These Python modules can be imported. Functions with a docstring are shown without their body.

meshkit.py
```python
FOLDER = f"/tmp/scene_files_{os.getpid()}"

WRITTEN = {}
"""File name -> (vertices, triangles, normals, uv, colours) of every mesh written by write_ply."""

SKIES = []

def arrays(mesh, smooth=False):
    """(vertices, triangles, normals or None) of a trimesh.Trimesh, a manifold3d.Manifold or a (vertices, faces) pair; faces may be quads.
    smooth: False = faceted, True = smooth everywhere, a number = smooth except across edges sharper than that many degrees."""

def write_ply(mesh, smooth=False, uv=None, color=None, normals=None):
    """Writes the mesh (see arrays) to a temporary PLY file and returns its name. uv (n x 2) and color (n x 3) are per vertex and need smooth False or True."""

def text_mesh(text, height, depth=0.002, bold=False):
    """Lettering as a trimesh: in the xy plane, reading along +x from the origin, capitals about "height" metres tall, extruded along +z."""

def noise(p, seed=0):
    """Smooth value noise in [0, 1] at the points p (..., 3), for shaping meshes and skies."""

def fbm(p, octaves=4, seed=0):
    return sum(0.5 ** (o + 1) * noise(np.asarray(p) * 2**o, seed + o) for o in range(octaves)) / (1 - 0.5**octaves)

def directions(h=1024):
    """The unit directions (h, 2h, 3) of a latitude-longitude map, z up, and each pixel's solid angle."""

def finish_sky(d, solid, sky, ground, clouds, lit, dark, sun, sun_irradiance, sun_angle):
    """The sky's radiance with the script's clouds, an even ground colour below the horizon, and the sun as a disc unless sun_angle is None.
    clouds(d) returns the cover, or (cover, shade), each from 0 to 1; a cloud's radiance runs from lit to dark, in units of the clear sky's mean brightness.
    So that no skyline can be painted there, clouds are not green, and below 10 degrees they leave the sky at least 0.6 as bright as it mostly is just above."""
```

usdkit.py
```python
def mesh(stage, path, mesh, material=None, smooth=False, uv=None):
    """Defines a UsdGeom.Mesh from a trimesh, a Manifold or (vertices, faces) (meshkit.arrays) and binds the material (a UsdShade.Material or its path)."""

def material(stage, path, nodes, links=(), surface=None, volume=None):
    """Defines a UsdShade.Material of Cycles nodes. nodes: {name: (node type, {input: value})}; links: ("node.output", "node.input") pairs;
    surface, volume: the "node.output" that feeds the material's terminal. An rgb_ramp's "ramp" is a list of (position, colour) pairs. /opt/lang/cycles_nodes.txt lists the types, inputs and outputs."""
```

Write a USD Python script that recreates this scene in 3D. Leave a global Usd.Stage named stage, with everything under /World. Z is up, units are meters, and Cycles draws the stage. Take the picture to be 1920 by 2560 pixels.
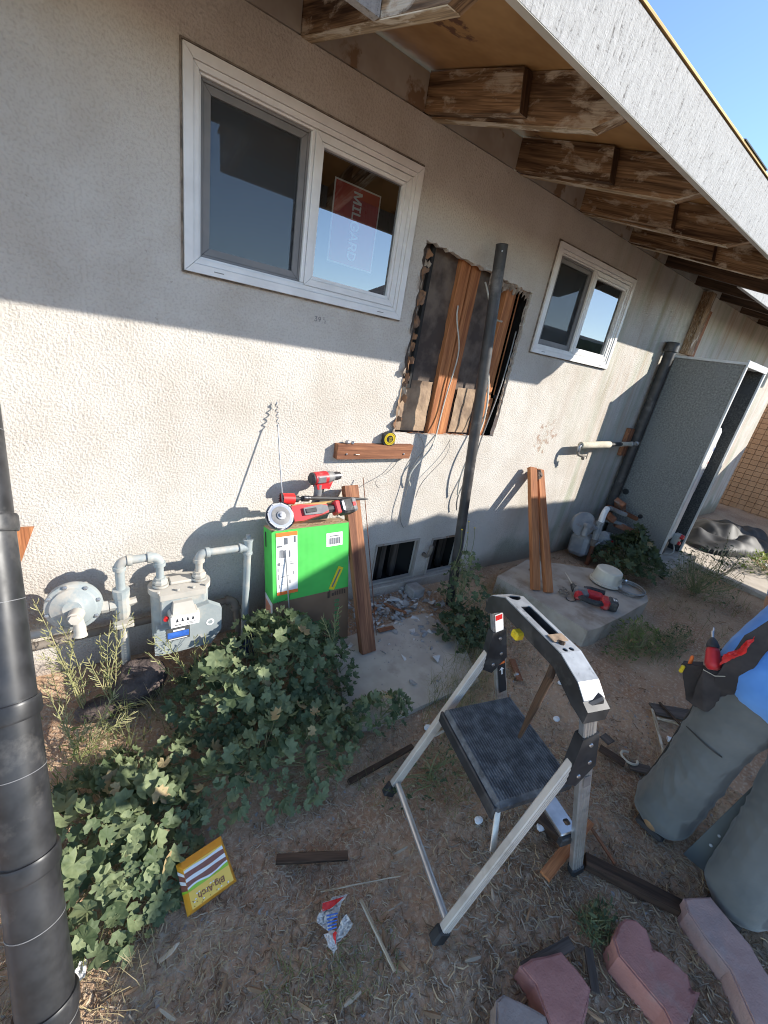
import math, random
import numpy as np, trimesh, shapely, manifold3d as m3
import usdkit, meshkit
from shapely import affinity
from shapely.geometry import Polygon, Point, box as sbox
from pxr import Usd, UsdGeom, UsdLux, UsdShade, Gf, Sdf, Vt

stage = Usd.Stage.CreateInMemory()
UsdGeom.SetStageUpAxis(stage, 'Z'); UsdGeom.SetStageMetersPerUnit(stage, 1.0)
UsdGeom.Xform.Define(stage, '/World'); UsdGeom.Scope.Define(stage, '/World/Looks')
rnd = random.Random(7); npr = np.random.default_rng(11)

# ---------------------------------------------------------------- camera, sky, sun, exposure
CR = np.array([[0.8100315, -0.5627621, 0.1647660], [-0.0840501, -0.3895127, -0.9171776], [0.5803315, 0.7290944, -0.3628177]])
CC = np.array([0.0, -1.83, 1.52]); CF = 1035.0
cam = UsdGeom.Camera.Define(stage, '/World/camera')
cam.CreateHorizontalApertureAttr(36.0); cam.CreateVerticalApertureAttr(48.0)
cam.CreateFocalLengthAttr(36.0 * CF / 1920); cam.CreateClippingRangeAttr((0.05, 1000.0))
EXPOSURE = 1.18
cam.CreateExposureAttr(EXPOSURE)
_m = Gf.Matrix4d(1.0)
for _i, _v in enumerate((CR[0], -CR[1], -CR[2], CC)):
    for _j in range(3): _m[_i, _j] = float(_v[_j])
cam.AddTransformOp().Set(_m)
TO_SUN = np.array([1.28, -1.0, 0.84]); TO_SUN /= np.linalg.norm(TO_SUN)
SKY = 0.15
dome = UsdLux.DomeLight.Define(stage, '/World/sky')
dome.GetPrim().SetCustomDataByKey('kind', 'structure')
sky_m = usdkit.material(stage, '/World/Looks/sky_light', {
    'sky': ('sky_texture', {'sky_type': 'single_scattering', 'sun_disc': False, 'sun_elevation': math.asin(TO_SUN[2]), 'sun_rotation': math.atan2(TO_SUN[0], TO_SUN[1]), 'altitude': 1000.0, 'air_density': 1.0, 'aerosol_density': 0.22, 'ozone_density': 2.5}),
    'bg': ('background_shader', {'strength': SKY})}, [('sky.color', 'bg.color')], surface='bg.background')
UsdShade.MaterialBindingAPI.Apply(dome.GetPrim()).Bind(sky_m)
sun = UsdLux.DistantLight.Define(stage, '/World/sun')
sun.CreateNormalizeAttr(True); sun.CreateIntensityAttr(1.05); sun.CreateAngleAttr(0.53); sun.CreateColorAttr(Gf.Vec3f(1.0, 0.95, 0.87))
_x = np.cross([0, 0, 1.0], TO_SUN); _x /= np.linalg.norm(_x); _y = np.cross(TO_SUN, _x)
_m = Gf.Matrix4d(1.0)
for _i, _v in enumerate((_x, _y, TO_SUN)):
    for _j in range(3): _m[_i, _j] = float(_v[_j])
sun.AddTransformOp().Set(_m)
sun.GetPrim().SetCustomDataByKey('kind', 'structure')

# ---------------------------------------------------------------- helpers
def at(px, py, x=None, y=None, z=None):
    """The point of a world plane (x, y or z given) that the photograph shows at this pixel."""
    d = CR.T @ np.array([(px - 960) / CF, (py - 1280) / CF, 1.0])
    i, v = (0, x) if x is not None else (1, y) if y is not None else (2, z)
    return CC + d * (v - CC[i]) / d[i]
def zoomed(x0, y0, s): return lambda px_, py_, **k: at(x0 + px_ * s, y0 + py_ * s, **k)
used = {}
def numbered(path):
    n = used.get(path, 0); used[path] = n + 1
    return path if n == 0 else f'{path}_{n:03d}'
ORIGIN = {}
def tag(o, label=None, cat=None, group=None, kind=None):
    p = o.GetPrim() if hasattr(o, 'GetPrim') else o
    for k, v in (('label', label), ('category', cat), ('group', group), ('kind', kind)):
        if v: p.SetCustomDataByKey(k, v)
    return o
def thing(name, label, cat, loc=(0, 0, 0), group=None):
    path = numbered('/World/' + name); x = UsdGeom.Xform.Define(stage, path)
    x.AddTranslateOp().Set(Gf.Vec3d(*map(float, loc))); ORIGIN[path] = np.array(loc, float)
    tag(x, label, cat, group); return x
def obj(name, mesh, mat, parent=None, smooth=False, uv=None, label=None, kind=None, cat=None, group=None):
    base = str(parent.GetPath()) if parent is not None else '/World'
    path = numbered(base + '/' + name)
    if isinstance(mesh, tuple) and len(mesh) == 3: mesh, uv = (mesh[0], mesh[1]), mesh[2]
    v, f, n = meshkit.arrays(mesh, smooth)
    root = base.split('/')[2] if parent is not None else None
    off = ORIGIN.get('/World/' + root, np.zeros(3)) if root else np.zeros(3)
    p = usdkit.mesh(stage, path, (np.asarray(v) - off, f), M[mat] if isinstance(mat, str) else mat, smooth=False, uv=uv)
    if n is not None:
        p.CreateNormalsAttr(Vt.Vec3fArray.FromNumpy(n.astype(np.float32))); p.SetNormalsInterpolation('vertex')
    tag(p, label, cat, group, kind); return p
def copy_of(src, loc, rotz=0.0, rx=0.0, ry=0.0, s=1.0, label=None, group=None, kind=None):
    name = src.GetPrim().GetName()
    while name[-4:-3] == '_' and name[-3:].isdigit(): name = name[:-4]
    path = numbered('/World/' + name); x = UsdGeom.Xform.Define(stage, path)
    x.GetPrim().GetReferences().AddInternalReference(src.GetPath()); x.GetPrim().SetInstanceable(True)
    x.ClearXformOpOrder()
    x.AddTranslateOp().Set(Gf.Vec3d(*map(float, loc)))
    x.AddRotateXYZOp().Set(Gf.Vec3f(rx, ry, rotz)); x.AddScaleOp().Set(Gf.Vec3f(s, s, s) if np.isscalar(s) else Gf.Vec3f(*s))
    was = src.GetPrim().GetCustomData()
    tag(x, label or was.get('label'), was.get('category'), group or was.get('group'), kind); return x
cat_ = trimesh.util.concatenate
def unit(v): v = np.asarray(v, float); return v / max(np.linalg.norm(v), 1e-12)
def basis(z, up=(0, 0, 1)):
    z = unit(z); x = np.cross(up, z)
    if np.linalg.norm(x) < 1e-4: x = np.cross((0, 1, 0), z)
    x = unit(x); return np.stack([x, np.cross(z, x), z], 1)          # columns
def put(mesh, B, o): mesh = mesh.copy(); mesh.vertices = mesh.vertices @ np.asarray(B).T + np.asarray(o); return mesh
def cbox(sx, sy, sz, c=0.003):
    """A box with chamfered edges, centred."""
    h = np.array([sx, sy, sz]) / 2; c = min(c, .45 * h.min() * 2)
    pts = []
    for s in np.array(np.meshgrid([-1, 1], [-1, 1], [-1, 1])).T.reshape(-1, 3):
        for k in range(3):
            e = np.full(3, c); e[k] = 0; pts.append(s * (h - e))
    return trimesh.convex.convex_hull(np.array(pts))
def bx(x0, x1, y0, y1, z0, z1, c=0.0):
    m = cbox(x1 - x0, y1 - y0, z1 - z0, c) if c else trimesh.creation.box((x1 - x0, y1 - y0, z1 - z0))
    m.apply_translation(((x0 + x1) / 2, (y0 + y1) / 2, (z0 + z1) / 2)); return m
def bar(p0, p1, w, t, up=(0, 0, 1), c=0.002):
    """A board from p0 to p1: width w across up, thickness t along up."""
    p0, p1 = np.asarray(p0, float), np.asarray(p1, float); B = basis(p1 - p0, up)
    return put(cbox(w, t, np.linalg.norm(p1 - p0), c), B, (p0 + p1) / 2)
def cone(p0, p1, r0, r1=None, n=16, cap=True):
    r1 = r0 if r1 is None else r1; p0, p1 = np.asarray(p0, float), np.asarray(p1, float)
    return lathe([(0, 0), (r0, 0), (r1, np.linalg.norm(p1 - p0)), (0, np.linalg.norm(p1 - p0))] if cap else [(r0, 0), (r1, np.linalg.norm(p1 - p0))], p0, p1 - p0, n)
def lathe(prof, o=(0, 0, 0), axis=(0, 0, 1), n=24):
    prof = np.asarray(prof, float); a = np.linspace(0, 2 * np.pi, n, endpoint=False)
    V = np.stack([prof[:, None, 0] * np.cos(a), prof[:, None, 0] * np.sin(a), np.repeat(prof[:, 1:2], n, 1)], -1).reshape(-1, 3)
    F = []
    for i in range(len(prof) - 1):
        for j in range(n):
            q = [i * n + j, i * n + (j + 1) % n, (i + 1) * n + (j + 1) % n, (i + 1) * n + j]
            if prof[i, 0] > 0: F.append([q[0], q[1], q[2]] if prof[i + 1, 0] > 0 else [q[0], q[1], q[2]])
            if prof[i + 1, 0] > 0: F.append([q[0], q[2], q[3]])
    m = trimesh.Trimesh(V, np.array(F), process=True); return put(m, basis(axis), o)
def tube(pts, r, n=8, closed_ends=True):
    P = np.asarray(pts, float); k = len(P); R_ = np.broadcast_to(np.asarray(r, float), (k,))
    T = np.gradient(P, axis=0); T /= np.maximum(np.linalg.norm(T, axis=1, keepdims=True), 1e-9)
    x = basis(T[0])[:, 0]; a = np.linspace(0, 2 * np.pi, n, endpoint=False); V = []
    for i in range(k):
        x = unit(x - T[i] * (x @ T[i])); y = np.cross(T[i], x)
        V.append(P[i] + R_[i] * (np.cos(a)[:, None] * x + np.sin(a)[:, None] * y))
    V = np.vstack(V); F = []
    for i in range(k - 1):
        for j in range(n):
            a0, a1 = i * n + j, i * n + (j + 1) % n; F += [[a0, a1, a1 + n], [a0, a1 + n, a0 + n]]
    if closed_ends:
        V = np.vstack([V, P[0], P[-1]]); c0, c1 = len(V) - 2, len(V) - 1
        for j in range(n): F += [[c0, (j + 1) % n, j], [c1, (k - 1) * n + j, (k - 1) * n + (j + 1) % n]]
    return trimesh.Trimesh(V, np.array(F), process=False)
def spline(pts, n=24):
    from scipy.interpolate import CubicSpline
    P = np.asarray(pts, float); t = np.r_[0, np.cumsum(np.linalg.norm(np.diff(P, axis=0), axis=1))]
    return CubicSpline(t, P)(np.linspace(0, t[-1], n))
def man(m): return m3.Manifold(m3.Mesh(np.asarray(m.vertices, np.float32), np.asarray(m.faces, np.uint32)))
def tri(M_):
    g = M_.to_mesh(); return trimesh.Trimesh(g.vert_properties[:, :3], g.tri_verts, process=False)
def extr(poly, depth):
    ps = [poly] if poly.geom_type == 'Polygon' else list(poly.geoms)
    return cat_([trimesh.creation.extrude_polygon(p, depth, engine='earcut') for p in ps])
B_XZ = np.stack([[1, 0, 0], [0, 0, 1], [0, -1, 0]], 1).astype(float)     # drawing (x, z) -> world, extruded towards -y
B_YZ = np.stack([[0, 1, 0], [0, 0, 1], [1, 0, 0]], 1).astype(float)      # drawing (y, z) -> world, extruded towards +x
def grain(mesh, axis, rng=rnd):
    """Unshared triangles with uv: u along the axis in metres, v across the face, so that wood grain runs along the board."""
    a = unit(axis); V = mesh.vertices[mesh.faces].reshape(-1, 3); n = np.repeat(mesh.face_normals, 3, 0)
    b = np.cross(n, a); L = np.linalg.norm(b, axis=1, keepdims=True)
    alt = np.cross(a, (0.3, 0.5, 0.8)); b = np.where(L > .3, b / np.maximum(L, 1e-6), unit(alt))
    ro = rng.random() * 50; side = np.round(np.abs(n @ unit(np.cross(a, (0.13, 0.2, 0.97)))) * 3) * 7.3
    u = V @ a + ro + np.where(L[:, 0] > .3, 0, 5.0); v = (V * b).sum(1) + side + ro * .37
    return (V, np.arange(len(V)).reshape(-1, 3), np.stack([u, v], 1))
def rough(mesh, amp, scale, seed=0, maxedge=None):
    m = mesh
    if maxedge:
        v, f = trimesh.remesh.subdivide_to_size(m.vertices, m.faces, maxedge); m = trimesh.Trimesh(v, f, process=True)
    m = m.copy(); n = m.vertex_normals; p = m.vertices * scale
    m.vertices = m.vertices + n * ((meshkit.fbm(p + seed * 17.3, 3) - .5) * 2 * amp)[:, None]; return m
def hull(pts): return trimesh.convex.convex_hull(np.asarray(pts, float))
def text(s, h, o, ex, ey, depth=.0012, bold=False, center=True):
    m = meshkit.text_mesh(s, h, depth, bold)
    if center: m.apply_translation((-(m.bounds[0, 0] + m.bounds[1, 0]) / 2, -(m.bounds[0, 1] + m.bounds[1, 1]) / 2, 0))
    ex, ey = unit(ex), unit(ey); return put(m, np.stack([ex, ey, np.cross(ex, ey)], 1), o)
def quad(a, b, c, d, th=.0008):
    """A thin sheet through four corners given counter-clockwise seen from its front."""
    a, b, c, d = (np.asarray(q, float) for q in (a, b, c, d)); n = unit(np.cross(b - a, d - a)) * th
    return trimesh.Trimesh(np.array([a, b, c, d, a + n, b + n, c + n, d + n]), np.array([[3, 2, 1], [3, 1, 0], [4, 5, 6], [4, 6, 7], [0, 1, 5], [0, 5, 4], [1, 2, 6], [1, 6, 5], [2, 3, 7], [2, 7, 6], [3, 0, 4], [3, 4, 7]]), process=False)

# ---------------------------------------------------------------- materials
M = {}
def mat(name, c, c2=None, sc=6.0, ramp=(.4, .62), rough=.6, metal=0.0, bump=0.0, bsc=60.0, bdist=.004, spec=.4, stretch=None, coord='object', detail=5.0, dirt=None, dsc=2.5, dramp=(.52, .66), extra=None, coat=0.0, sheen=0.0, bdet=3.0, rvar=0.0):
    nodes = {'p': ('principled_bsdf', {'roughness': rough, 'metallic': metal, 'specular_ior_level': spec, 'base_color': c, 'coat_weight': coat, 'sheen_weight': sheen})}
    links = []
    if coord == 'uv': nodes['co'] = ('uvmap', {'attribute': 'st'}); src = 'co.UV'
    elif coord == 'world': nodes['co'] = ('geometry', {}); src = 'co.position'
    else: nodes['co'] = ('texture_coordinate', {}); src = 'co.object'
    if stretch is not None:
        nodes['mp'] = ('mapping', {'scale': stretch}); links.append((src, 'mp.vector')); s2 = 'mp.vector'
    else: s2 = src
    if c2 is not None:
        nodes['n'] = ('noise_texture', {'scale': sc, 'detail': detail, 'roughness': .6}); links.append((s2, 'n.vector'))
        nodes['r'] = ('rgb_ramp', {'ramp': [(0, c), (ramp[0], c), (ramp[1], c2), (1, c2)]}); links.append(('n.fac', 'r.fac')); col = 'r.color'
        if dirt is not None:
            nodes['n2'] = ('noise_texture', {'scale': dsc, 'detail': 6.0, 'roughness': .65}); links.append((src, 'n2.vector'))
            nodes['r2'] = ('rgb_ramp', {'ramp': [(0, (0, 0, 0)), (dramp[0], (0, 0, 0)), (dramp[1], (1, 1, 1)), (1, (1, 1, 1))]}); links.append(('n2.fac', 'r2.fac'))
            nodes['mx'] = ('mix_color', {'b': dirt}); links += [('r2.color', 'mx.fac'), (col, 'mx.a')]; col = 'mx.result'
        links.append((col, 'p.base_color'))
    if rvar:
        nodes['n4'] = ('noise_texture', {'scale': 18.0, 'detail': 4.0}); links.append((src, 'n4.vector'))
        nodes['m4'] = ('map_range', {'from_min': .3, 'from_max': .7, 'to_min': max(0, rough - rvar), 'to_max': min(1, rough + rvar)}); links += [('n4.fac', 'm4.value'), ('m4.result', 'p.roughness')]
    if bump:
        nodes['n3'] = ('noise_texture', {'scale': bsc, 'detail': bdet, 'roughness': .55}); links.append((s2 if stretch is not None else src, 'n3.vector'))
        nodes['b'] = ('bump', {'strength': bump, 'distance': bdist}); links += [('n3.fac', 'b.height'), ('b.normal', 'p.normal')]
    M[name] = usdkit.material(stage, '/World/Looks/' + name, nodes, links, surface='p.BSDF'); return M[name]
def wood(name, light, dark, peel=None, sc=1.0, bump=.35, rough=.75, pr=(.5, .56)):
    nodes = {'co': ('uvmap', {'attribute': 'st'}), 'mp': ('mapping', {'scale': (1.6 * sc, 26 * sc, 1)}), 'n': ('noise_texture', {'scale': 1.0, 'detail': 5.0, 'roughness': .6, 'distortion': .8}),
             'mp2': ('mapping', {'scale': (5 * sc, 190 * sc, 1)}), 'f': ('noise_texture', {'scale': 1.0, 'detail': 3.0, 'roughness': .6, 'distortion': .5}),
             'r': ('rgb_ramp', {'ramp': [(0, dark), (.36, dark), (.62, light), (1, light)]}),
             'r2': ('rgb_ramp', {'ramp': [(0, (.45, .42, .4)), (.38, (.62, .6, .58)), (.58, (1, 1, 1)), (1, (1, 1, 1))]}),
             'x': ('mix_color', {'blend_type': 'multiply', 'fac': .85}), 'b': ('bump', {'strength': bump, 'distance': .003}),
             'p': ('principled_bsdf', {'roughness': rough, 'specular_ior_level': .25})}
    links = [('co.UV', 'mp.vector'), ('mp.vector', 'n.vector'), ('co.UV', 'mp2.vector'), ('mp2.vector', 'f.vector'), ('n.fac', 'r.fac'), ('f.fac', 'r2.fac'), ('r.color', 'x.a'), ('r2.color', 'x.b'), ('f.fac', 'b.height'), ('b.normal', 'p.normal')]
    col = 'x.result'
    if peel is not None:
        nodes.update({'mp3': ('mapping', {'scale': (3.2, 9, 1)}), 'n3': ('noise_texture', {'scale': 1.6, 'detail': 7.0, 'roughness': .65, 'distortion': .4}), 'r3': ('rgb_ramp', {'ramp': [(0, (0, 0, 0)), (pr[0], (0, 0, 0)), (pr[1], (1, 1, 1)), (1, (1, 1, 1))]}), 'x3': ('mix_color', {'b': peel}), 'q': ('mix_color', {'blend_type': 'multiply', 'fac': .5})})
        links += [('co.UV', 'mp3.vector'), ('mp3.vector', 'n3.vector'), ('n3.fac', 'r3.fac'), ('r3.color', 'x3.fac'), (col, 'x3.a'), ('x3.result', 'q.a'), ('r2.color', 'q.b')]; col = 'q.result'
    links.append((col, 'p.base_color'))
    M[name] = usdkit.material(stage, '/World/Looks/' + name, nodes, links, surface='p.BSDF')
mat('white_vinyl', (.72, .71, .69), (.64, .63, .61), sc=9, rough=.38, spec=.5)
mat('screen_frame', (.16, .16, .16), (.2, .19, .185), sc=9, rough=.5)
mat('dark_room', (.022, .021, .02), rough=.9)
mat('black_rubber', (.015, .015, .016), (.03, .03, .03), sc=20, rough=.5)
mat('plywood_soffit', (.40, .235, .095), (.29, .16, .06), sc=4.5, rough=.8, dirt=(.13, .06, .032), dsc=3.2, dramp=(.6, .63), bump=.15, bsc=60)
mat('felt_paper', (.06, .043, .036), (.15, .115, .09), sc=7, rough=.85, bump=.6, bsc=16, bdist=.012, detail=6)
mat('kraft_paper', (.36, .25, .16), (.2, .135, .09), sc=7, rough=.85, bump=.7, bsc=14, bdist=.015, detail=6)  # paler tone for the sunlit paper in the hole, also the ladder tape
mat('caulk', (.25, .21, .17), (.1, .085, .07), sc=25, rough=.9)
wood('fresh_stud', (.5, .21, .085), (.3, .11, .045), sc=1.0)
wood('old_stud', (.34, .15, .075), (.15, .06, .035), sc=1.0)
wood('rafter_wood', (.36, .235, .135), (.06, .032, .018), peel=(.47, .41, .33), sc=.8, bump=1.0, pr=(.53, .62))
wood('rafter_bottom', (.5, .4, .27), (.3, .22, .13), peel=(.58, .52, .42), sc=1.0, bump=.4)
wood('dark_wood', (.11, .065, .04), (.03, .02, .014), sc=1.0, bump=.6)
wood('plywood', (.42, .25, .1), (.27, .15, .055), peel=(.13, .055, .03), sc=.5, bump=.15, pr=(.6, .64))
wood('new_ply', (.62, .42, .17), (.5, .32, .12), sc=.6, bump=.1)
wood('grey_wood', (.15, .12, .1), (.06, .048, .04), sc=1.0, bump=.6)
mat('blocking_paint', (.36, .33, .29), (.29, .25, .21), sc=5, rough=.8, dirt=(.2, .13, .08), dsc=3.0, dramp=(.56, .6), bump=.3, bsc=40)
# ---------------------------------------------------------------- stucco, fascia, glass materials
def stucco_material():
    nd = {'g': ('geometry', {}), 's': ('separate_xyz', {}),
          'lump': ('noise_texture', {'scale': 115.0, 'detail': 2.0, 'roughness': .5}), 'fine': ('noise_texture', {'scale': 420.0, 'detail': 2.0}),
          'wavy': ('noise_texture', {'scale': 5.0, 'detail': 3.0}),
          'h': ('math', {'math_type': 'multiply_add', 'value2': .25}), 'h2': ('math', {'math_type': 'multiply_add', 'value2': 1.2}), 'b': ('bump', {'strength': .9, 'distance': .0055}), 'rl': ('rgb_ramp', {'ramp': [(0, (.62, .6, .58)), (.36, (.72, .7, .68)), (.52, (1, 1, 1)), (1, (1, 1, 1))]}), 'xl': ('mix_color', {'blend_type': 'multiply', 'fac': .38}),
          'blot': ('noise_texture', {'scale': 2.2, 'detail': 6.0, 'roughness': .65}), 'rb': ('rgb_ramp', {'ramp': [(0, (.54, .505, .455)), (.42, (.54, .505, .455)), (.66, (.45, .405, .35)), (1, (.39, .34, .285))]}),
          'pit': ('noise_texture', {'scale': 24.0, 'detail': 4.0, 'roughness': .7}), 'rp': ('rgb_ramp', {'ramp': [(0, (.3, .26, .22)), (.29, (.5, .46, .42)), (.35, (1, 1, 1)), (1, (1, 1, 1))]}),
          'xp': ('mix_color', {'blend_type': 'multiply', 'fac': .55}),
          # mildew below the eave drip near the corner: streaks that run down the wall between the second window and the closet
          'ms': ('mapping', {'scale': (6.5, 1, .7)}), 'mn': ('noise_texture', {'scale': 1.0, 'detail': 6.0, 'roughness': .6}), 'mr': ('rgb_ramp', {'ramp': [(0, (0, 0, 0)), (.46, (0, 0, 0)), (.66, (1, 1, 1)), (1, (1, 1, 1))]}),
          'mw': ('map_range', {'from_min': 2.7, 'from_max': 3.6, 'clamp': True}), 'mm': ('math', {'math_type': 'multiply'}), 'm08': ('math', {'math_type': 'multiply', 'value2': .62}), 'xm': ('mix_color', {'b': (.27, .3, .2)}),
          'ts': ('mapping', {'scale': (8.5, 1, .6), 'location': (3.7, 0, 1.0)}), 'tn': ('noise_texture', {'scale': 1.0, 'detail': 6.0, 'roughness': .6}), 'tr': ('rgb_ramp', {'ramp': [(0, (0, 0, 0)), (.5, (0, 0, 0)), (.68, (1, 1, 1)), (1, (1, 1, 1))]}), 'tm': ('math', {'math_type': 'multiply'}), 't08': ('math', {'math_type': 'multiply', 'value2': .6}), 'xt': ('mix_color', {'b': (.36, .25, .17)}),
          # damp green stain rising from the ground on the right
          'dz': ('map_range', {'from_min': .62, 'from_max': .05, 'clamp': True}), 'dn': ('noise_texture', {'scale': 3.0, 'detail': 6.0}), 'da': ('math', {'math_type': 'multiply_add', 'value2': 1.5}), 'dr': ('rgb_ramp', {'ramp': [(0, (0, 0, 0)), (.62, (0, 0, 0)), (.9, (1, 1, 1)), (1, (1, 1, 1))]}), 'dd': ('math', {'math_type': 'subtract', 'value2': .52}),
          'dx': ('map_range', {'from_min': 1.9, 'from_max': 2.7, 'clamp': True}), 'dm': ('math', {'math_type': 'multiply'}), 'd08': ('math', {'math_type': 'multiply', 'value2': .72}), 'xd': ('mix_color', {'b': (.2, .22, .17)}),
          'vd': ('vector_math', {'math_type': 'distance', 'vector2': (2.88, 0, 1.1)}), 'vr': ('map_range', {'from_min': .42, 'from_max': .1, 'clamp': True}), 'vn': ('noise_texture', {'scale': 21.0, 'detail': 3.0, 'roughness': .6}), 'vm': ('math', {'math_type': 'multiply'}), 'vq': ('rgb_ramp', {'ramp': [(0, (0, 0, 0)), (.5, (0, 0, 0)), (.6, (1, 1, 1)), (1, (1, 1, 1))]}), 'v8': ('math', {'math_type': 'multiply', 'value2': .65}), 'xv': ('mix_color', {'b': (.27, .15, .09)}),
          'sz': ('map_range', {'from_min': .17, 'from_max': .0, 'clamp': True}), 'sn': ('noise_texture', {'scale': 7.0, 'detail': 6.0, 'roughness': .7}), 'sm': ('math', {'math_type': 'multiply'}), 's8': ('math', {'math_type': 'multiply', 'value2': 1.3, 'use_clamp': True}), 'xs': ('mix_color', {'b': (.25, .17, .115)}),
          'p': ('principled_bsdf', {'roughness': .88, 'specular_ior_level': .2})}
    lk = [('g.position', 's.vector'), ('g.position', 'lump.vector'), ('g.position', 'fine.vector'), ('g.position', 'wavy.vector'), ('fine.fac', 'h.value1'), ('lump.fac', 'h.value3'), ('wavy.fac', 'h2.value1'), ('h.value', 'h2.value3'), ('h2.value', 'b.height'), ('b.normal', 'p.normal'),
          ('g.position', 'blot.vector'), ('blot.fac', 'rb.fac'), ('g.position', 'pit.vector'), ('pit.fac', 'rp.fac'), ('rb.color', 'xp.a'), ('rp.color', 'xp.b'),
          ('g.position', 'ms.vector'), ('ms.vector', 'mn.vector'), ('mn.fac', 'mr.fac'), ('s.x', 'mw.value'), ('mr.color', 'mm.value1'), ('mw.result', 'mm.value2'), ('mm.value', 'm08.value1'), ('m08.value', 'xm.fac'), ('xp.result', 'xm.a'),
          ('g.position', 'ts.vector'), ('ts.vector', 'tn.vector'), ('tn.fac', 'tr.fac'), ('tr.color', 'tm.value1'), ('mw.result', 'tm.value2'), ('tm.value', 't08.value1'), ('t08.value', 'xt.fac'), ('xm.result', 'xt.a'),
          ('s.z', 'dz.value'), ('g.position', 'dn.vector'), ('dn.fac', 'dd.value1'), ('dd.value', 'da.value1'), ('dz.result', 'da.value3'), ('da.value', 'dr.fac'), ('s.x', 'dx.value'), ('dr.color', 'dm.value1'), ('dx.result', 'dm.value2'), ('dm.value', 'd08.value1'), ('d08.value', 'xd.fac'), ('xt.result', 'xd.a'),
          ('g.position', 'vd.vector1'), ('vd.value', 'vr.value'), ('g.position', 'vn.vector'), ('vr.result', 'vm.value1'), ('vn.fac', 'vm.value2'), ('vm.value', 'vq.fac'), ('vq.color', 'v8.value1'), ('v8.value', 'xv.fac'), ('xd.result', 'xv.a'), ('s.z', 'sz.value'), ('g.position', 'sn.vector'), ('sz.result', 'sm.value1'), ('sn.fac', 'sm.value2'), ('sm.value', 's8.value1'), ('s8.value', 'xs.fac'), ('xv.result', 'xs.a'), ('lump.fac', 'rl.fac'), ('xs.result', 'xl.a'), ('rl.color', 'xl.b'), ('xl.result', 'p.base_color')]
    M['stucco'] = usdkit.material(stage, '/World/Looks/stucco', nd, lk, surface='p.BSDF')
stucco_material()
def fascia_material():
    nd = {'g': ('geometry', {}), 'm1': ('mapping', {'scale': (45, 45, 75)}), 'm2': ('mapping', {'scale': (95, 95, 14)}),
          'n1': ('noise_texture', {'scale': 1.6, 'detail': 5.0, 'roughness': .65, 'distortion': 1.2}), 'n2': ('noise_texture', {'scale': 1.0, 'detail': 4.0, 'distortion': .6}),
          'a': ('math', {'math_type': 'add'}), 'r': ('rgb_ramp', {'ramp': [(0, (.12, .11, .1)), (.36, (.13, .125, .12)), (.43, (.30, .30, .295)), (.6, (.37, .37, .365)), (1, (.39, .39, .385))]}), 'sc': ('math', {'math_type': 'multiply', 'value2': .5}),
          'b': ('bump', {'strength': .9, 'distance': .004}), 'p': ('principled_bsdf', {'roughness': .8, 'specular_ior_level': .25})}
    lk = [('g.position', 'm1.vector'), ('g.position', 'm2.vector'), ('m1.vector', 'n1.vector'), ('m2.vector', 'n2.vector'), ('n1.fac', 'a.value1'), ('n2.fac', 'a.value2'), ('a.value', 'sc.value1'), ('sc.value', 'r.fac'), ('r.color', 'p.base_color'), ('sc.value', 'b.height'), ('b.normal', 'p.normal')]
    M['fascia_paint'] = usdkit.material(stage, '/World/Looks/fascia_paint', nd, lk, surface='p.BSDF')
fascia_material()
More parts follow.
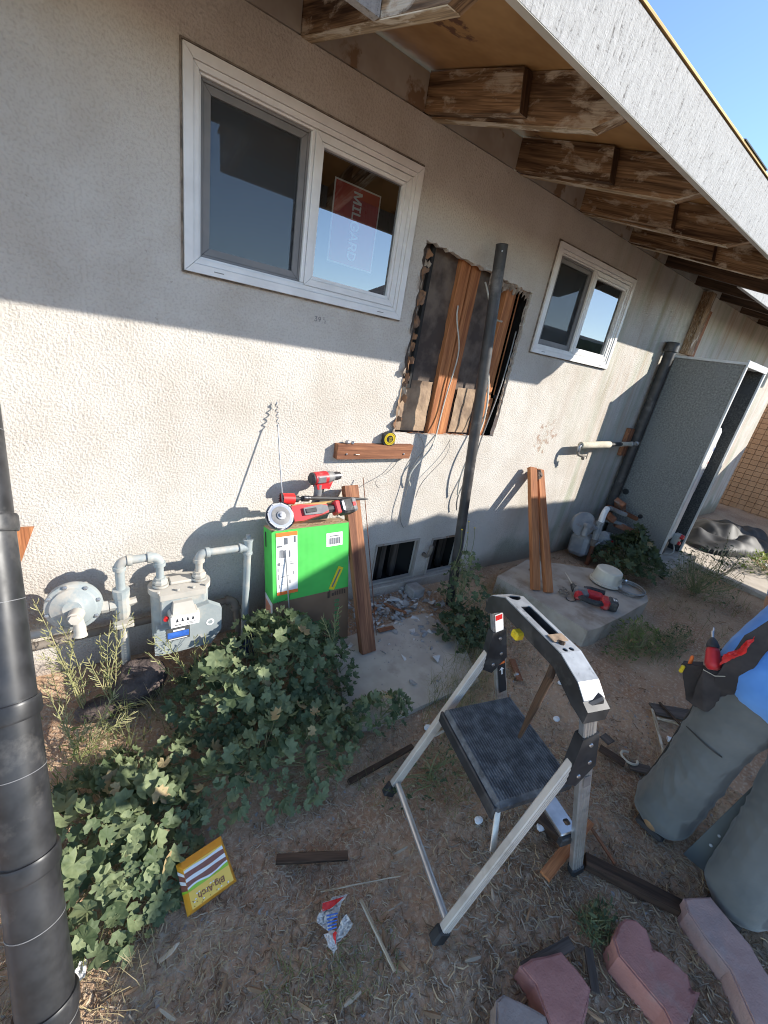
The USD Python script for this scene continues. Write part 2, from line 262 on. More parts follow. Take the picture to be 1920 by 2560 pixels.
def pane_material(name, ior, tint=(1, 1, 1)):
    M[name] = usdkit.material(stage, '/World/Looks/' + name, {'f': ('fresnel', {'IOR': ior}), 't': ('transparent_bsdf', {'color': tint}), 'g': ('glossy_bsdf', {'color': (.95, .97, 1), 'roughness': .0}), 'x': ('mix_closure', {})},
        [('f.fac', 'x.fac'), ('t.BSDF', 'x.closure1'), ('g.BSDF', 'x.closure2')], surface='x.closure')
pane_material('window_glass', 2.7, (.75, .78, .76))
M['insect_screen'] = usdkit.material(stage, '/World/Looks/insect_screen', {'t': ('transparent_bsdf', {'color': (1, 1, 1)}), 'd': ('diffuse_bsdf', {'color': (.045, .045, .047)}), 'x': ('mix_closure', {'fac': .55})}, [('t.BSDF', 'x.closure1'), ('d.BSDF', 'x.closure2')], surface='x.closure')
mat('sign_red', (.48, .03, .035), (.42, .025, .03), sc=8, rough=.45)
mat('sign_white', (.78, .77, .75), (.7, .69, .67), sc=8, rough=.5)
mat('ink', (.03, .03, .035), rough=.7)
mat('pencil', (.16, .16, .17), rough=.8)

# ---------------------------------------------------------------- ground
def axis_points(fine0, fine1, step, lo, hi):
    a = list(np.arange(fine0, fine1 + 1e-6, step)); s = step
    while a[-1] < hi: s = min(s * 1.35, 80); a.append(a[-1] + s)
    s = step
    while a[0] > lo: s = min(s * 1.35, 80); a.insert(0, a[0] - s)
    return np.array(a)
def ground_height(x, y):
    p = np.stack([np.asarray(x, float), np.asarray(y, float), np.zeros_like(np.asarray(x, float))], -1)
    near = np.exp(-(((p[..., 0] - 1.5) / 6) ** 2 + ((p[..., 1] + 1.2) / 4) ** 2))
    h = (meshkit.fbm(p * 2.2, 4, 3) - .5) * .035 + (meshkit.fbm(p * 11, 3, 9) - .5) * .022 + (meshkit.fbm(p * 40, 2, 5) - .5) * .01
    return h * near - .012 + .02 * np.exp(-((p[..., 1] + .05) / .12) ** 2)
gx, gy = axis_points(-.7, 2.6, .0125, -300, 300), axis_points(-2.35, -.02, .0125, -300, 300)
X, Y = np.meshgrid(gx, gy); Z = ground_height(X, Y)
Vg = np.stack([X, Y, Z], -1).reshape(-1, 3); nx_ = len(gx); ii = np.arange(len(gy) - 1)[:, None] * nx_ + np.arange(nx_ - 1)[None]
Fg = np.stack([ii, ii + 1, ii + nx_ + 1, ii + nx_], -1).reshape(-1, 4)
mat('dirt', (.46, .31, .20), (.33, .20, .125), sc=2.2, rough=.95, bump=.8, bsc=140, bdist=.006, coord='world', spec=.1, dirt=(.52, .41, .295), dsc=70, dramp=(.5, .66), ramp=(.4, .62))
obj('ground', (Vg, Fg), 'dirt', smooth=True, kind='structure', label='bare reddish brown dirt with straw and debris', cat='ground')

# ---------------------------------------------------------------- the house
house = thing('house', 'white stucco house wall with bare rafter tails and two sliding windows', 'house', (0, 0, 0))
WT = .03
rj = random.Random(5)
def jagged(pts, step, amp):
    out = []
    for i, (a, b) in enumerate(zip(pts, pts[1:] + pts[:1])):
        a, b = np.array(a, float), np.array(b, float); n = max(2, int(np.linalg.norm(b - a) / step)); am = amp[i] if isinstance(amp, (list, tuple)) else amp
        d = unit(b - a); nn = np.array([-d[1], d[0]])
        for k in range(n): out.append(a + (b - a) * k / n + nn * (rj.random() - .5) * 2 * (am if k else am * .3))
    return Polygon(out).buffer(0)
HOLE = jagged([(1.418, 1.092), (2.272, 1.092), (2.285, 1.97), (1.418, 2.03)], .022, [.004, .005, .006, .009])
WIN = [(.353, 1.659), (2.403, 1.656)]; WW, WH = .974, .618
wall_poly = sbox(-4.0, -.2, 8.0, 2.455).difference(HOLE)
for (x0, z0) in WIN: wall_poly = wall_poly.difference(sbox(x0 + .012, z0 + .012, x0 + WW - .012, z0 + WH - .012))
VENTS = [(1.453, .098, 1.79, .376), (1.928, .09, 2.184, .357)]
for v in VENTS: wall_poly = wall_poly.difference(sbox(*v))
wall = put(extr(wall_poly, WT), B_XZ, (0, WT, 0))
obj('wall', wall, 'stucco', house)
obj('end_wall', bx(-4.0, -3.97, .035, 6, -.2, 2.6), 'stucco', house)
obj('end_wall', bx(7.97, 8.0, .035, 6, -.2, 2.6), 'stucco', house)
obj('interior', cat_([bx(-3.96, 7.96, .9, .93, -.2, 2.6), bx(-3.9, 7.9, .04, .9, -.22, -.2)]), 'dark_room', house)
# frieze blocking between the rafters
RX = [.73, 1.29, 1.90, 2.51, 3.13, 3.72, 4.33, 4.94, 5.55, 6.16, 6.77, 7.38]
RXL = [.12, -.49, -1.1, -1.71, -2.32, -2.93, -3.54]
SL = .272
def zb(y): return 2.455 + SL * y                     # underside of the rafters
def rafter_poly(y0, y1, drop=0.0): return Polygon([(y1, zb(y1) + drop), (y1, zb(y1) + .140), (y0, zb(y0) + .140), (y0, zb(y0) + drop)])
bl_x = sorted(RXL + RX)
for i, (a, b) in enumerate(zip(bl_x, bl_x[1:])):
    obj('blocking', bx(a + .086 if a in RX[1:5] else a + .043, b - .003, -.004, .03, 2.459, 2.586), 'blocking_paint', house)
LONG0, LONG1, SHORT = .728, 3.78, -.532
for i, x in enumerate(RX + RXL):
    long_ = LONG0 < x < LONG1
    y1 = -.905 if long_ else SHORT + .028
    x0 = x + .042 if (x in RX[1:5]) else x
    rp = rafter_poly(.03, y1)
    if long_: rp = rp.difference(Polygon([(y1 - .01, zb(y1) - .02), (y1 - .01, 2.243), (y1 + .0, 2.243), (y1 + .085, zb(y1 + .085)), (y1 + .085, zb(y1) - .02)]))
    r = put(extr(rp, .042), B_YZ, (x0, 0, 0))
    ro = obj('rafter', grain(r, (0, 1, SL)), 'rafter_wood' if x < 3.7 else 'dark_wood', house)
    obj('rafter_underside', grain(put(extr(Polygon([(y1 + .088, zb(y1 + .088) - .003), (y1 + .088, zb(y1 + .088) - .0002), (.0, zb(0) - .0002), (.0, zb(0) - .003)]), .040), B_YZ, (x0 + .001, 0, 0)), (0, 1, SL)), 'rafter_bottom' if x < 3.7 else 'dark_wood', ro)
    if x in RX[1:5]:
        e = -.548 + rj.random() * .02
        s_ = put(extr(Polygon([(e - .012, zb(e) + .010), (e + .012, zb(e) + .139), (.0, 2.455 + .139), (.0, 2.455 + .004)]), .041), B_YZ, (x, 0, 0))
        so = obj('sister_board', grain(s_, (0, 1, SL)), 'rafter_wood', house)
        obj('sister_end', grain(put(extr(Polygon([(e - .0135, zb(e) + .012), (e + .0095, zb(e) + .136), (e + .0080, zb(e) + .136), (e - .015, zb(e) + .012)]), .038), B_YZ, (x + .0015, 0, 0)), (0, 0, 1)), 'dark_wood', so)
# roof: panels seen from below, deck on top
def deck(x0, x1, y1, off, th): return put(extr(Polygon([(y1, 2.455 + SL * y1 + off), (y1, 2.455 + SL * y1 + off + th), (1.2, 2.455 + SL * 1.2 + off + th), (1.2, 2.455 + SL * 1.2 + off)]), x1 - x0), B_YZ, (x0, 0, 0))
obj('soffit_panel', deck(LONG0 + .02, LONG1 - .005, -.902, .1425, .012), 'plywood_soffit', house)
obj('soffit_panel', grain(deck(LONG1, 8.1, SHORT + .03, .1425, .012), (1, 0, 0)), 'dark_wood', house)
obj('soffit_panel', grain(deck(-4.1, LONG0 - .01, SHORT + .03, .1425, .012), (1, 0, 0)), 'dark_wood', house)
fz = lambda y: 2.455 + SL * y
fp = Polygon([(-.905, 2.245), (-.930, 2.243), (-.952, 2.406), (-.927, 2.408)])
fo = put(extr(fp, LONG1 - LONG0), B_YZ, (LONG0, 0, 0))
f_main = obj('fascia_board', fo, 'fascia_paint', house)
mat('fascia_lip', (.46, .46, .42), (.40, .40, .36), sc=9, rough=.7)
obj('fascia_lip', put(extr(Polygon([(-.906, 2.2448), (-.929, 2.2428), (-.929, 2.2412), (-.906, 2.2432)]), LONG1 - LONG0 - .002), B_YZ, (LONG0 + .001, 0, 0)), 'fascia_lip', f_main)
shp = Polygon([(SHORT + .028, 2.312), (SHORT, 2.310), (SHORT - .004, 2.470), (SHORT + .024, 2.471)])
obj('fascia_board', put(extr(shp, 8.1 - LONG1 - .004), B_YZ, (LONG1 + .004, 0, 0)), 'fascia_paint', house)
obj('fascia_board', put(extr(shp, LONG0 + 4.1 - .002), B_YZ, (-4.1, 0, 0)), 'fascia_paint', house)
# plywood deck whose raw edge shows above the fascia, with torn felt on it
dk = Polygon([(-.957, 2.4095), (-.957, 2.4160), (1.2, 2.4160 + .272 * 2.162), (1.2, 2.4095 + .272 * 2.162)])
obj('roof_deck', grain(put(extr(dk, LONG1 - LONG0 + .02), B_YZ, (LONG0 - .01, 0, 0)), (1, 0, 0)), 'new_ply', house)
dk2 = Polygon([(SHORT - .02, 2.473), (SHORT - .02, 2.485), (1.2, 2.485 + .272 * 1.75), (1.2, 2.473 + .272 * 1.75)])
obj('roof_deck', grain(put(extr(dk2, 8.1 - LONG1 - .03), B_YZ, (LONG1 + .03, 0, 0)), (1, 0, 0)), 'new_ply', house)
obj('roof_deck', grain(put(extr(dk2, LONG0 + 4.1 - .03), B_YZ, (-4.1, 0, 0)), (1, 0, 0)), 'new_ply', house)
mat('roof_felt', (.02, .03, .028), (.05, .06, .055), sc=12, rough=.9)
for x0, x1 in ((2.02, 2.3), (2.55, 2.78), (3.1, 3.45)):
    dkf = Polygon([(-.961, 2.4165), (-.961, 2.4205), (1.2, 2.4205 + .272 * 2.166), (1.2, 2.4165 + .272 * 2.166)])
    obj('roofing_felt', put(extr(dkf, x1 - x0), B_YZ, (x0, 0, 0)), 'roof_felt', house)

# ---- windows
def ring(x0, z0, x1, z1, w, y_front, depth, gap=.0006):
    """Four mitred pieces of a rectangular frame whose front stands at y_front."""
    o = [(x0, z0), (x1, z0), (x1, z1), (x0, z1)]; i = [(x0 + w, z0 + w), (x1 - w, z0 + w), (x1 - w, z1 - w), (x0 + w, z1 - w)]
    return cat_([put(extr(Polygon([o[k], o[(k + 1) % 4], i[(k + 1) % 4], i[k]]).buffer(-gap, join_style=2), depth), B_XZ, (0, y_front + depth, 0)) for k in range(4)])
def flat(x0, z0, x1, z1, y): return (np.array([[x0, y, z0], [x1, y, z0], [x1, y, z1], [x0, y, z1]]), np.array([[0, 1, 2], [0, 2, 3]]))
def window(x0, z0, sign):
    x1, z1 = x0 + WW, z0 + WH
    w = obj('window', cat_([ring(x0, z0, x1, z1, .030, -.020, .045), ring(x0 + .0302, z0 + .0302, x1 - .0302, z1 - .0302, .018, -.014, .04), ring(x0 + .0484, z0 + .0484, x1 - .0484, z1 - .0484, .008, -.004, .03)]), 'white_vinyl', house)
    obj('caulk_bead', ring(x0 - .007, z0 - .006, x1 + .006, z1 + .012, .0065, -.009, .012), 'caulk', w)
    obj('meeting_rail', bx(x0 + .444, x0 + .458, -.008, .03, z0 + .0568, z1 - .0568, .002), 'white_vinyl', w)
    obj('sash', cat_([ring(x0 + .459, z0 + .05, x1 - .0488, z1 - .05, .026, -.010, .03), ring(x0 + .4852, z0 + .0762, x1 - .075, z1 - .0762, .014, -.004, .02)]), 'white_vinyl', w)
    obj('screen_frame', cat_([ring(x0 + .0568, z0 + .0568, x0 + .4436, z1 - .0568, .009, .006, .012), ring(x0 + .066, z0 + .066, x0 + .4344, z1 - .066, .024, .010, .010)]), 'screen_frame', w)
    obj('screen_mesh', flat(x0 + .0905, z0 + .0905, x0 + .41, z1 - .0905, .0165), 'insect_screen', w)
    obj('pane', flat(x0 + .06, z0 + .06, x0 + .45, z1 - .06, .029), 'window_glass', w)
    obj('pane', flat(x0 + .497, z0 + .088, x1 - .0868, z1 - .088, .012), 'window_glass', w)
    obj('weep_slot', cat_([bx(x0 + .10, x0 + .135, -.0212, -.0195, z0 + .014, z0 + .017), bx(x1 - .14, x1 - .105, -.0212, -.0195, z0 + .014, z0 + .017)]), 'screen_frame', w)
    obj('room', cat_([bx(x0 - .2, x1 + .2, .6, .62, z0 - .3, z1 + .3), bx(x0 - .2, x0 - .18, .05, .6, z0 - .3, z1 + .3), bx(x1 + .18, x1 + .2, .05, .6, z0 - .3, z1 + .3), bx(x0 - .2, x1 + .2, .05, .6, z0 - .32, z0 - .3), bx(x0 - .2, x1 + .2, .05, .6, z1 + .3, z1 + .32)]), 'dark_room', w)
    if sign:
        obj('sticker_border', put(extr(sbox(x0 + .566, z0 + .165, x0 + .793, z0 + .462), .0006), B_XZ, (0, .0165, 0)), 'sign_white', w)
        obj('sticker', put(extr(sbox(x0 + .572, z0 + .171, x0 + .787, z0 + .456), .0006), B_XZ, (0, .0157, 0)), 'sign_red', w)
        obj('sticker_lettering', text('MILGARD', .040, (x0 + .68, .0149, z0 + .315), (0, 0, -1), (1, 0, 0), .0004, True), 'sign_white', w)
    return w
window(*WIN[0], True); window(*WIN[1], False)
obj('pencil_note', cat_([text('39', .020, (.895, -.0008, 1.590), (1, 0, 0), (0, 0, 1), .0008), text('1', .010, (.925, -.0008, 1.597), (1, 0, 0), (0, 0, 1), .0008), text('2', .011, (.932, -.0008, 1.584), (1, 0, 0), (0, 0, 1), .0008)]), 'pencil', house)
# ---- opened wall: studs, building paper, torn edges
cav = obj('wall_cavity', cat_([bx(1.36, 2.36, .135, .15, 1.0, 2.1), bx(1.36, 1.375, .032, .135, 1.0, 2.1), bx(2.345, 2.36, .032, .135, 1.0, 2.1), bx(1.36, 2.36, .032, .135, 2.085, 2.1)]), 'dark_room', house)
def sheet(x0, x1, z0, z1, y, amp, seed, n=40, flip=False):
    xs, zs = np.linspace(x0, x1, n), np.linspace(z0, z1, n); A, Bz = np.meshgrid(xs, zs)
    P = np.stack([A, np.full_like(A, y), Bz], -1); P[..., 1] += (meshkit.fbm(P * [9, 1, 14] + seed, 4) - .5) * 2 * amp
    i = np.arange(n - 1)[:, None] * n + np.arange(n - 1)[None]
    return (P.reshape(-1, 3), np.stack([i, i + 1, i + n + 1, i + n], -1).reshape(-1, 4))
obj('building_paper', sheet(1.376, 1.712, 1.06, 2.08, .074, .012, 1), 'felt_paper', cav, smooth=True)
obj('building_paper', sheet(1.885, 2.10, 1.06, 2.08, .072, .010, 2), 'felt_paper', cav, smooth=True)
obj('kraft_facing', sheet(1.43, 1.69, 1.10, 1.385, .058, .007, 3), 'kraft_paper', cav, smooth=True)  # sunlit lower part of the building paper put in as lighter sheets
obj('kraft_facing', sheet(1.90, 2.065, 1.10, 1.375, .056, .007, 4), 'kraft_paper', cav, smooth=True)
for (x0, x1, y0) in ((1.712, 1.783, .042), (1.797, 1.872, .048), (2.10, 2.145, .034), (2.15, 2.235, .05)):
    obj('stud', grain(bx(x0, x1, y0, y0 + .085, 1.05, 2.04 if x0 < 2 else 2.0, .002), (0, 0, 1)), 'fresh_stud', cav)
obj('sill_plate', grain(bx(1.42, 2.28, .033, .12, 1.045, 1.085, .002), (1, 0, 0)), 'fresh_stud', cav)
obj('fire_block', grain(bx(1.68, 1.79, .034, .11, 2.042, 2.08, .002), (1, 0, 0)), 'old_stud', cav)
mat('torn_paper', (.2, .1, .05), (.09, .06, .045), sc=20, rough=.9)
mat('torn_stucco', (.3, .25, .2), (.16, .12, .09), sc=30, rough=.95, bump=.8, bsc=60)
def scrap(c, sx, sz, out, seed, curl=.03):
    n = 5; r = np.random.default_rng(seed); u = np.linspace(0, 1, n); P = []
    for a in u:
        w = sz * (1 - .6 * a) * (.7 + .5 * r.random())
        for b in (-.5, 0, .5): P.append([c[0] + sx * a + (r.random() - .5) * .006, c[1] - out * np.sin(a * 2.2) - curl * a * a * .3, c[2] + b * w + (r.random() - .5) * .012])
    P = np.array(P); F = []
    for i in range(n - 1):
        for j in range(2): k = i * 3 + j; F += [[k, k + 1, k + 4], [k, k + 4, k + 3]]
    return trimesh.Trimesh(P, np.array(F), process=False)
rs = random.Random(3)
for k in range(26):
    z = 1.10 + k / 26 * .9 + rs.random() * .02; sx = rs.choice([-.015, -.02, .02, .015, -.03 if k < 10 else .02])
    obj('torn_paper_edge', scrap((1.424 + rs.random() * .012, -.001, z), sx, .03 + rs.random() * .035, .008 + rs.random() * .022, k), 'torn_paper' if k % 3 else 'torn_stucco', cav)
for k in range(14):
    z = 1.25 + k / 14 * .72; obj('torn_paper_edge', scrap((2.282 - rs.random() * .01, .01, z), -.03, .05, .002, 100 + k), 'torn_stucco', cav)
for k in range(12):
    obj('torn_paper_edge', scrap((1.92 + k * .03, .02, 1.985 - .04 * rs.random()), .02, .07, .002, 200 + k), 'torn_stucco', cav)
# ---- crawl space vents
for vi, (x0, z0, x1, z1) in enumerate(VENTS):
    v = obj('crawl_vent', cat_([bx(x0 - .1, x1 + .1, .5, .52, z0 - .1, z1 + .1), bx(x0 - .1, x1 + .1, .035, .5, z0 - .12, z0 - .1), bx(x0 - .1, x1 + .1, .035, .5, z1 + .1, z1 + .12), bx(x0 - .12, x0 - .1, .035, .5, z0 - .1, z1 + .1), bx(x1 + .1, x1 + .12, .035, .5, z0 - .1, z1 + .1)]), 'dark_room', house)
    obj('vent_frame', ring(x0 - .012, z0 - .012, x1 + .012, z1 + .012, .014, -.006, .02), 'blocking_paint', v)
    for k in range(3):
        xx = x0 + .06 + k * .11; obj('floor_joist', grain(bx(xx, xx + .04, .16, .2, z0 - .09, z1 + .09), (0, 0, 1)), 'grey_wood', v)
obj('vent_sill', rough(bx(1.40, 2.22, -.035, -.0015, .0, .082, .004), .004, 12, 3, .04), 'stucco', house)
# ---------------------------------------------------------------- pixel zooms used to place things on known planes
m1 = zoomed(60, 1320, .36166); zbk = zoomed(620, 960, .26522); c4 = zoomed(960, 850, .5787); zx = zoomed(640, 1300, .15672); zt = zoomed(640, 1160, .15672)
d1 = zoomed(940, 1450, .37372); d2 = zoomed(940, 1850, .37372); d3 = zoomed(1480, 1480, .37068); d4 = zoomed(1200, 2180, .434); ze = zoomed(400, 2040, .36166)
zh = zoomed(1380, 1240, .14467); zr = zoomed(1220, 1080, .26522); z5 = zoomed(940, 580, .27728); z8 = zoomed(1480, 980, .26522); z9 = zoomed(1620, 1180, .18083)
mat('concrete', (.42, .37, .31), (.33, .285, .235), sc=7, rough=.92, bump=.5, bsc=110, bdist=.003, coord='world', dirt=(.25, .19, .14), dsc=3.5, dramp=(.55, .7))
mat('concrete_dusty', (.46, .40, .33), (.38, .325, .265), sc=6, rough=.95, bump=.5, bsc=120, bdist=.003, coord='world', dirt=(.3, .25, .2), dsc=4, dramp=(.56, .7))
mat('closet_skin', (.14, .14, .128), (.27, .265, .24), sc=75, ramp=(.38, .72), rough=.75, coord='world', bump=.5, bsc=120, bdist=.003, detail=3, dirt=(.2, .2, .19), dsc=3, dramp=(.5, .75))
mat('closet_edge', (.6, .6, .58), (.5, .5, .48), sc=10, rough=.6)
mat('tank_white', (.7, .7, .69), (.64, .64, .63), sc=5, rough=.35)
mat('black_pipe', (.03, .029, .028), (.055, .05, .047), sc=12, rough=.5, rvar=.15, dirt=(.13, .12, .11), dsc=6, dramp=(.56, .72))
mat('black_plastic', (.014, .014, .015), (.028, .028, .03), sc=15, rough=.42, rvar=.1, dirt=(.09, .085, .08), dsc=7, dramp=(.56, .75))
mat('meter_grey', (.25, .28, .28), (.30, .325, .32), sc=10, rough=.55, dirt=(.42, .38, .32), dsc=5, dramp=(.5, .62), bump=.12, bsc=90)
mat('meter_dusty', (.46, .42, .36), (.38, .355, .31), sc=8, rough=.9, dirt=(.3, .32, .31), dsc=4, dramp=(.55, .7))
mat('old_meter_grey', (.2, .21, .22), (.3, .295, .28), sc=8, rough=.7, dirt=(.16, .09, .05), dsc=5, dramp=(.56, .68))
mat('rust', (.2, .075, .035), (.11, .045, .025), sc=14, rough=.95, bump=.4, bsc=80)
mat('tarnished_pipe', (.2, .17, .14), (.13, .105, .085), sc=9, rough=.85)
mat('steel', (.55, .55, .55), (.42, .42, .42), sc=16, rough=.32, metal=1.0)
mat('zinc', (.4, .4, .41), (.3, .3, .31), sc=12, rough=.45, metal=.9)
mat('dark_steel', (.09, .09, .095), (.14, .14, .145), sc=12, rough=.4, metal=.8)
mat('tool_red', (.5, .025, .03), (.38, .02, .025), sc=10, rough=.42, dirt=(.4, .22, .18), dsc=9, dramp=(.54, .7))
mat('tool_black', (.022, .022, .024), (.05, .048, .046), sc=14, rough=.55, dirt=(.16, .145, .13), dsc=9, dramp=(.55, .72))
mat('tool_grey', (.13, .13, .135), (.2, .195, .19), sc=14, rough=.5, dirt=(.3, .28, .25), dsc=9, dramp=(.52, .7))
mat('paper_white', (.75, .74, .72), (.68, .67, .65), sc=12, rough=.7)
mat('print_grey', (.14, .14, .15), rough=.7)
mat('label_blue', (.03, .1, .38), (.05, .15, .5), sc=40, rough=.4)
mat('orange_print', (.75, .16, .03), rough=.6); mat('salmon_paper', (.68, .27, .17), rough=.7)
mat('yellow_sticker', (.72, .58, .02), (.62, .5, .02), sc=20, rough=.5)
mat('foam_tan', (.52, .47, .37), (.42, .38, .3), sc=20, rough=.95, bump=.6, bsc=90)
mat('cable_white', (.5, .48, .42), (.4, .38, .33), sc=20, rough=.6); mat('cable_black', (.03, .03, .03), rough=.5)
mat('wire_steel', (.3, .29, .27), (.2, .19, .18), sc=30, rough=.5, metal=.7)
mat('paint_red', (.55, .02, .02), rough=.4); mat('label_black', (.02, .02, .022), rough=.4)

# ---------------------------------------------------------------- slabs and paths
def slab_mesh(poly, z0, z1, seed, amp=.006, edge=.05):
    return rough(put(extr(poly, z1 - z0), np.eye(3), (0, 0, z0)), amp, 9, seed, edge)
SLAB = [(2.41, -.27), (2.90, -.165), (3.40, -.52), (3.55, -.82), (3.36, -.96), (2.60, -.985), (2.50, -.955)]
SLABP = Polygon([(2.40, -.262), (2.66, -.21), (2.90, -.16), (3.18, -.33), (3.44, -.52), (3.42, -.90), (3.32, -.95), (2.95, -.965), (2.57, -.97), (2.455, -.955), (2.43, -.6)])
obj('concrete_slab', slab_mesh(SLABP.buffer(-.01).buffer(.01), -.05, .118, 4), 'concrete', smooth=35, label='thick broken concrete slab with two studs standing on it', cat='slab', kind='structure')
PADP = Polygon([(.98, -.40), (1.05, -.30), (1.70, -.30), (1.74, -.58), (1.58, -.88), (.92, -.86), (.83, -.80)])
obj('concrete_pad', slab_mesh(PADP, -.05, .012, 8, .004), 'concrete_dusty', smooth=35, label='thin dusty concrete pad sunk in the dirt below the vents', cat='slab', kind='structure')
PATHP = Polygon([(4.98, -.12), (5.9, -.1), (7.2, -.25), (6.4, -.62), (5.62, -1.28), (5.3, -2.4), (4.75, -2.4), (4.92, -1.2), (4.98, -.7)])
obj('concrete_path', slab_mesh(PATHP, -.05, .028, 2, .004, .12), 'concrete_dusty', smooth=35, label='sunlit concrete path beyond the storage closet', cat='path', kind='structure')
obj('closet_curb', slab_mesh(Polygon([(4.34, -.02), (5.02, -.02), (5.02, -.72), (4.30, -.74)]), -.05, .085, 6, .006), 'concrete', smooth=35, label='low concrete footing under the storage closet', cat='slab', kind='structure')

# ---------------------------------------------------------------- storage closet with the water heater
cl = thing('storage_closet', 'tall grey speckled sheet closet open at the front beside the house wall', 'closet', (4.68, -.3, .085))
obj('side_panel', rough(bx(4.40, 4.418, -.575, -.045, .085, 1.875), .004, 3, 2, .08), 'closet_skin', cl, smooth=40)
mat('closet_inside', (.035, .035, .034), (.09, .088, .08), sc=75, ramp=(.42, .7), rough=.8, coord='world', dirt=(.05, .05, .05), dsc=3)  # same sheet as the outer skin, its shade put into a darker colour
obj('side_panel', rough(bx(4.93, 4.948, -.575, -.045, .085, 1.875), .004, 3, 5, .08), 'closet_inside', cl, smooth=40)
obj('back_panel', bx(4.42, 4.928, -.050, -.036, .085, 1.87), 'closet_skin', cl)
obj('top_panel', rough(bx(4.395, 4.953, -.580, -.040, 1.877, 1.895), .004, 4, 3, .08), 'closet_edge', cl)
obj('front_lip', bx(4.394, 4.426, -.592, -.577, .085, 1.86, .002), 'closet_edge', cl)
obj('front_lip', bx(4.922, 4.954, -.592, -.577, .085, 1.86, .002), 'closet_edge', cl)
obj('front_header', bx(4.394, 4.954, -.594, -.579, 1.862, 1.912, .002), 'closet_edge', cl)
obj('knockout', lathe([(0, 0), (.022, 0), (.022, .004), (0, .004)], (4.397, -.30, .42), (-1, 0, 0), 18), 'black_rubber', cl)
obj('knockout', lathe([(0, 0), (.03, 0), (.03, .004), (0, .004)], (4.397, -.085, .60), (-1, 0, 0), 18), 'black_rubber', cl)
wh = thing('water_heater', 'white water heater tank standing inside the grey closet', 'water heater', (4.66, -.345, .085))
obj('tank', lathe([(0, .25), (.19, .25), (.2, .27), (.2, 1.33), (.185, 1.36), (0, 1.365)], (4.66, -.345, 0), n=48), 'tank_white', wh, smooth=35)
obj('base_skirt', lathe([(0, .085), (.19, .085), (.19, .248), (0, .248)], (4.66, -.345, 0), n=40), 'dark_steel', wh)
hd = unit((.43, -.9, 0))
def on_tank(a, z, w, h, th=.0015):
    n = 6; pts = []
    for k in range(n + 1):
        t = a + (k / n - .5) * w / .2
        for zz in (z - h / 2, z + h / 2):
            pts.append([4.66 + (.2005 + th) * math.cos(t), -.345 + (.2005 + th) * math.sin(t), zz])
    F = []
    for k in range(n): F += [[2 * k, 2 * k + 2, 2 * k + 3], [2 * k, 2 * k + 3, 2 * k + 1]]
    return trimesh.Trimesh(np.array(pts), np.array(F), process=False)
a0 = math.radians(-70)
obj('energy_label', on_tank(a0, .98, .13, .46), 'paper_white', wh)
obj('label_block', on_tank(a0 - .1, 1.17, .06, .035, .003), 'label_blue', wh); obj('label_block', on_tank(a0 - .1, 1.04, .05, .02, .003), 'paint_red', wh)
for k in range(9): obj('label_line', on_tank(a0, .76 + k * .03, .1, .006, .003), 'print_grey', wh)
obj('gas_valve', put(cbox(.09, .06, .11, .01), np.eye(3), (4.73, -.565, .26)), 'meter_grey', wh)
obj('valve_knob', cone((4.73, -.595, .295), (4.73, -.62, .295), .026, .02, 18), 'paint_red', wh); obj('valve_knob', cone((4.73, -.595, .225), (4.73, -.615, .225), .02, .016, 18), 'paint_red', wh)
obj('gas_tube', tube(spline([(4.71, -.57, .2), (4.69, -.6, .13), (4.62, -.55, .1)], 10), .006), 'cable_white', wh)

# ---------------------------------------------------------------- corner pipe and rotten trim on the far wall
dp = thing('downspout', 'black corner drain pipe between the wall and the grey closet', 'pipe', (4.24, -.06, .1))
obj('pipe', tube([(4.24, -.06, .35), (4.24, -.06, 1.0), (4.235, -.058, 1.93)], .043, 16), 'black_pipe', dp, smooth=40)
obj('coupling', lathe([(.044, 0), (.054, .005), (.054, .075), (.044, .08), (0, .08)], (4.235, -.058, 1.90), n=18), 'black_pipe', dp, smooth=40)
rt = thing('rotten_post', 'rotten brown timber post below the eave above the closet', 'post', (4.62, -.04, 2.0))
obj('post', grain(rough(bx(4.55, 4.66, -.075, -.004, 1.93, 2.44), .006, 14, 3, .03), (0, 0, 1)), 'rafter_wood', rt)
obj('trim_board', grain(rough(bx(4.675, 4.73, -.03, -.004, 1.93, 2.43), .004, 14, 4, .03), (0, 0, 1)), 'dark_wood', rt)
obj('trim_board', grain(rough(bx(4.745, 4.86, -.02, -.004, 1.9, 2.33), .005, 12, 9, .03), (0, 0, 1)), 'old_stud', rt)

# ---------------------------------------------------------------- far block fence
fw = thing('block_fence', 'tan fence of small stacked square blocks at the far end', 'fence', (9.0, -.6, 0))
mat('tan_block', (.42, .24, .13), (.36, .2, .105), sc=4, rough=.85, coord='world', bump=.3, bsc=60)
mat('fence_joint', (.1, .055, .035), rough=.95)
obj('backing', bx(9.05, 9.10, -3.0, 1.2, -.3, 1.72), 'fence_joint', fw)
k = 0
for i in range(13):
    for j in range(23):
        y = .40 - i * .105; z = -.16 + j * .083; d = rnd.random() * .006
        if k < 300: obj('block', bx(9.0 + d, 9.049, y - .100, y, z, z + .0765), 'tan_block', fw)
        k += 1
obj('block_rows', cat_([bx(9.004, 9.049, -.965 - i * .105 - .1, -.965 - i * .105, -.16 + j * .083, -.16 + j * .083 + .0765) for i in range(19) for j in range(23)]), 'tan_block', fw, kind='stuff')

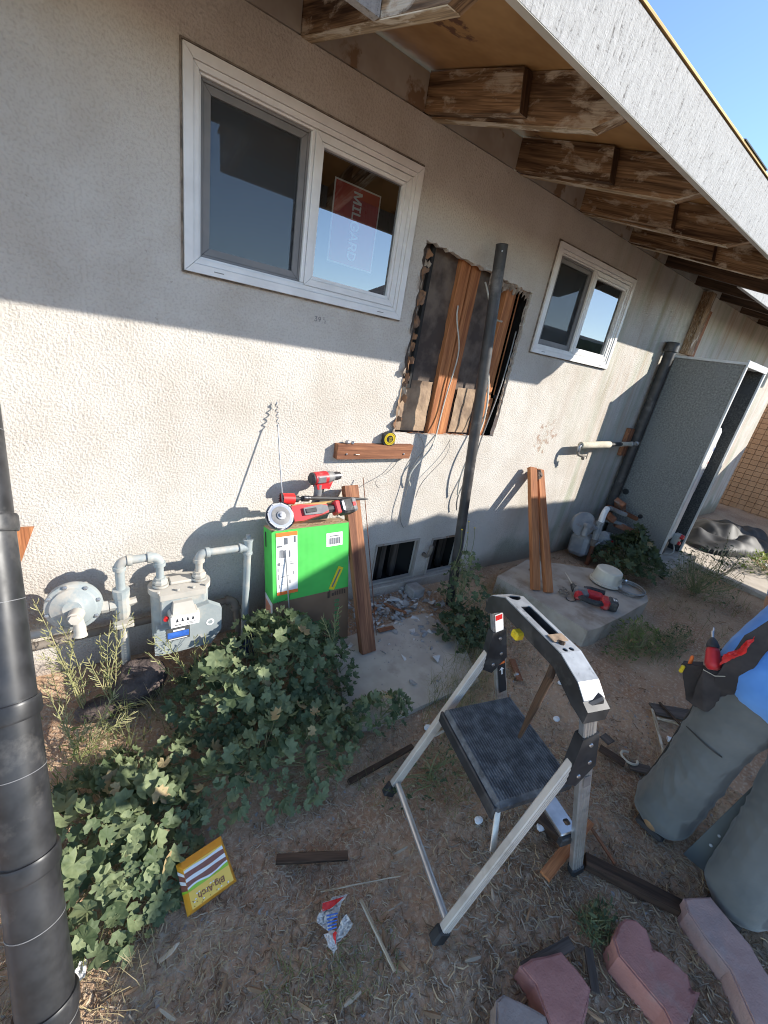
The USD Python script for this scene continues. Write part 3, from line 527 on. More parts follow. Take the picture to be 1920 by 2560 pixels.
# ---------------------------------------------------------------- vent pole leaning at the opened wall
P0, P1 = np.array([1.955, -.265, -.01]), np.array([1.800, -.125, 2.095])
po = thing('metal_pole', 'tall black metal pole leaning before the opened wall', 'pole', P0)
pd = unit(P1 - P0)
obj('shaft', tube([P0, P0 + pd * .7, P0 + pd * 1.4, P1], .0305, 20, False), 'black_pipe', po, smooth=True)
obj('rim', lathe([(.0255, -.12), (.0255, .0), (.031, .0), (.0312, -.004), (.0305, -.006)], P1, pd, 20), 'black_pipe', po)
obj('bolt', cone(P1 - pd * .035 + np.array([-.02, -.024, 0]), P1 - pd * .035 + np.array([-.024, -.029, 0]), .004, n=8), 'zinc', po)

# ---------------------------------------------------------------- cables hanging from the hole
def cable(pts, r, m, label, n=30): return tag(obj('cable', tube(spline(pts, n), r, 6), m, smooth=True), label, 'cable', 'loose cables hanging from the opened wall')
cable([(1.90, .03, 1.95), (1.93, .02, 1.90), (1.965, -.02, 1.80), (1.965, -.10, 1.765)], .005, 'cable_white', 'short cream cable end between the studs and the pole')
cable([(1.735, .03, 1.80), (1.745, .022, 1.72), (1.80, .022, 1.60), (1.79, .02, 1.40), (1.765, .015, 1.15), (1.70, -.03, 1.02), (1.62, -.035, .93), (1.58, -.03, .86), (1.60, -.025, .78)], .0045, 'cable_white', 'white cable running down the double stud out of the hole')
cable([(2.06, .02, 1.55), (2.075, -.02, 1.42), (2.09, -.04, 1.2), (2.03, -.05, 1.0), (2.0, -.045, .83), (2.02, -.04, .7)], .006, 'cable_white', 'cream cable hanging just right of the black pole')
cable([(2.25, .02, 1.75), (2.225, .0, 1.55), (2.17, -.025, 1.3), (2.12, -.03, 1.05), (2.1, -.03, .88), (2.04, -.03, .7), (2.06, -.03, .58)], .0045, 'wire_steel', 'long grey cable at the right edge of the hole')
cable([(1.60, .01, 1.10), (1.62, -.02, 1.07), (1.64, -.03, 1.02), (1.60, -.03, .93), (1.58, -.03, .80), (1.56, -.03, .62), (1.61, -.03, .50)], .0025, 'wire_steel', 'thin frayed wire hanging lowest under the hole')
cable([(1.87, .01, 1.09), (1.86, -.02, 1.0), (1.80, -.03, .92), (1.72, -.03, .84), (1.66, -.03, .70)], .002, 'wire_steel', 'thin wire curling left under the double stud')
cable([(1.31, -.1, .81), (1.33, -.04, .83), (1.40, -.02, .86), (1.47, -.02, .93), (1.53, -.02, 1.02)], .0018, 'wire_steel', 'thin wire running from the plank up to the hole')

# ---------------------------------------------------------------- shelf block, tape measure, wire nuts
sb = thing('wood_block', 'short 2x4 block screwed flat to the sunlit wall as a shelf', 'wood block', (1.29, -.02, .99))
blk = hull([(1.058, -.0015, .957), (1.058, -.0015, 1.034), (1.548, -.0015, .957), (1.562, -.0015, 1.034), (1.058, -.040, .957), (1.058, -.040, 1.034), (1.538, -.040, .957), (1.552, -.040, 1.034)])
obj('block', grain(blk, (1, 0, 0)), 'old_stud', sb)
for x in (1.112, 1.49): obj('screw', lathe([(0, 0), (.0045, .0), (.0055, .003), (.003, .0055), (0, .006)], (x, -.0402, .985), (0, -1, 0), 10), 'zinc', sb)
obj('bent_nail', tube([(1.16, -.040, .985), (1.165, -.047, .986), (1.19, -.046, .984)], .0016, 6), 'wire_steel', sb)
mat('tape_yellow', (.62, .45, .02), (.5, .36, .02), sc=30, rough=.4)
tm = thing('tape_measure', 'black and yellow tape measure standing on the wood block', 'tape measure', (1.375, -.03, 1.034))
B_T = basis((-.15, -1, .0)); c0 = np.array([1.375, -.028, 1.070])
prof = sbox(-.034, -.034, .034, .034).intersection(Point(0, -.004).buffer(.041)).buffer(-.004).buffer(.004)
tb = extr(prof, .030)
obj('case', put(tb, B_T, c0 - B_T[:, 2] * .015), 'tool_black', tm, smooth=30)
obj('face', put(lathe([(0, 0), (.0285, 0), (.026, .002), (0, .0022)], n=28), B_T, c0 + B_T[:, 2] * .0148), 'tape_yellow', tm)
obj('badge', put(lathe([(0, 0), (.020, 0), (.019, .001), (0, .001)], n=28), B_T, c0 + B_T[:, 2] * .0170), 'label_black', tm)
obj('badge_lettering', cat_([put(meshkit.text_mesh('25', .010, .0006, True), B_T, c0 + B_T @ np.array([-.007, -.012, .0181])), put(meshkit.text_mesh('TAPE', .006, .0006, True), B_T, c0 + B_T @ np.array([-.009, .004, .0181]))]), 'tape_yellow', tm)
obj('rim', put(cat_([lathe([(.0285, 0), (.0335, 0), (.0335, .003), (.0285, .003)], n=28)]), B_T, c0 + B_T[:, 2] * .0146), 'tape_yellow', tm)
for i, (x, y, l) in enumerate(((1.118, -.025, 'crumpled grey wire scrap at the left end of the wood block'), (1.148, -.03, 'small grey rubble lump on the wood block'))):
    tag(obj('wire_scrap', rough(trimesh.creation.icosphere(2, .012 - .003 * i).apply_translation((x, y, 1.034 + .011 - .002 * i)), .007, 70, i), 'zinc'), l, 'scrap')

# ---------------------------------------------------------------- hose tap on insulated pipe
hb = thing('garden_tap', 'brass hose tap on foam wrapped pipe with a wood backing block', 'tap', (4.0, -.05, 1.07))
pA, pB = at(1452, 1113, y=-.09), at(1525, 1112, y=-.09); pC = at(1600, 1107, y=-.06)
obj('backing_block', grain(rough(bx(4.10, 4.185, -.04, -.003, .96, 1.215), .003, 15, 3, .03), (0, 0, 1)), 'old_stud', hb)
dirp = unit(np.array([pC[0] - pA[0], 0.0, (pC[2] - pA[2])])); q = lambda s: pA + dirp * s
obj('foam_sleeve', rough(tube([q(0), q(.12), q(.25), q(.36), q(.45)], [.026, .028, .028, .029, .028], 14), .003, 40, 1), 'foam_tan', hb, smooth=True)
obj('pipe', tube([q(.45), q(.66)], .018, 12), 'cable_black', hb, smooth=30)
obj('pipe', tube([q(.66), q(.80), q(.93)], [.022, .02, .015], 12), 'foam_tan', hb, smooth=30)
obj('union', lathe([(.012, 0), (.024, .005), (.024, .03), (.012, .035)], q(.84), dirp, 8), 'zinc', hb)
obj('union', lathe([(.012, 0), (.022, .005), (.022, .028), (.012, .033)], q(.95), unit(dirp + np.array([0, .2, .15])), 8), 'zinc', hb)
obj('elbow', tube(spline([q(.01), q(-.012) + np.array([0, -.002, -.006]), q(-.014) + np.array([0, -.004, -.05])], 8), .013, 10), 'zinc', hb, smooth=True)
tp = q(-.02) + np.array([0, -.004, -.05])
obj('spout', tube(spline([tp, tp + np.array([.03, -.012, -.03]), tp + np.array([.06, -.02, -.035]), tp + np.array([.075, -.02, -.06])], 10), [.011] * 6 + [.013] * 4, 10), 'tarnished_pipe', hb, smooth=True)
obj('tap_handle', cat_([cone(tp + np.array([.05, -.02, -.03]), tp + np.array([.1, -.035, -.03]), .006), bar(tp + np.array([.1, -.035, -.055]), tp + np.array([.1, -.035, -.0]), .008, .006)]), 'tarnished_pipe', hb)

# ---------------------------------------------------------------- gas meters
def pipe_run(pts, r, m, par, name='pipe', n=14, sm=True): return obj(name, tube(pts, r, n), m, par, smooth=30 if sm else False)
def elbow(a, b, c, r, m, par, bead=True, k=8):
    a, b, c = map(np.asarray, (a, b, c)); t = np.linspace(0, 1, k)[:, None]; P = (1 - t) ** 2 * a + 2 * t * (1 - t) * b + t * t * c
    e = tube(P, r, 14); parts = [e]
    for p_, d_ in ((a, b - a), (c, b - c)):
        parts.append(lathe([(r * .9, -.008), (r * 1.18, -.008), (r * 1.22, .0), (r * 1.18, .008), (r * .9, .008)], p_, d_, 16))
    obj('elbow', cat_(parts), m, par, smooth=35)
gm = thing('gas_meter', 'grey gas meter with round regulator and looped pipes on the sunlit wall', 'gas meter', (.25, -.15, 0))
Y = -.165
vx0 = m1(668, 400, y=Y); el1 = m1(652, 232, y=Y); el2 = m1(925, 222, y=Y); in_l = m1(940, 330, y=Y)
r_ = .0165
obj('riser', tube([[vx0[0], Y, -.05], [vx0[0], Y, .10], [vx0[0], Y, m1(690, 640, y=Y)[2]]], r_, 14), 'meter_dusty', gm, smooth=30)
obj('riser_sleeve', tube([[vx0[0], Y, -.06], [vx0[0], Y, .10]], r_ * 1.25, 14), 'black_pipe', gm, smooth=30)
zc = m1(690, 600, y=Y)[2]
obj('valve_body', cat_([lathe([(.0, -.05), (.02, -.05), (.027, -.035), (.029, .0), (.026, .05), (.03, .052), (.03, .085), (.02, .087), (0, .087)], (vx0[0], Y, zc + .04), n=12)]), 'meter_grey', gm, smooth=25)
obj('valve_flange', bx(vx0[0] - .035, vx0[0] + .035, Y - .035, Y + .035, zc - .045, zc - .025, .004), 'meter_grey', gm)
obj('valve_plug', cone((vx0[0] + .02, Y, zc + .055), (vx0[0] + .052, Y, zc + .06), .016, n=6), 'meter_grey', gm)
obj('valve_union', cat_([cone((vx0[0] - .07, Y, zc + .055), (vx0[0] - .045, Y, zc + .055), .024, n=8), cone((vx0[0] - .042, Y, zc + .055), (vx0[0] - .015, Y, zc + .055), .021, n=8)]), 'meter_dusty', gm)
e1a = np.array([vx0[0], Y, el1[2] - .03]); e1b = np.array([vx0[0], Y, el1[2]]); e1c = np.array([vx0[0] + .035, Y, el1[2]])
pipe_run([[vx0[0], Y, zc + .12], e1a], r_, 'meter_grey', gm); elbow(e1a, e1b, e1c, .019, 'meter_grey', gm)
xr = in_l[0]; e2a = np.array([xr - .035, Y, el1[2] + .001]); e2b = np.array([xr, Y, el1[2]]); e2c = np.array([xr, Y, el1[2] - .035])
pipe_run([e1c, e2a], r_, 'meter_grey', gm); elbow(e2a, e2b, e2c, .019, 'meter_grey', gm)
ztop = m1(940, 370, y=Y)[2]
pipe_run([e2c, [xr, Y, ztop + .012]], r_ * .9, 'meter_grey', gm)
def nut(x, z, m='meter_grey'): obj('union_nut', cat_([lathe([(0, 0), (.029, 0), (.029, .012), (.022, .016), (.022, .026), (0, .028)], (x, Y, z), n=8), lathe([(0, 0), (.032, .0), (.032, .008), (0, .009)], (x, Y, z - .012), n=20)]), m, gm)
nut(xr, ztop - .005)
xo = m1(1210, 320, y=Y)[0]; nut(xo, ztop - .002)
zz2 = m1(1220, 175, y=Y)[2]
pipe_run([[xo, Y, ztop + .02], [xo, Y, zz2 - .03]], r_ * .9, 'meter_grey', gm)
elbow((xo, Y, zz2 - .032), (xo, Y, zz2), (xo + .034, Y, zz2), .019, 'meter_grey', gm)
xt_ = m1(1545, 180, y=Y)[0]
pipe_run([[xo + .034, Y, zz2], [xt_ - .02, Y, zz2]], r_, 'meter_grey', gm)
obj('tee', cat_([lathe([(0, -.035), (.022, -.035), (.022, -.026), (.0195, -.024), (.0195, .03), (.022, .032), (.022, .04), (0, .04)], (xt_, Y, zz2), n=16), lathe([(.0195, .0), (.0195, .025), (.0225, .026), (.0225, .036), (.016, .036)], (xt_ - .004, Y, zz2), (-1, 0, 0), 16), bx(xt_ - .008, xt_ + .008, Y - .008, Y + .008, zz2 + .04, zz2 + .062, .001)]), 'meter_grey', gm, smooth=30)
pipe_run([[xt_, Y, zz2 - .035], [xt_ + .003, Y, .12], [xt_ + .004, Y, .02]], r_, 'meter_grey', gm)
# lower house line
zl = .235
pipe_run([[-.9, -.07, .20], [-.2, -.07, .215], [.35, -.07, zl], [xt_ - .06, -.08, zl + .02]], .0165, 'tarnished_pipe', gm)
elbow((xt_ - .06, -.08, zl + .02), (xt_ - .025, -.085, zl + .022), (xt_ - .022, -.10, zl - .02), .02, 'tarnished_pipe', gm)
pipe_run([[xt_ - .022, -.10, zl - .02], [xt_ - .01, -.14, .05], [xt_ - .01, -.14, .0]], .0165, 'tarnished_pipe', gm)
# meter case
cx, cz = .5 * (xr + xo), ztop - .02
W2 = (xo - xr) / 2 + .032
case = extr(affinity.scale(Point(0, 0).buffer(1, 24), W2, .07).union(sbox(-W2 * .75, -.07, W2 * .75, .05)).buffer(.006), .22)
obj('case', put(case, np.eye(3), (cx, Y + .005, cz - .25)), 'meter_grey', gm, smooth=35)
topc = extr(affinity.scale(Point(0, 0).buffer(1, 24), W2 + .01, .078).union(sbox(-W2 * .8, -.078, W2 * .8, .055)).buffer(.004), .026)
obj('top_cover', put(topc, np.eye(3), (cx, Y + .005, cz - .028)), 'meter_dusty', gm, smooth=35)
obj('cover_plate', put(cbox(.09, .055, .014, .004), np.eye(3), (cx + .005, Y + .015, cz + .006)), 'meter_dusty', gm)
for sx, sy in ((-1, -1), (1, -1), (-.2, -1.05), (.45, -1.05), (1.1, .1), (-.6, .6), (.55, .6)): obj('bolt', cone((cx + sx * W2 * .85, Y + .005 + sy * .06, cz), (cx + sx * W2 * .85, Y + .005 + sy * .06, cz + .009), .0065, n=6), 'meter_dusty', gm)
ix = m1(1105, 560, y=Y - .1)[0]; iz = cz - .105
obj('index_box', cat_([put(cbox(.115, .06, .062, .008), np.eye(3), (ix, Y - .095, iz)), hull([(ix - .045, Y - .065, iz + .03), (ix + .045, Y - .065, iz + .03), (ix - .045, Y - .12, iz + .03), (ix + .045, Y - .12, iz + .03), (ix - .036, Y - .06, iz + .065), (ix + .036, Y - .06, iz + .065), (ix - .036, Y - .09, iz + .065), (ix + .036, Y - .09, iz + .065)])]), 'meter_dusty', gm, smooth=25)
obj('index_face', bx(ix - .054, ix + .054, Y - .1275, Y - .1255, iz - .027, iz + .024), 'paper_white', gm)
for k in range(4): obj('dial', put(extr(Polygon([(-.005, -.008), (.005, -.008), (.001, .008), (-.001, .008)]), .001), B_XZ, (ix - .03 + k * .02, Y - .1276, iz + .006)), 'ink', gm)
obj('index_print', cat_([bx(ix - .04, ix - .015, Y - .1285, Y - .1276, iz - .018, iz - .015), bx(ix + .005, ix + .04, Y - .1285, Y - .1276, iz - .014, iz - .012), bx(ix + .01, ix + .035, Y - .1285, Y - .1276, iz - .02, iz - .018)]), 'ink', gm)
obj('seal', cone((ix - .066, Y - .1, iz + .01), (ix - .07, Y - .115, iz + .012), .009, n=12), 'paint_red', gm)
obj('diaphragm_cover', put(extr(Polygon([(-.115, -.15), (.085, -.15), (.125, -.09), (.125, .02), (.08, .05), (-.02, .03), (-.06, -.03), (-.115, -.03)]).buffer(.008), .03), B_XZ, (cx + .015, Y - .068, cz - .125)), 'meter_grey', gm, smooth=30)
for k in range(9): obj('cooling_rib', bx(cx - .118, cx - .075, Y - .104, Y - .098, cz - .272 + k * .013, cz - .266 + k * .013), 'meter_grey', gm)
nb = np.array([cx - .028, Y - .1, cz - .185])
obj('nameplate', bx(nb[0] - .045, nb[0] + .045, Y - .1015, Y - .0985, nb[2] - .032, nb[2] + .032), 'zinc', gm)
obj('nameplate_band', bx(nb[0] - .041, nb[0] + .041, Y - .1025, Y - .1015, nb[2] - .018, nb[2] + .010), 'label_blue', gm)
obj('nameplate_print', cat_([bx(nb[0] - .02, nb[0] + .025, Y - .1025, Y - .1016, nb[2] + .014, nb[2] + .021), bx(nb[0] - .036, nb[0] + .034, Y - .1025, Y - .1016, nb[2] - .027, nb[2] - .024)]), 'paper_white', gm)
obj('paint_ring', put(lathe([(.010, 0), (.0165, 0), (.0165, .001), (.010, .001)], n=20), B_XZ, (cx + .1, Y - .0985, cz - .165)), 'paper_white', gm)
# regulator
rc = m1(345, 540, y=Y); B_R = basis((-.12, -1, .28)); Rr = .088
obj('regulator_disc', put(lathe([(0, -.03), (Rr, -.03), (Rr + .004, -.012), (Rr + .004, .0), (Rr, .012), (Rr * .86, .016), (Rr * .8, .024), (Rr * .45, .034), (.03, .04), (0, .04)], n=44), B_R, rc), 'meter_grey', gm, smooth=30)
for k in range(8):
    a = k * math.pi / 4 + .25; obj('disc_bolt', put(lathe([(0, 0), (.0075, 0), (.0075, .007), (0, .008)], n=6), B_R, rc + B_R @ np.array([Rr * .93 * math.cos(a), Rr * .93 * math.sin(a), .014])), 'zinc', gm)
obj('disc_lettering', cat_([put(meshkit.text_mesh('VENT', .007, .001), B_R, rc + B_R @ np.array([-.03, .035, .03])), put(meshkit.text_mesh('REGULATOR', .005, .001), B_R, rc + B_R @ np.array([-.022, .026, .033]))]), 'meter_dusty', gm)
hp = rc + B_R @ np.array([.012, -.02, .03])
obj('spring_cap', cat_([put(lathe([(0, 0), (.026, 0), (.024, .05), (.022, .062), (0, .064)], n=20), B_R, hp), put(lathe([(0, .062), (.017, .062), (.017, .075), (0, .076)], n=6), B_R, hp)]), 'meter_dusty', gm, smooth=25)
obj('vent_elbow', tube(spline([hp + B_R @ np.array([.0, 0, .03]), hp + B_R @ np.array([.008, -.03, .035]), hp + B_R @ np.array([.01, -.075, .035])], 8), [.018] * 4 + [.02] * 3 + [.024], 16), 'meter_dusty', gm, smooth=30)
obj('regulator_neck', tube([rc + np.array([.07, .01, .0]), [vx0[0] - .06, Y, zc + .055]], .016, 12), 'meter_grey', gm)
pipe_run([[rc[0] - .02, Y, rc[2] - .095], [rc[0] - .12, -.12, rc[2] - .125], [-.6, -.1, rc[2] - .15]], .017, 'meter_dusty', gm)

# older meter by the closet
om = thing('gas_meter', 'weathered dark grey gas meter with rusty pipes beside the closet', 'gas meter', (3.75, -.25, 0), None)
oc = zh(545, 490, y=-.2); B_O = basis((-.55, -1, .22))
obj('regulator_disc', put(lathe([(0, -.03), (.105, -.03), (.11, -.01), (.11, .006), (.1, .012), (.06, .026), (0, .03)], n=36), B_O, oc), 'old_meter_grey', om, smooth=30)
obj('spring_cap', put(lathe([(0, 0), (.024, 0), (.02, .05), (0, .055)], n=14), B_O, oc + B_O @ np.array([0, -.0, .02])), 'old_meter_grey', om, smooth=30)
obj('vent_elbow', tube([oc + B_O @ np.array([.0, .0, .05]), oc + B_O @ np.array([0, -.09, .04])], [.018, .026], 12), 'old_meter_grey', om, smooth=30)
ov = zh(790, 590, y=-.25); ob = zh(600, 1270, z=.0)
ob = np.array([ov[0] - .02, ov[1] - .03, 0])
obj('valve_body', lathe([(0, -.1), (.022, -.1), (.03, -.06), (.034, 0), (.03, .05), (.035, .055), (.035, .085), (0, .087)], ov, unit(ov - ob), 10), 'old_meter_grey', om, smooth=25)
obj('riser', tube([ob + np.array([0, 0, -.05]), ob * .5 + ov * .5, ov - unit(ov - ob) * .09], .02, 12), 'rust', om, smooth=30)
obj('union', lathe([(0, 0), (.034, 0), (.034, .05), (.024, .06), (0, .06)], ov * .55 + ob * .45, unit(ov - ob), 8), 'tarnished_pipe', om)
obj('regulator_neck', tube([oc + np.array([.06, 0, -.02]), ov + np.array([0, 0, .01])], .02, 12), 'old_meter_grey', om)
eo = [ov + np.array([0, 0, .08]), ov + np.array([.02, .01, .15]), ov + np.array([.09, .03, .19])]
obj('elbow', tube(spline(eo, 10), .026, 14), 'paper_white', om, smooth=30)
obj('pipe', tube([eo[-1], eo[-1] + np.array([.1, .02, -.01]), eo[-1] + np.array([.28, -.06, -.06])], .02, 12), 'old_meter_grey', om, smooth=30)
obj('case', put(cbox(.24, .17, .2, .03), basis((.1, .1, 1), (0, 1, 0)), ov + np.array([.02, .09, -.19])), 'old_meter_grey', om, smooth=35)
obj('diaphragm_cover', put(cbox(.26, .12, .17, .035), basis((.25, -.25, 1), (0, 1, 0)), ov + np.array([.20, -.01, -.13])), 'old_meter_grey', om, smooth=35)
obj('seal', cone(ov + np.array([.18, -.075, -.1]), ov + np.array([.18, -.09, -.1]), .009, n=10), 'paint_red', om)
obj('bracket', tube(spline([ov + np.array([-.05, -.05, -.12]), ov + np.array([.03, -.06, -.10]), ov + np.array([.06, -.06, -.16])], 8), .009, 8), 'zinc', om)
mat('brick_clay', (.3, .12, .06), (.2, .085, .05), sc=18, rough=.95, bump=.6, bsc=50, dirt=(.24, .2, .17), dsc=8, dramp=(.5, .65))
bk = [((4.16, -.18, .50), (.2, .1, .05), (20, 35, 12), 'broken clay brick wedged highest against the closet'), ((4.22, -.30, .30), (.24, .1, .055), (-12, 12, -58), 'long pale edged brick leaning under the closet hole'), ((4.27, -.36, .17), (.22, .1, .05), (5, 20, -52), 'lowest orange brick lying beside the closet foot'), ((4.02, -.17, .40), (.12, .1, .06), (30, 10, 60), 'half brick behind the old meter elbow')]
for c_, s_, r3, lb in bk:
    R3 = trimesh.transformations.euler_matrix(*np.radians(r3))[:3, :3]
    tag(obj('brick', rough(put(cbox(*s_, .006), R3, c_), .006, 20, c_[0], .03), 'brick_clay'), lb, 'brick')
for i, (a, b, lb) in enumerate((((4.05, -.12, .48), (4.33, -.30, .40), 'rusty pipe stub lying over the bricks'), ((4.0, -.16, .36), (4.2, -.28, .33), 'short grey pipe stub among the bricks'))):
    tag(obj('pipe_stub', tube([a, np.add(a, b) / 2 + np.array([0, 0, .01]), b], .021 - i * .004, 12), 'rust' if i == 0 else 'old_meter_grey', smooth=30), lb, 'pipe')
# ---------------------------------------------------------------- cardboard box with stickers
def box_mat():
    nd = {'u': ('uvmap', {'attribute': 'st'}), 's': ('separate_xyz', {}), 'r': ('rgb_ramp', {'interpolate': False, 'ramp': [(0, (.2, .125, .075)), (.455, (.075, .46, .085)), (.985, (.2, .125, .075)), (1, (.2, .125, .075))]}),
          'w': ('wave_texture', {'scale': 48.0, 'bands_direction': 'x', 'distortion': .4}), 'b': ('bump', {'strength': .25, 'distance': .0012}),
          'n': ('noise_texture', {'scale': 9.0, 'detail': 5.0}), 'rn': ('rgb_ramp', {'ramp': [(0, (.7, .7, .7)), (.35, (.85, .85, .85)), (.6, (1, 1, 1)), (1, (1.0, 1.0, 1.0))]}), 'x': ('mix_color', {'blend_type': 'multiply', 'fac': .8}), 'p': ('principled_bsdf', {'roughness': .7, 'specular_ior_level': .25})}
    M['printed_cardboard'] = usdkit.material(stage, '/World/Looks/printed_cardboard', nd, [('u.UV', 's.vector'), ('s.y', 'r.fac'), ('u.UV', 'w.vector'), ('w.fac', 'b.height'), ('b.normal', 'p.normal'), ('u.UV', 'n.vector'), ('n.fac', 'rn.fac'), ('r.color', 'x.a'), ('rn.color', 'x.b'), ('x.result', 'p.base_color')], surface='p.BSDF')
box_mat()
mat('print_green', (.03, .27, .08), (.025, .22, .065), sc=20, rough=.7); mat('print_dark', (.07, .045, .03), rough=.8)
cb = thing('cardboard_box', 'green and brown cardboard carton leaning on the wall with tools on top', 'box', (.9, -.25, 0))
FBL, FBR = np.array([.690, -.312, .0]), np.array([1.118, -.306, .0]); FTL, FTR = np.array([.6725, -.200, .668]), np.array([1.085, -.194, .668])
ex = unit(FBR - FBL); ey = unit(((FTL - FBL) + (FTR - FBR))); ez = unit(np.cross(ex, ey)); ex = unit(np.cross(ey, ez))
BH = np.linalg.norm(FTL - FBL); DEP = .098; skew = (FTL - FBL) @ ex
def bp(u, v, d=0.0):   # u 0..1 across, v 0..1 up the front, d metres out of the front
    lo = FBL + (FBR - FBL) * u; hi = FTL + (FTR - FTL) * u; return lo + (hi - lo) * v + ez * d
def box_faces():
    V, F, U = [], [], []
    def face(c, uv):
        k = len(V); V.extend(c); U.extend(uv); F.extend([[k, k + 1, k + 2], [k, k + 2, k + 3]])
    f = [bp(0, 0), bp(1, 0), bp(1, 1), bp(0, 1)]; g = [p - ez * DEP for p in f]
    face([f[0], f[1], f[2], f[3]], [(0, 0), (.42, 0), (.42, .98), (0, .98)])
    face([g[0], f[0], f[3], g[3]], [(-.1, 0), (0, 0), (0, .98), (-.1, .98)])
    face([f[1], g[1], g[2], f[2]], [(.42, 0), (.52, 0), (.52, .98), (.42, .98)])
    face([g[1], g[0], g[3], g[2]], [(1, 0), (.6, 0), (.6, .98), (1, .98)])
    face([f[3], f[2], g[2], g[3]], [(0, .99), (.42, .99), (.42, .995), (0, .995)]); face([g[0], g[1], f[1], f[0]], [(0, 0), (.1, 0), (.1, .01), (0, .01)])
    return np.array(V), np.array(F), np.array(U)
_bb = box_faces(); obj('carton', (_bb[0], _bb[1], _bb[2]), 'printed_cardboard', cb)
mat('cardboard', (.36, .25, .15), (.28, .19, .11), sc=12, rough=.85, dirt=(.46, .42, .36), dsc=10, dramp=(.55, .7))
obj('top_flap', quad(bp(0, 1) + ey * .0012, bp(1, 1) + ey * .0012, bp(1, 1) - ez * DEP + ey * .0012, bp(0, 1) - ez * DEP + ey * .0012, .002), 'cardboard', cb)
obj('torn_edge', cat_([put(cbox(.42 / 44, .004, .003, .001), np.eye(3), bp((k + .5) / 44, 1) - ez * (.028 + .012 * math.sin(k * .9)) + ey * .005) for k in range(12, 44)]), 'cardboard', cb, kind='stuff')
def sticker(name, u0, v0, u1, v1, m, d=.0012, th=.0006): return obj(name, quad(bp(u0, v0, d), bp(u1, v0, d), bp(u1, v1, d), bp(u0, v1, d), th), m, cb)
sticker('shipping_label', .048, .545, .305, .955, 'paper_white')
sticker('label_stripe', .048, .955, .305, .985, 'orange_print', .0014); sticker('label_stripe', .048, .522, .305, .547, 'orange_print', .0022)
rl = random.Random(2)
for (u, v, w, h, n) in ((.14, .895, .05, .05, 9), (.26, .905, .028, .045, 5), (.085, .80, .05, .06, 5), (.125, .80, .04, .055, 7), (.2, .80, .02, .05, 4)):
    for k in range(n): sticker('label_barcode', u + w * k / n, v, u + w * (k + .5) / n, v + h, 'print_grey', .0021)
for (u, v, w, h) in ((.06, .88, .06, .012), (.06, .745, .03, .022), (.1, .745, .03, .004), (.2, .745, .07, .006), (.2, .762, .07, .004), (.06, .70, .012, .03), (.06, .64, .012, .04), (.1, .655, .05, .006), (.17, .66, .06, .005), (.25, .665, .012, .025), (.11, .60, .05, .004), (.07, .575, .012, .03), (.20, .60, .015, .03)):
    sticker('label_print', u, v, u + w, v + h, 'print_grey', .0021)
sticker('barcode_sticker', .685, .83, .91, .935, 'paper_white')
for k in range(16): sticker('barcode_bar', .715 + k * .0105, .845, .715 + k * .0105 + (.006 if k % 3 else .0035), .895, 'print_grey', .0021)
sticker('barcode_number', .73, .906, .87, .914, 'print_grey', .0021)
obj('yellow_sticker', quad(bp(.715, .485, .0016), bp(.788, .470, .0016), bp(.925, .640, .0016), bp(.855, .660, .0016), .0006), 'yellow_sticker', cb)
obj('yellow_sticker_print', quad(bp(.752, .50, .0024), bp(.772, .496, .0024), bp(.885, .63, .0024), bp(.868, .636, .0024), .0004), 'print_grey', cb)
hw = [(.05, .475), (.055, .46), (.065, .455), (.075, .475), (.085, .468), (.10, .474), (.115, .47), (.128, .474), (.145, .475), (.15, .486), (.165, .48), (.175, .492), (.20, .49), (.21, .53)]
obj('handwriting', tube([bp(a, b - .0, .0014) for a, b in hw], .0012, 4), 'print_dark', cb)
cc_ = bp(.235, .235, .0012); obj('printed_circle', put(lathe([(0, 0), (.052, 0), (.052, .0006), (0, .0006)], n=36), np.stack([ex, ey, ez], 1), cc_), 'print_green', cb)
obj('printed_emblem', cat_([tube([bp(.215, .19, .0022), bp(.215, .235, .0022)], .0016, 4), tube([bp(.24, .235, .0022), bp(.262, .195, .0022), bp(.285, .24, .0022)], .0016, 4)]), 'print_dark', cb)
for k in range(7): sticker('printed_line', .38, .235 - k * .012 - (.02 if k > 3 else 0), .38 + .3 - .05 * (k % 3), .239 - k * .012 - (.02 if k > 3 else 0), 'print_green')
# printed logo and a column of lettering that runs down the right side
for k, (u, w, h) in enumerate(((.70, .02, .05), (.725, .012, .07), (.76, .03, .03), (.80, .02, .04), (.83, .018, .045), (.86, .014, .05), (.885, .014, .05), (.91, .012, .05), (.935, .02, .045))): sticker('logo_stroke', u, .42 - .01 * (k < 2), u + w, .42 + h * .8, 'print_dark')
for k in range(10):
    v = .385 - k * .034; sticker('side_letter', .80, v - .022, .86, v - .017, 'print_green'); sticker('side_letter', .80, v - .008, .86, v - .003, 'print_green', .0014); sticker('side_letter', .80 + (.0 if k % 2 else .045), v - .022, .815 + (.0 if k % 2 else .045), v - .003, 'print_green', .0018)
def lp(d, v): return bp(0, v) - ez * d
obj('side_label', quad(lp(.095, .17), lp(.008, .17), lp(.008, .46), lp(.095, .50), .0010), 'paper_white', cb)
obj('side_label_panel', quad(lp(.09, .19), lp(.03, .19), lp(.03, .43), lp(.09, .46), .0020), 'salmon_paper', cb)
obj('side_label_mark', tube([lp(.06, .24) - ex * .0026, lp(.045, .255) - ex * .0026, lp(.04, .235) - ex * .0026, lp(.055, .225) - ex * .0026, lp(.042, .22) - ex * .0026], .0022, 5), 'print_dark', cb)
obj('side_hand_hole', quad(lp(.08, .86), lp(.066, .86), lp(.066, .97), lp(.08, .97), .0008), 'dark_room', cb)

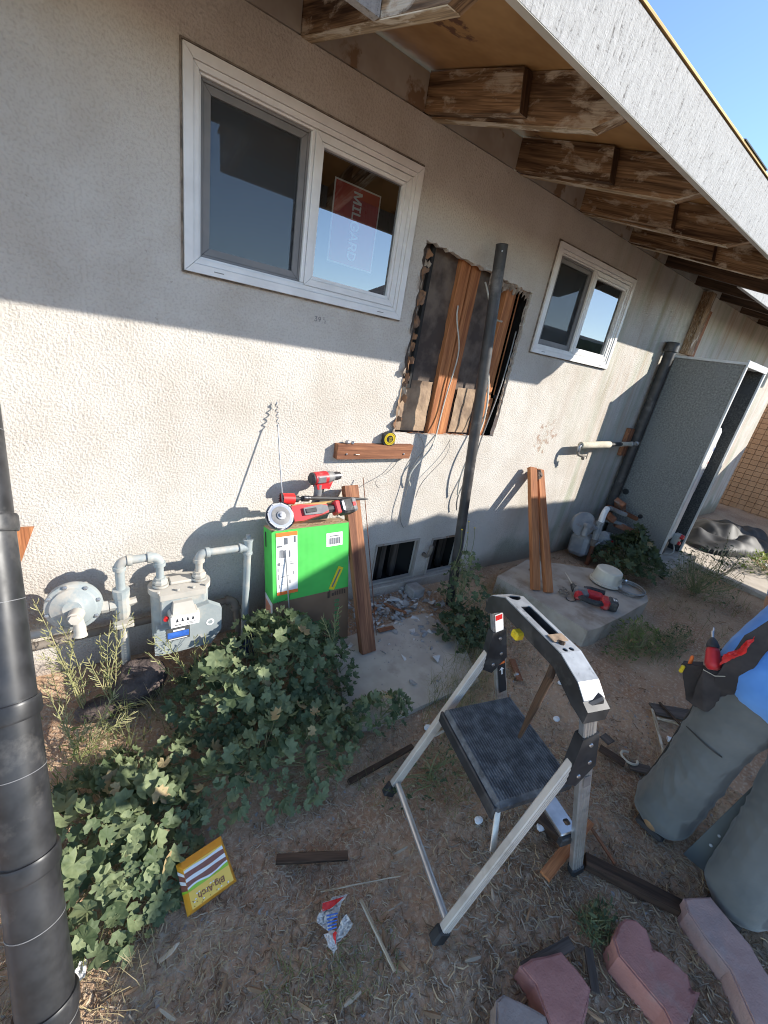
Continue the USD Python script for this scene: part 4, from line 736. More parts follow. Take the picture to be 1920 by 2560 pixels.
# ---------------------------------------------------------------- tools on the box
TZ = .674
def tabp(u, d): return bp(u, 1) - ez * d + ey * .004        # on the carton's top: u across, d metres in from the front edge
ag = thing('angle_grinder', 'red and black cordless angle grinder lying on the carton front edge', 'angle grinder', tabp(.4, .03))
gz = np.array([-.05, -.78, .62]); gz = unit(gz); gx_ = unit(np.cross((0, 1, .2), gz)) if False else unit(np.array([1, 0.05, .03]) - gz * (np.array([1, .05, .03]) @ gz)); gyv = np.cross(gz, gx_)
GB = np.stack([gx_, gyv, gz], 1); g0 = zt(395, 825, y=-.225); G = lambda a, b, c: g0 + GB @ np.array([a, b, c], float)
obj('disc', put(cat_([lathe([(.009, 0), (.058, -.002), (.0585, .0), (.058, .002), (.009, .002)], n=48)]), GB, g0), 'steel', ag, smooth=25)
obj('disc_segments', put(cat_([extr(Polygon([(.0545 * math.cos(a), .0545 * math.sin(a)), (.061 * math.cos(a), .061 * math.sin(a)), (.061 * math.cos(a + .62), .061 * math.sin(a + .62)), (.0545 * math.cos(a + .62), .0545 * math.sin(a + .62))]), .0034) for a in np.arange(9) * 2 * math.pi / 9]), GB, g0 - GB[:, 2] * .0012), 'zinc', ag, kind='stuff')
obj('disc_hub_plate', put(lathe([(.0, .0023), (.041, .0023), (.043, .003), (.03, .005), (0, .0055)], n=36), GB, g0), 'tool_grey', ag, smooth=25)
obj('flange_nut', put(lathe([(0, .005), (.02, .005), (.019, .010), (.010, .011), (.009, .017), (0, .018)], n=20), GB, g0), 'zinc', ag, smooth=25)
obj('guard', put(lathe([(.064, -.012), (.066, .0), (.066, -.016), (.03, -.018), (.03, -.016)], n=40), GB, g0 - GB[:, 2] * .002), 'zinc', ag, smooth=25)
obj('gear_head', put(cbox(.075, .062, .045, .012), GB, G(.045, 0, -.03)), 'zinc', ag, smooth=30)
obj('body', put(extr(Polygon([(.062, -.034), (.105, -.036), (.16, -.027), (.235, -.017), (.235, .018), (.16, .027), (.105, .036), (.062, .034)]).buffer(.003), .05), GB, G(0, 0, -.052)), 'tool_red', ag, smooth=30)
obj('paddle_switch', put(extr(Polygon([(.115, -.014), (.20, -.018), (.228, -.008), (.228, .008), (.20, .018), (.115, .014)]).buffer(.004), .012), GB, G(0, 0, -.002)), 'tool_grey', ag, smooth=30)
obj('paddle_inset', put(cbox(.055, .02, .006, .002), GB, G(.145, 0, .011)), 'tool_black', ag, smooth=30)
obj('rear_grip', put(cbox(.09, .036, .044, .01), GB, G(.255, 0, -.03)), 'tool_black', ag, smooth=30)
obj('battery_shoe', put(cbox(.03, .066, .062, .006), GB, G(.292, 0, -.028)), 'tool_red', ag, smooth=30)
obj('battery', put(cat_([cbox(.075, .078, .07, .01)]), GB, G(.345, .0, -.028)), 'tool_black', ag, smooth=30)
obj('battery_cap', put(cbox(.04, .07, .064, .008), GB, G(.376, .0, -.025)), 'tool_grey', ag, smooth=30)
obj('battery_mark', put(cbox(.016, .02, .003, .0005), GB, G(.378, .0, .0085)), 'paint_red', ag); obj('battery_label', put(cbox(.012, .045, .003, .0005), GB, G(.318, .0, .0085)), 'paper_white', ag)

dr = thing('cordless_drill', 'red cordless drill standing behind the grinder on the carton', 'drill', tabp(.6, .08))
dx = unit((1, .12, .03)); dz = unit(np.array([-.12, .0, 1])); dz = unit(dz - dx * (dz @ dx)); dy = np.cross(dz, dx); DB = np.stack([dx, dy, dz], 1); dr0 = zt(985, 225, y=-.11); D = lambda a, b, c: dr0 + DB @ np.array([a, b, c], float)
obj('motor_housing', lathe([(0, -.03), (.026, -.03), (.031, -.022), (.032, .035), (.03, .05), (0, .05)], dr0, dx, 28), 'tool_red', dr, smooth=30)
obj('housing_panel', put(cbox(.05, .012, .036, .005), DB, D(.008, -.028, .0)), 'zinc', dr, smooth=30)
obj('rear_cap', lathe([(0, -.045), (.02, -.044), (.03, -.034), (.031, -.028), (0, -.028)], dr0, dx, 28), 'tool_black', dr, smooth=30)
obj('gear_case', lathe([(0, .05), (.028, .05), (.028, .07), (.025, .074), (.025, .088), (0, .088)], dr0, dx, 28), 'tool_grey', dr, smooth=30)
obj('chuck', lathe([(0, .088), (.021, .088), (.022, .115), (.019, .118), (.019, .13), (.010, .138), (0, .138)], dr0, dx, 24), 'dark_steel', dr, smooth=30)
obj('bit_shank', lathe([(0, .138), (.004, .138), (.004, .15), (0, .151)], dr0, dx, 8), 'steel', dr)
obj('trigger_guard', put(extr(Polygon([(-.012, -.028), (.05, -.028), (.075, -.022), (.06, -.055), (.04, -.05), (-.006, -.05)]).buffer(.003), .04), np.stack([DB[:, 0], DB[:, 2], -DB[:, 1]], 1), D(0, .02, 0)), 'tool_red', dr, smooth=30)
obj('handle', tube([D(.005, 0, -.03), D(.008, 0, -.07), D(.0, 0, -.12), D(-.004, 0, -.142)], [.022, .02, .019, .024], 14), 'tool_grey', dr, smooth=30)
obj('trigger', put(cbox(.016, .016, .03, .004), DB, D(.033, 0, -.066)), 'tool_black', dr)

hs = thing('hole_saw', 'red hole saw on a black arbor lying beside the drill', 'hole saw', tabp(.1, .06))
h0, h1 = zt(410, 555, y=-.15), zt(640, 555, y=-.15); hx = unit(h1 - h0)
obj('cup', lathe([(.025, .0), (.027, .0), (.027, .058), (.02, .062), (0, .062)], h0, hx, 28), 'paint_red', hs, smooth=30)
obj('teeth', cat_([put(cbox(.006, .003, .007, .0005), basis(hx), h0 + basis(hx) @ np.array([.026 * math.cos(a), .026 * math.sin(a), -.002])) for a in np.arange(20) * math.pi / 10]), 'dark_steel', hs, kind='stuff')
obj('arbor', lathe([(0, .062), (.016, .062), (.016, .082), (.009, .085), (.009, .1), (.014, .102), (.014, .135), (.010, .14), (0, .14)], h0, hx, 14), 'tool_black', hs, smooth=30)
sc_ = thing('screwdriver', 'long black tapered chisel lying across the tools on the carton', 'chisel', tabp(.7, .05))
s0, s1 = zt(760, 540, y=-.16), zt(1800, 560, y=-.17)
sx_ = unit(s1 - s0); sL = np.linalg.norm(s1 - s0)
obj('collar', lathe([(0, 0), (.011, 0), (.012, .012), (.010, .02), (.012, .025), (.011, .03), (0, .03)], s0, sx_, 12), 'dark_steel', sc_, smooth=30)
obj('shaft', lathe([(0, .03), (.0095, .03), (.0085, sL * .8), (.004, sL * .97), (0, sL)], s0, sx_, 12), 'tool_black', sc_, smooth=30)
tag(obj('wooden_stake', grain(bar(zt(560, 690, y=-.18), zt(1400, 600, y=-.17), .020, .018, c=.003), (1, 0, .1)), 'new_ply'), 'rough tan wooden stake lying behind the grinder', 'stake')
ab = thing('auger_bit', 'long thin auger bit standing in front of the carton against the wall', 'drill bit', (.74, -.33, 0))
a0, a1 = np.array([.752, -.36, .10]), np.array([.727, -.012, 1.228]); ad = unit(a1 - a0); AB_ = basis(ad); aL = np.linalg.norm(a1 - a0)
obj('shank', tube([a0, a0 + ad * (aL - .11)], .0032, 8), 'zinc', ab, smooth=True)
t = np.linspace(0, 1, 60); hel = np.array([a0 + ad * (aL - .115 + .105 * q_) + AB_ @ np.array([.0055 * math.cos(q_ * 28), .0055 * math.sin(q_ * 28), 0]) for q_ in t])
obj('spiral', tube(hel, .0028, 6), 'zinc', ab, smooth=True); obj('tip', cone(a1 - ad * .02, a1, .003, .0005, 8), 'zinc', ab)

# ---------------------------------------------------------------- loose timber
def plank(name, p0, p1, w, t, up, m, label, cat='plank', c=.002, group=None, amp=0.0):
    p0, p1 = np.asarray(p0, float), np.asarray(p1, float); b = bar(p0, p1, w, t, up, c)
    if amp: b = rough(b, amp, 16, p0[0], .02)
    return tag(obj(name, grain(b, p1 - p0), m), label, cat, group)
plank('timber', (1.154, -.455, .012), (1.150, -.055, .815), .086, .038, (0, -1, -.5), 'old_stud', 'red brown 2x4 leaning on the wall right of the carton', 'timber')
tag(obj('timber_splinter', rough(hull([(1.11, -.062, .80), (1.13, -.075, .80), (1.125, -.07, .755), (1.105, -.06, .78), (1.15, -.075, .79), (1.12, -.05, .80)]), .006, 60, 1, .008), 'felt_paper'), 'dark felt scrap stuck at the top of the leaning 2x4', 'scrap')
tag(obj('steel_rod', tube([(1.275, -.36, .01), (1.245, -.03, .85)], .0025, 6), 'rust'), 'thin rusty rod leaning just right of the 2x4', 'rod')
plank('stud', (2.535, -.505, .12), (2.755, -.045, .875), .062, .038, (-.35, -1, .2), 'fresh_stud', 'left stud of the pair leaning over the concrete slab', 'stud')
plank('stud', (2.605, -.565, .12), (2.858, -.045, .855), .062, .038, (-.3, -1, .2), 'fresh_stud', 'right stud of the pair leaning over the concrete slab', 'stud')
tag(obj('felt_wad', rough(trimesh.creation.icosphere(2, .03).apply_scale((1, 1, 1.8)).apply_translation((2.815, -.075, .815)), .014, 40, 3), 'felt_paper'), 'black felt wad jammed between the two leaning stud tops', 'scrap')
lb_ = thing('plywood_offcut', 'orange plywood offcut leaning on the wall behind the black pipe', 'board', (-.25, -.1, .4))
obj('board', grain(put(extr(Polygon([(-.60, .20), (-.27, .20), (-.225, .57), (-.158, .745), (-.60, .765)]), .015), np.stack([[1, 0, 0], [0, .18, .98], [0, -.98, .18]], 1).astype(float), (0, -.20, .0)), (0, 0, 1)), 'fresh_stud', lb_)

# ---------------------------------------------------------------- things on the concrete slab
ld = thing('ceiling_light', 'cream drum shaped light fixture standing on the concrete slab', 'light fixture', (3.235, -.66, .12))
lc = np.array([3.235, -.655, .118])
obj('drum', lathe([(.0, .125), (.082, .125), (.093, .116), (.104, .028), (.116, .024), (.116, .012), (0, .012)], lc, (0, 0, 1), 40), 'paint_cream' if 'paint_cream' in M else mat('paint_cream', (.6, .56, .46), (.52, .49, .41), sc=6, rough=.5), ld, smooth=30)
for a in (.5, 2.6, 4.7): obj('foot', cone(lc + np.array([.08 * math.cos(a), .08 * math.sin(a), -.001]), lc + np.array([.08 * math.cos(a), .08 * math.sin(a), .012]), .011, n=10), 'black_rubber', ld)
fa = math.atan2(-1.17, -3.23); obj('rating_label', put(quad((-.026, -.018, 0), (.026, -.018, 0), (.026, .018, 0), (-.026, .018, 0), .0008), np.stack([[math.sin(-.4 - 1.2), -math.cos(-.4 - 1.2) * -1 * -1, 0], [0, 0, 1], [math.cos(-1.6), math.sin(-1.6), 0]], 1).astype(float), lc + np.array([.1015 * math.cos(-1.6), .1015 * math.sin(-1.6), .07])), 'cable_white', ld)
wc = thing('wire_coil', 'coil of grey conduit cable lying on the slab beside the light fixture', 'cable coil', (3.33, -.80, .12))
th = np.linspace(0, 2 * math.pi * 4.3, 150); cc0 = np.array([3.325, -.80, .128])
obj('coil', tube(np.stack([cc0[0] + (.105 + .008 * np.sin(th * .37)) * np.cos(th), cc0[1] + (.10 + .008 * np.cos(th * .23)) * np.sin(th), cc0[2] + .005 * (th / 6.3) + .004 * np.sin(th * 1.3)], 1), .0055, 7), 'wire_steel', wc, smooth=True)
obj('fitting', cone((3.36, -.74, .15), (3.39, -.735, .152), .014, n=12), 'steel', wc, smooth=30)
sc2 = thing('wire_bundle', 'small tangle of copper wire on the slab in front of the studs', 'wire', (2.70, -.63, .12))
th = np.linspace(0, 26, 110); obj('tangle', tube(np.stack([2.695 + .026 * np.cos(th) * (1 + .2 * np.sin(th * .7)), -.628 + .028 * np.sin(th) + .012 * np.sin(th * .31), .135 + .012 * np.sin(th * .55) + .0006 * th], 1), .003, 6), 'tarnished_pipe', sc2, smooth=True)
obj('loop', tube(spline([(2.68, -.66, .124), (2.66, -.70, .124), (2.70, -.715, .124), (2.735, -.69, .124)], 20), .003, 6), 'cable_black', sc2)
rh = thing('rotary_hammer', 'red and black rotary hammer drill lying on the slab edge', 'rotary hammer', (2.80, -.78, .13))
ha, hb2 = at(1443, 1530, z=.16), at(1600, 1560, z=.16)
hx_ = unit(np.array([.55, -.83, 0.0])); hz_ = np.array([0, 0, 1.0]); hy_ = np.cross(hz_, hx_); HB = np.stack([hx_, hy_, hz_], 1)
h_o = np.array([2.785, -.70, .158]); H = lambda a, b, c: h_o + HB @ np.array([a, b, c], float)
obj('gear_case', rough(put(cbox(.10, .085, .075, .02), HB, H(.0, .0, .0)), .004, 14, 1, .02), 'tool_grey', rh, smooth=40)
obj('nose', cat_([lathe([(0, 0), (.026, 0), (.024, .03), (.017, .04), (.016, .06), (0, .06)], H(-.035, .02, .0), unit(HB @ np.array([-.35, .9, .12])), 16)]), 'tool_black', rh, smooth=30)
bdir = unit(HB @ np.array([-.35, .9, .12])); nb_ = H(-.035, .02, 0) + bdir * .06
obj('bit', cat_([tube([nb_, nb_ + bdir * .10], .005, 8), tube([nb_ + bdir * .1, nb_ + bdir * .15], [.005, .002], 8)]), 'steel', rh, smooth=30)
obj('side_handle', tube([H(.02, .06, .02), H(.06, .065, .022), H(.15, .07, .022), H(.155, .07, .022)], [.014, .02, .02, .024], 14), 'tool_black', rh, smooth=30)
obj('motor', put(cbox(.12, .06, .07, .014), HB, H(.085, .015, .0)), 'tool_red', rh, smooth=30)
obj('handle', tube(spline([H(-.02, -.045, 0), H(.02, -.075, 0), H(.10, -.08, 0), H(.15, -.05, 0)], 14), .019, 14), 'tool_black', rh, smooth=30)
obj('handle_joint', put(cbox(.055, .05, .062, .016), HB, H(-.018, -.045, .0)), 'tool_red', rh, smooth=30)
obj('rear_housing', put(cbox(.055, .10, .07, .012), HB, H(.155, -.03, .0)), 'tool_red', rh, smooth=30)
obj('battery', put(cbox(.06, .085, .072, .008), HB, H(.205, -.02, .0)), 'tool_black', rh, smooth=30)
obj('battery_label', put(cat_([cbox(.008, .035, .002, .0004), cbox(.012, .02, .002, .0004).apply_translation((.014, .0, 0))]), HB, H(.205, -.02, .0365)), 'paper_white', rh)
tag(obj('tar_lump', rough(trimesh.creation.icosphere(2, .022).apply_scale((1.3, .8, .35)).apply_translation((2.77, -.30, .125)), .006, 40, 5), 'felt_paper'), 'small black lump on the slab near the wall', 'lump')

# ---------------------------------------------------------------- step ladder
mat('aluminium', (.6, .59, .57), (.5, .49, .47), sc=8, rough=.38, metal=.85, rvar=.1, dirt=(.36, .33, .3), dsc=9, dramp=(.5, .72), stretch=None)
mat('aluminium_dusty', (.47, .43, .38), (.4, .365, .33), sc=8, rough=.6, metal=.35, dirt=(.3, .26, .22), dsc=9, dramp=(.5, .7))
mat('tread_black', (.05, .052, .056), (.14, .145, .15), sc=26, ramp=(.42, .7), rough=.6, bump=.3, bsc=160, dirt=(.2, .2, .2), dsc=14, dramp=(.55, .72))
mat('cap_worn', (.32, .33, .34), (.52, .53, .54), sc=14, rough=.3, metal=.5, dirt=(.06, .06, .065), dsc=11, dramp=(.55, .66))  # unused spare tone for the painted sky glare on the cap
lad = thing('step_ladder', 'aluminium folding step ladder with black tread and tool tray handle', 'step ladder', (1.0, -1.4, 0))
FR, FL = np.array([.702, -1.528, .0]), np.array([.818, -1.121, .0]); RR_, TRr = np.array([1.242, -1.644, .0]), np.array([.972, -1.551, .80]); w_ = FL - FR; wu = unit(w_)
post_up = lambda t_, s: RR_ + (TRr - RR_) * t_ + w_ * s
fwd_ = unit(np.cross(wu, unit(TRr - RR_)))
def rail(p0, p1, name, m, ww=.042, tt=.022):
    d = unit(p1 - p0); side = wu - d * (wu @ d); B = np.stack([unit(np.cross(side, d)), unit(side), d], 1)
    L = np.linalg.norm(p1 - p0); mid = (p0 + p1) / 2
    parts = [put(cbox(ww, tt, L, .003), B, mid)] + [put(cbox(.004, tt + .003, L - .01, .001), B, mid + B[:, 0] * o) for o in (-.008, 0, .008)]
    return obj(name, cat_(parts), m, lad, smooth=False)
for s, nm in ((0, 'right'), (1, 'left')):
    rail(post_up(.02, s), post_up(.97, s), 'post', 'aluminium' if s == 0 else 'aluminium')
    ft = FR + w_ * s; top = post_up(.80, s); rail(ft + (top - ft) * .03, top, 'leg', 'aluminium_dusty', .034, .022)
    obj('foot_cap', put(cbox(.046, .03, .05, .006), basis(top - ft, wu), ft + (top - ft) * .025 + np.array([0, 0, .004])), 'black_rubber', lad, smooth=30)
    obj('foot_cap', put(cbox(.05, .032, .04, .006), basis(TRr - RR_, wu), post_up(.022, s)), 'black_rubber', lad, smooth=30)
    # black hinge bracket between post and leg
    o = (post_up(.76, s)); ld_ = unit(top - ft); pu = unit(TRr - RR_); outx = -wu if s == 0 else wu
    q0 = post_up(.86, s); q1 = post_up(.70, s); q2 = post_up(.74, s) - ld_ * .085
    fr_ = fwd_ * .026
    pl = [q0 + fr_, q0 - fr_, q2 + np.cross(wu, ld_) * .024 * -1, q2 + np.cross(wu, ld_) * .024, q1 + fr_ * .9, q1 - fr_ * .9]
    obj('hinge_bracket', hull([p_ + wu * .015 for p_ in pl] + [p_ - wu * .015 for p_ in pl]), 'black_plastic', lad, smooth=30)
    for p_ in (post_up(.82, s), post_up(.735, s) - ld_ * .05, post_up(.735, s)): obj('rivet', lathe([(0, 0), (.007, 0), (.006, .003), (0, .0045)], p_ + outx * .0155 if s == 0 else p_ - outx * .0155, -wu, 10), 'steel', lad, smooth=30)
    obj('top_bracket', put(cbox(.062, .036, .05, .006), basis(TRr - RR_, wu), post_up(.99, s)), 'black_plastic', lad, smooth=30)
    for k in (-.012, .012): obj('rivet', lathe([(0, 0), (.006, 0), (.005, .003), (0, .004)], post_up(.985, s) + fwd_ * k - wu * .018, -wu, 10), 'steel', lad, smooth=30)
# handle with tool tray: arched bar along the width
hn = unit(np.cross(wu, (0, 0, 1.0)))          # horizontal, across the bar
hp_ = [(-.045, .008), (.00, .034), (.30, .070), (.86, .070), (.985, .034), (1.045, .0)]
def arch(s):
    xs = [a for a, _ in hp_]; return float(np.interp(s, xs, [b for _, b in hp_]))
base0 = post_up(1.0, 0); HW = .036
outer = Polygon([(-.03, -.0)] + [(s * .4072, h) for s, h in ((-.02, .012), (.06, .040), (.24, .066), (.86, .066), (1.0, .036), (1.035, .020))] + [(1.04 * .4072, -.03), (.99 * .4072, -.03), (.84 * .4072, .018), (.25 * .4072, .018), (.05 * .4072, -.022), (-.03, -.036)])
HBm = np.stack([wu, np.array([0, 0, 1.0]), np.cross(wu, (0, 0, 1.0))], 1)
handle = man(put(extr(outer, HW * 2), HBm, base0 - HBm[:, 2] * HW))
def loc(s, out, h): return base0 + wu * s * .4072 + np.cross(wu, (0, 0, 1.0)) * out + np.array([0, 0, h])
cutm = man(put(lathe([(0, 0), (.022, 0), (.022, .12), (0, .12)], n=24), np.eye(3), loc(.87, .0, -.02)))
cut2 = man(put(cbox(.036, .135, .04, .004), np.stack([np.cross(wu, (0, 0, 1.0)), wu, [0, 0, 1]], 1), loc(.575, .004, .060)))
cut3 = man(put(lathe([(0, 0), (.0075, 0), (.0075, .12), (0, .12)], n=14), np.eye(3), loc(.265, .010, -.0))); cut4 = man(put(lathe([(0, 0), (.0075, 0), (.0075, .12), (0, .12)], n=14), np.eye(3), loc(.265, -.012, -.0)))
obj('handle_tray', tri(handle - cutm - cut2 - cut3 - cut4), 'black_plastic', lad)
mat('cap_top', (.36, .37, .38), (.22, .225, .23), sc=9, rough=.32, dirt=(.07, .07, .075), dsc=26, dramp=(.58, .72), bump=.1, bsc=70)  # sky glare on the black handle top put into a lighter colour
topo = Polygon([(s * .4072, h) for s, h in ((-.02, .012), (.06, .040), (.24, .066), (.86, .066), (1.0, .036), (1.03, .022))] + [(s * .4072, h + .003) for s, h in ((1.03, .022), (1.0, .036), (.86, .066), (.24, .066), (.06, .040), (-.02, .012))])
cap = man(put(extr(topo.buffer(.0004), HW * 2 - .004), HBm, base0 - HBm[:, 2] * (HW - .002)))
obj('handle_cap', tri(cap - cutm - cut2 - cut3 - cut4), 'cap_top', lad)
obj('release_tab', put(cbox(.03, .03, .026, .005), np.stack([np.cross(wu, (0, 0, 1.0)), wu, [0, 0, 1]], 1), loc(.60, -.046, .015) if False else loc(.60, -.046 * np.sign((np.cross(wu, (0, 0, 1.0)) @ np.array([-1, 0, 0]))) * -1, .012)), 'tape_yellow', lad, smooth=30)
obj('paper_tape', put(cbox(.05, .03, .003, .001), np.stack([np.cross(wu, (0, 0, 1.0)), wu, [0, 0, 1]], 1), loc(.37, .0, .0725)), 'kraft_paper', lad)
# platform tread
tc = np.array([1.022, -1.369, .405]); td = unit(np.array([.965, -.25, .02])); TB = np.stack([td, wu, np.cross(td, wu)], 1)
tread = man(put(cbox(.285, .335, .042, .012), TB, tc))
obj('platform', tri(tread), 'tread_black', lad, smooth=30)
obj('platform_ridges', cat_([put(cbox(.0045, .315, .004, .001), TB, tc + TB @ np.array([-.128 + k * .0088, 0, .0215])) for k in range(30)]), 'tread_black', lad, kind='stuff')
obj('platform_lip', put(cbox(.012, .335, .045, .004), TB, tc + TB @ np.array([-.144, 0, -.012])), 'black_plastic', lad)
for k in (.05, .95): obj('brace', bar(tc + TB @ np.array([-.10, (k - .5) * .30, -.03]), FR + w_ * k + (post_up(.8, k) - (FR + w_ * k)) * .42, .018, .006), 'aluminium', lad)
# lower step and cross bar
st0, st1 = post_up(.235, .04), post_up(.235, .96); 
stp = man(put(cbox(.072, np.linalg.norm(st1 - st0), .014, .003), np.stack([unit(np.array([.965, -.25, 0])), wu, np.cross(unit(np.array([.965, -.25, 0])), wu)], 1), (st0 + st1) / 2 + np.array([-.022, .006, .006])))
slot = man(put(cbox(.022, .02, .05, .004), np.stack([unit(np.array([.965, -.25, 0])), wu, [0, 0, 1]], 1), st0 + np.array([-.005, .02, .0]) + wu * .012))
obj('lower_step', tri(stp - slot), 'steel', lad)
obj('step_end', put(cbox(.075, .02, .035, .004), np.stack([unit(np.array([.965, -.25, 0])), wu, [0, 0, 1]], 1), st0 + np.array([-.022, .004, -.012])), 'black_plastic', lad)
obj('cross_bar', tube([FR + (post_up(.8, 0) - FR) * .085 + wu * .004, FL + (post_up(.8, 1) - FL) * .085 - wu * .004], .011, 12), 'aluminium', lad, smooth=30)
# stickers on the posts
def post_sticker(t0, t1, s, m, name, off=-1, w=.03):
    a, b = post_up(t0, s), post_up(t1, s); n = wu * off; o = n * .0135; x = fwd_ * w / 2
    return obj(name, cat_([hull([a + x + o, a - x + o, b - x + o, b + x + o, a + x + o * 1.06, a - x + o * 1.06, b - x + o * 1.06, b + x + o * 1.06])]), m, lad)
post_sticker(.50, .69, 1, 'label_black', 'warning_label'); post_sticker(.672, .685, 1, 'orange_print', 'warning_stripe', -1.03, .028); post_sticker(.86, .95, 1, 'paper_white', 'brand_label'); post_sticker(.92, .945, 1, 'paint_red', 'brand_stripe', -1.03, .026)
aw = post_up(.63, 1) - wu * .0146; pu = unit(TRr - RR_)
obj('arrow', hull([aw + pu * .02, aw - fwd_ * .01 + pu * .008, aw + fwd_ * .01 + pu * .008, aw + pu * .02 - wu * .0006, aw - fwd_ * .01 + pu * .008 - wu * .0006, aw + fwd_ * .01 + pu * .008 - wu * .0006]), 'paper_white', lad)
obj('arrow_shaft', hull([aw + fwd_ * .003 + pu * .008, aw - fwd_ * .003 + pu * .008, aw + fwd_ * .003 - pu * .016, aw - fwd_ * .003 - pu * .016] + [p_ - wu * .0006 for p_ in (aw + fwd_ * .003 + pu * .008, aw - fwd_ * .003 + pu * .008, aw + fwd_ * .003 - pu * .016, aw - fwd_ * .003 - pu * .016)]), 'paper_white', lad)
post_sticker(.60, .655, 0, 'zinc', 'rating_label', -1, .022)
pry = thing('pry_bar', 'brown tapered wooden stick hanging down from the ladder tray', 'stick', loc(.28, -.02, 0))
pa, pb = d1(1165, 640, z=.79), d1(960, 1050, z=.44)
obj('stick', grain(rough(tube([loc(.33, .0, .075), pa, (pa + pb) / 2, pb], [.009, .011, .011, .006], 8), .001, 30, 2), pb - pa), 'dark_wood', pry)
# ---------------------------------------------------------------- unseen wall and shed added to shade the yard from outside the frame
mat('shed_stucco', (.42, .39, .34), (.36, .33, .29), sc=6, rough=.9, coord='world', bump=.4, bsc=50)
mat('hedge_green', (.05, .07, .03), (.025, .035, .018), sc=22, rough=.8, coord='world', bump=.8, bsc=30, bdist=.02)
gw = thing('garden_wall', 'unseen ivy covered wall added and outlined to shade the yard', 'garden wall', (4.8, -2.0, 0))
gp = [(3.72, -.05), (3.80, 1.6), (3.86, 2.12)] + [(3.92 + k * .13, 2.17 + .03 * math.sin(k * 2.1) * (k < 8)) for k in range(26)] + [(7.3, 2.17), (6.70, 1.13), (5.75, .52), (5.35, -.05)]  # added wall, its outline follows the shadow edge to be cast
obj('wall', put(extr(Polygon(gp).buffer(0), .12), B_XZ, (0, -1.95, 0)), 'shed_stucco', gw)
obj('ivy', rough(put(extr(Polygon(gp).buffer(-.05), .05), B_XZ, (0, -1.90, 0)), .03, 7, 3, .09), 'hedge_green', gw, smooth=True)
ns = thing('garden_shed', 'unseen sloped roof shed added and outlined to shade the yard', 'shed', (3.6, -3.4, 0))
sp = [(2.12, -.05), (2.26, 1.18), (2.42, 1.45), (2.72, 1.80), (3.75, 2.38), (4.25, 2.69), (5.30, 3.09), (5.30, -.05)]  # added shed, its stepped outline drawn from the shade it throws
obj('wall', put(extr(Polygon(sp), .14), B_XZ, (0, -3.0, 0)), 'shed_stucco', ns)
obj('roof', grain(put(extr(Polygon([(2.72, 1.81), (5.32, 3.11), (5.32, 3.16), (2.70, 1.86)]).buffer(0), .9), B_XZ, (0, -3.10, -.06)), (1, 0, .5)), 'grey_wood', ns)

# ---------------------------------------------------------------- black segmented pole at the left
bp_ = thing('stove_pipe', 'fat black pipe of stacked segments leaning on the house at the left edge', 'pipe', (-.165, -1.20, 0))
q0, q1 = np.array([-.163, -1.215, -.02]), np.array([-.212, -.002, 2.28]); qd = unit(q1 - q0); QL = np.linalg.norm(q1 - q0)
def on_pole(px, py):
    d = unit(at(px, py, z=0) - CC); n = np.cross(qd, np.cross(d, qd)); tt = ((q0 - CC) @ np.cross(d, np.cross(qd, d))) / (-(qd @ np.cross(d, np.cross(qd, d)))); return tt
cuts = sorted(on_pole(*p_) for p_ in ((105, 2500), (60, 2130), (10, 1750), (-40, 1285)))
cuts = [0.0] + cuts + [cuts[-1] + .36, cuts[-1] + .75, QL]
for k, (a, b) in enumerate(zip(cuts, cuts[1:])):
    r0 = .0545 - .0012 * k
    seg = obj('segment', tube([q0 + qd * a, q0 + qd * (a + (b - a) * .5), q0 + qd * b], [r0, r0 - .0005, r0 - .0018], 36), 'black_plastic', bp_, smooth=40)
    obj('collar', lathe([(r0 - .003, -.040), (r0 + .0035, -.040), (r0 + .0055, -.034), (r0 + .0055, -.006), (r0 + .003, .0), (r0 - .003, .0)], q0 + qd * (b - .004), qd, 36), 'black_plastic', bp_, smooth=30)
    obj('seam', lathe([(r0 - .002, 0), (r0 + .0004, 0), (r0 + .0004, .0016), (r0 - .002, .0016)], q0 + qd * (a + (b - a) * .52), qd, 36), 'tool_grey', bp_)

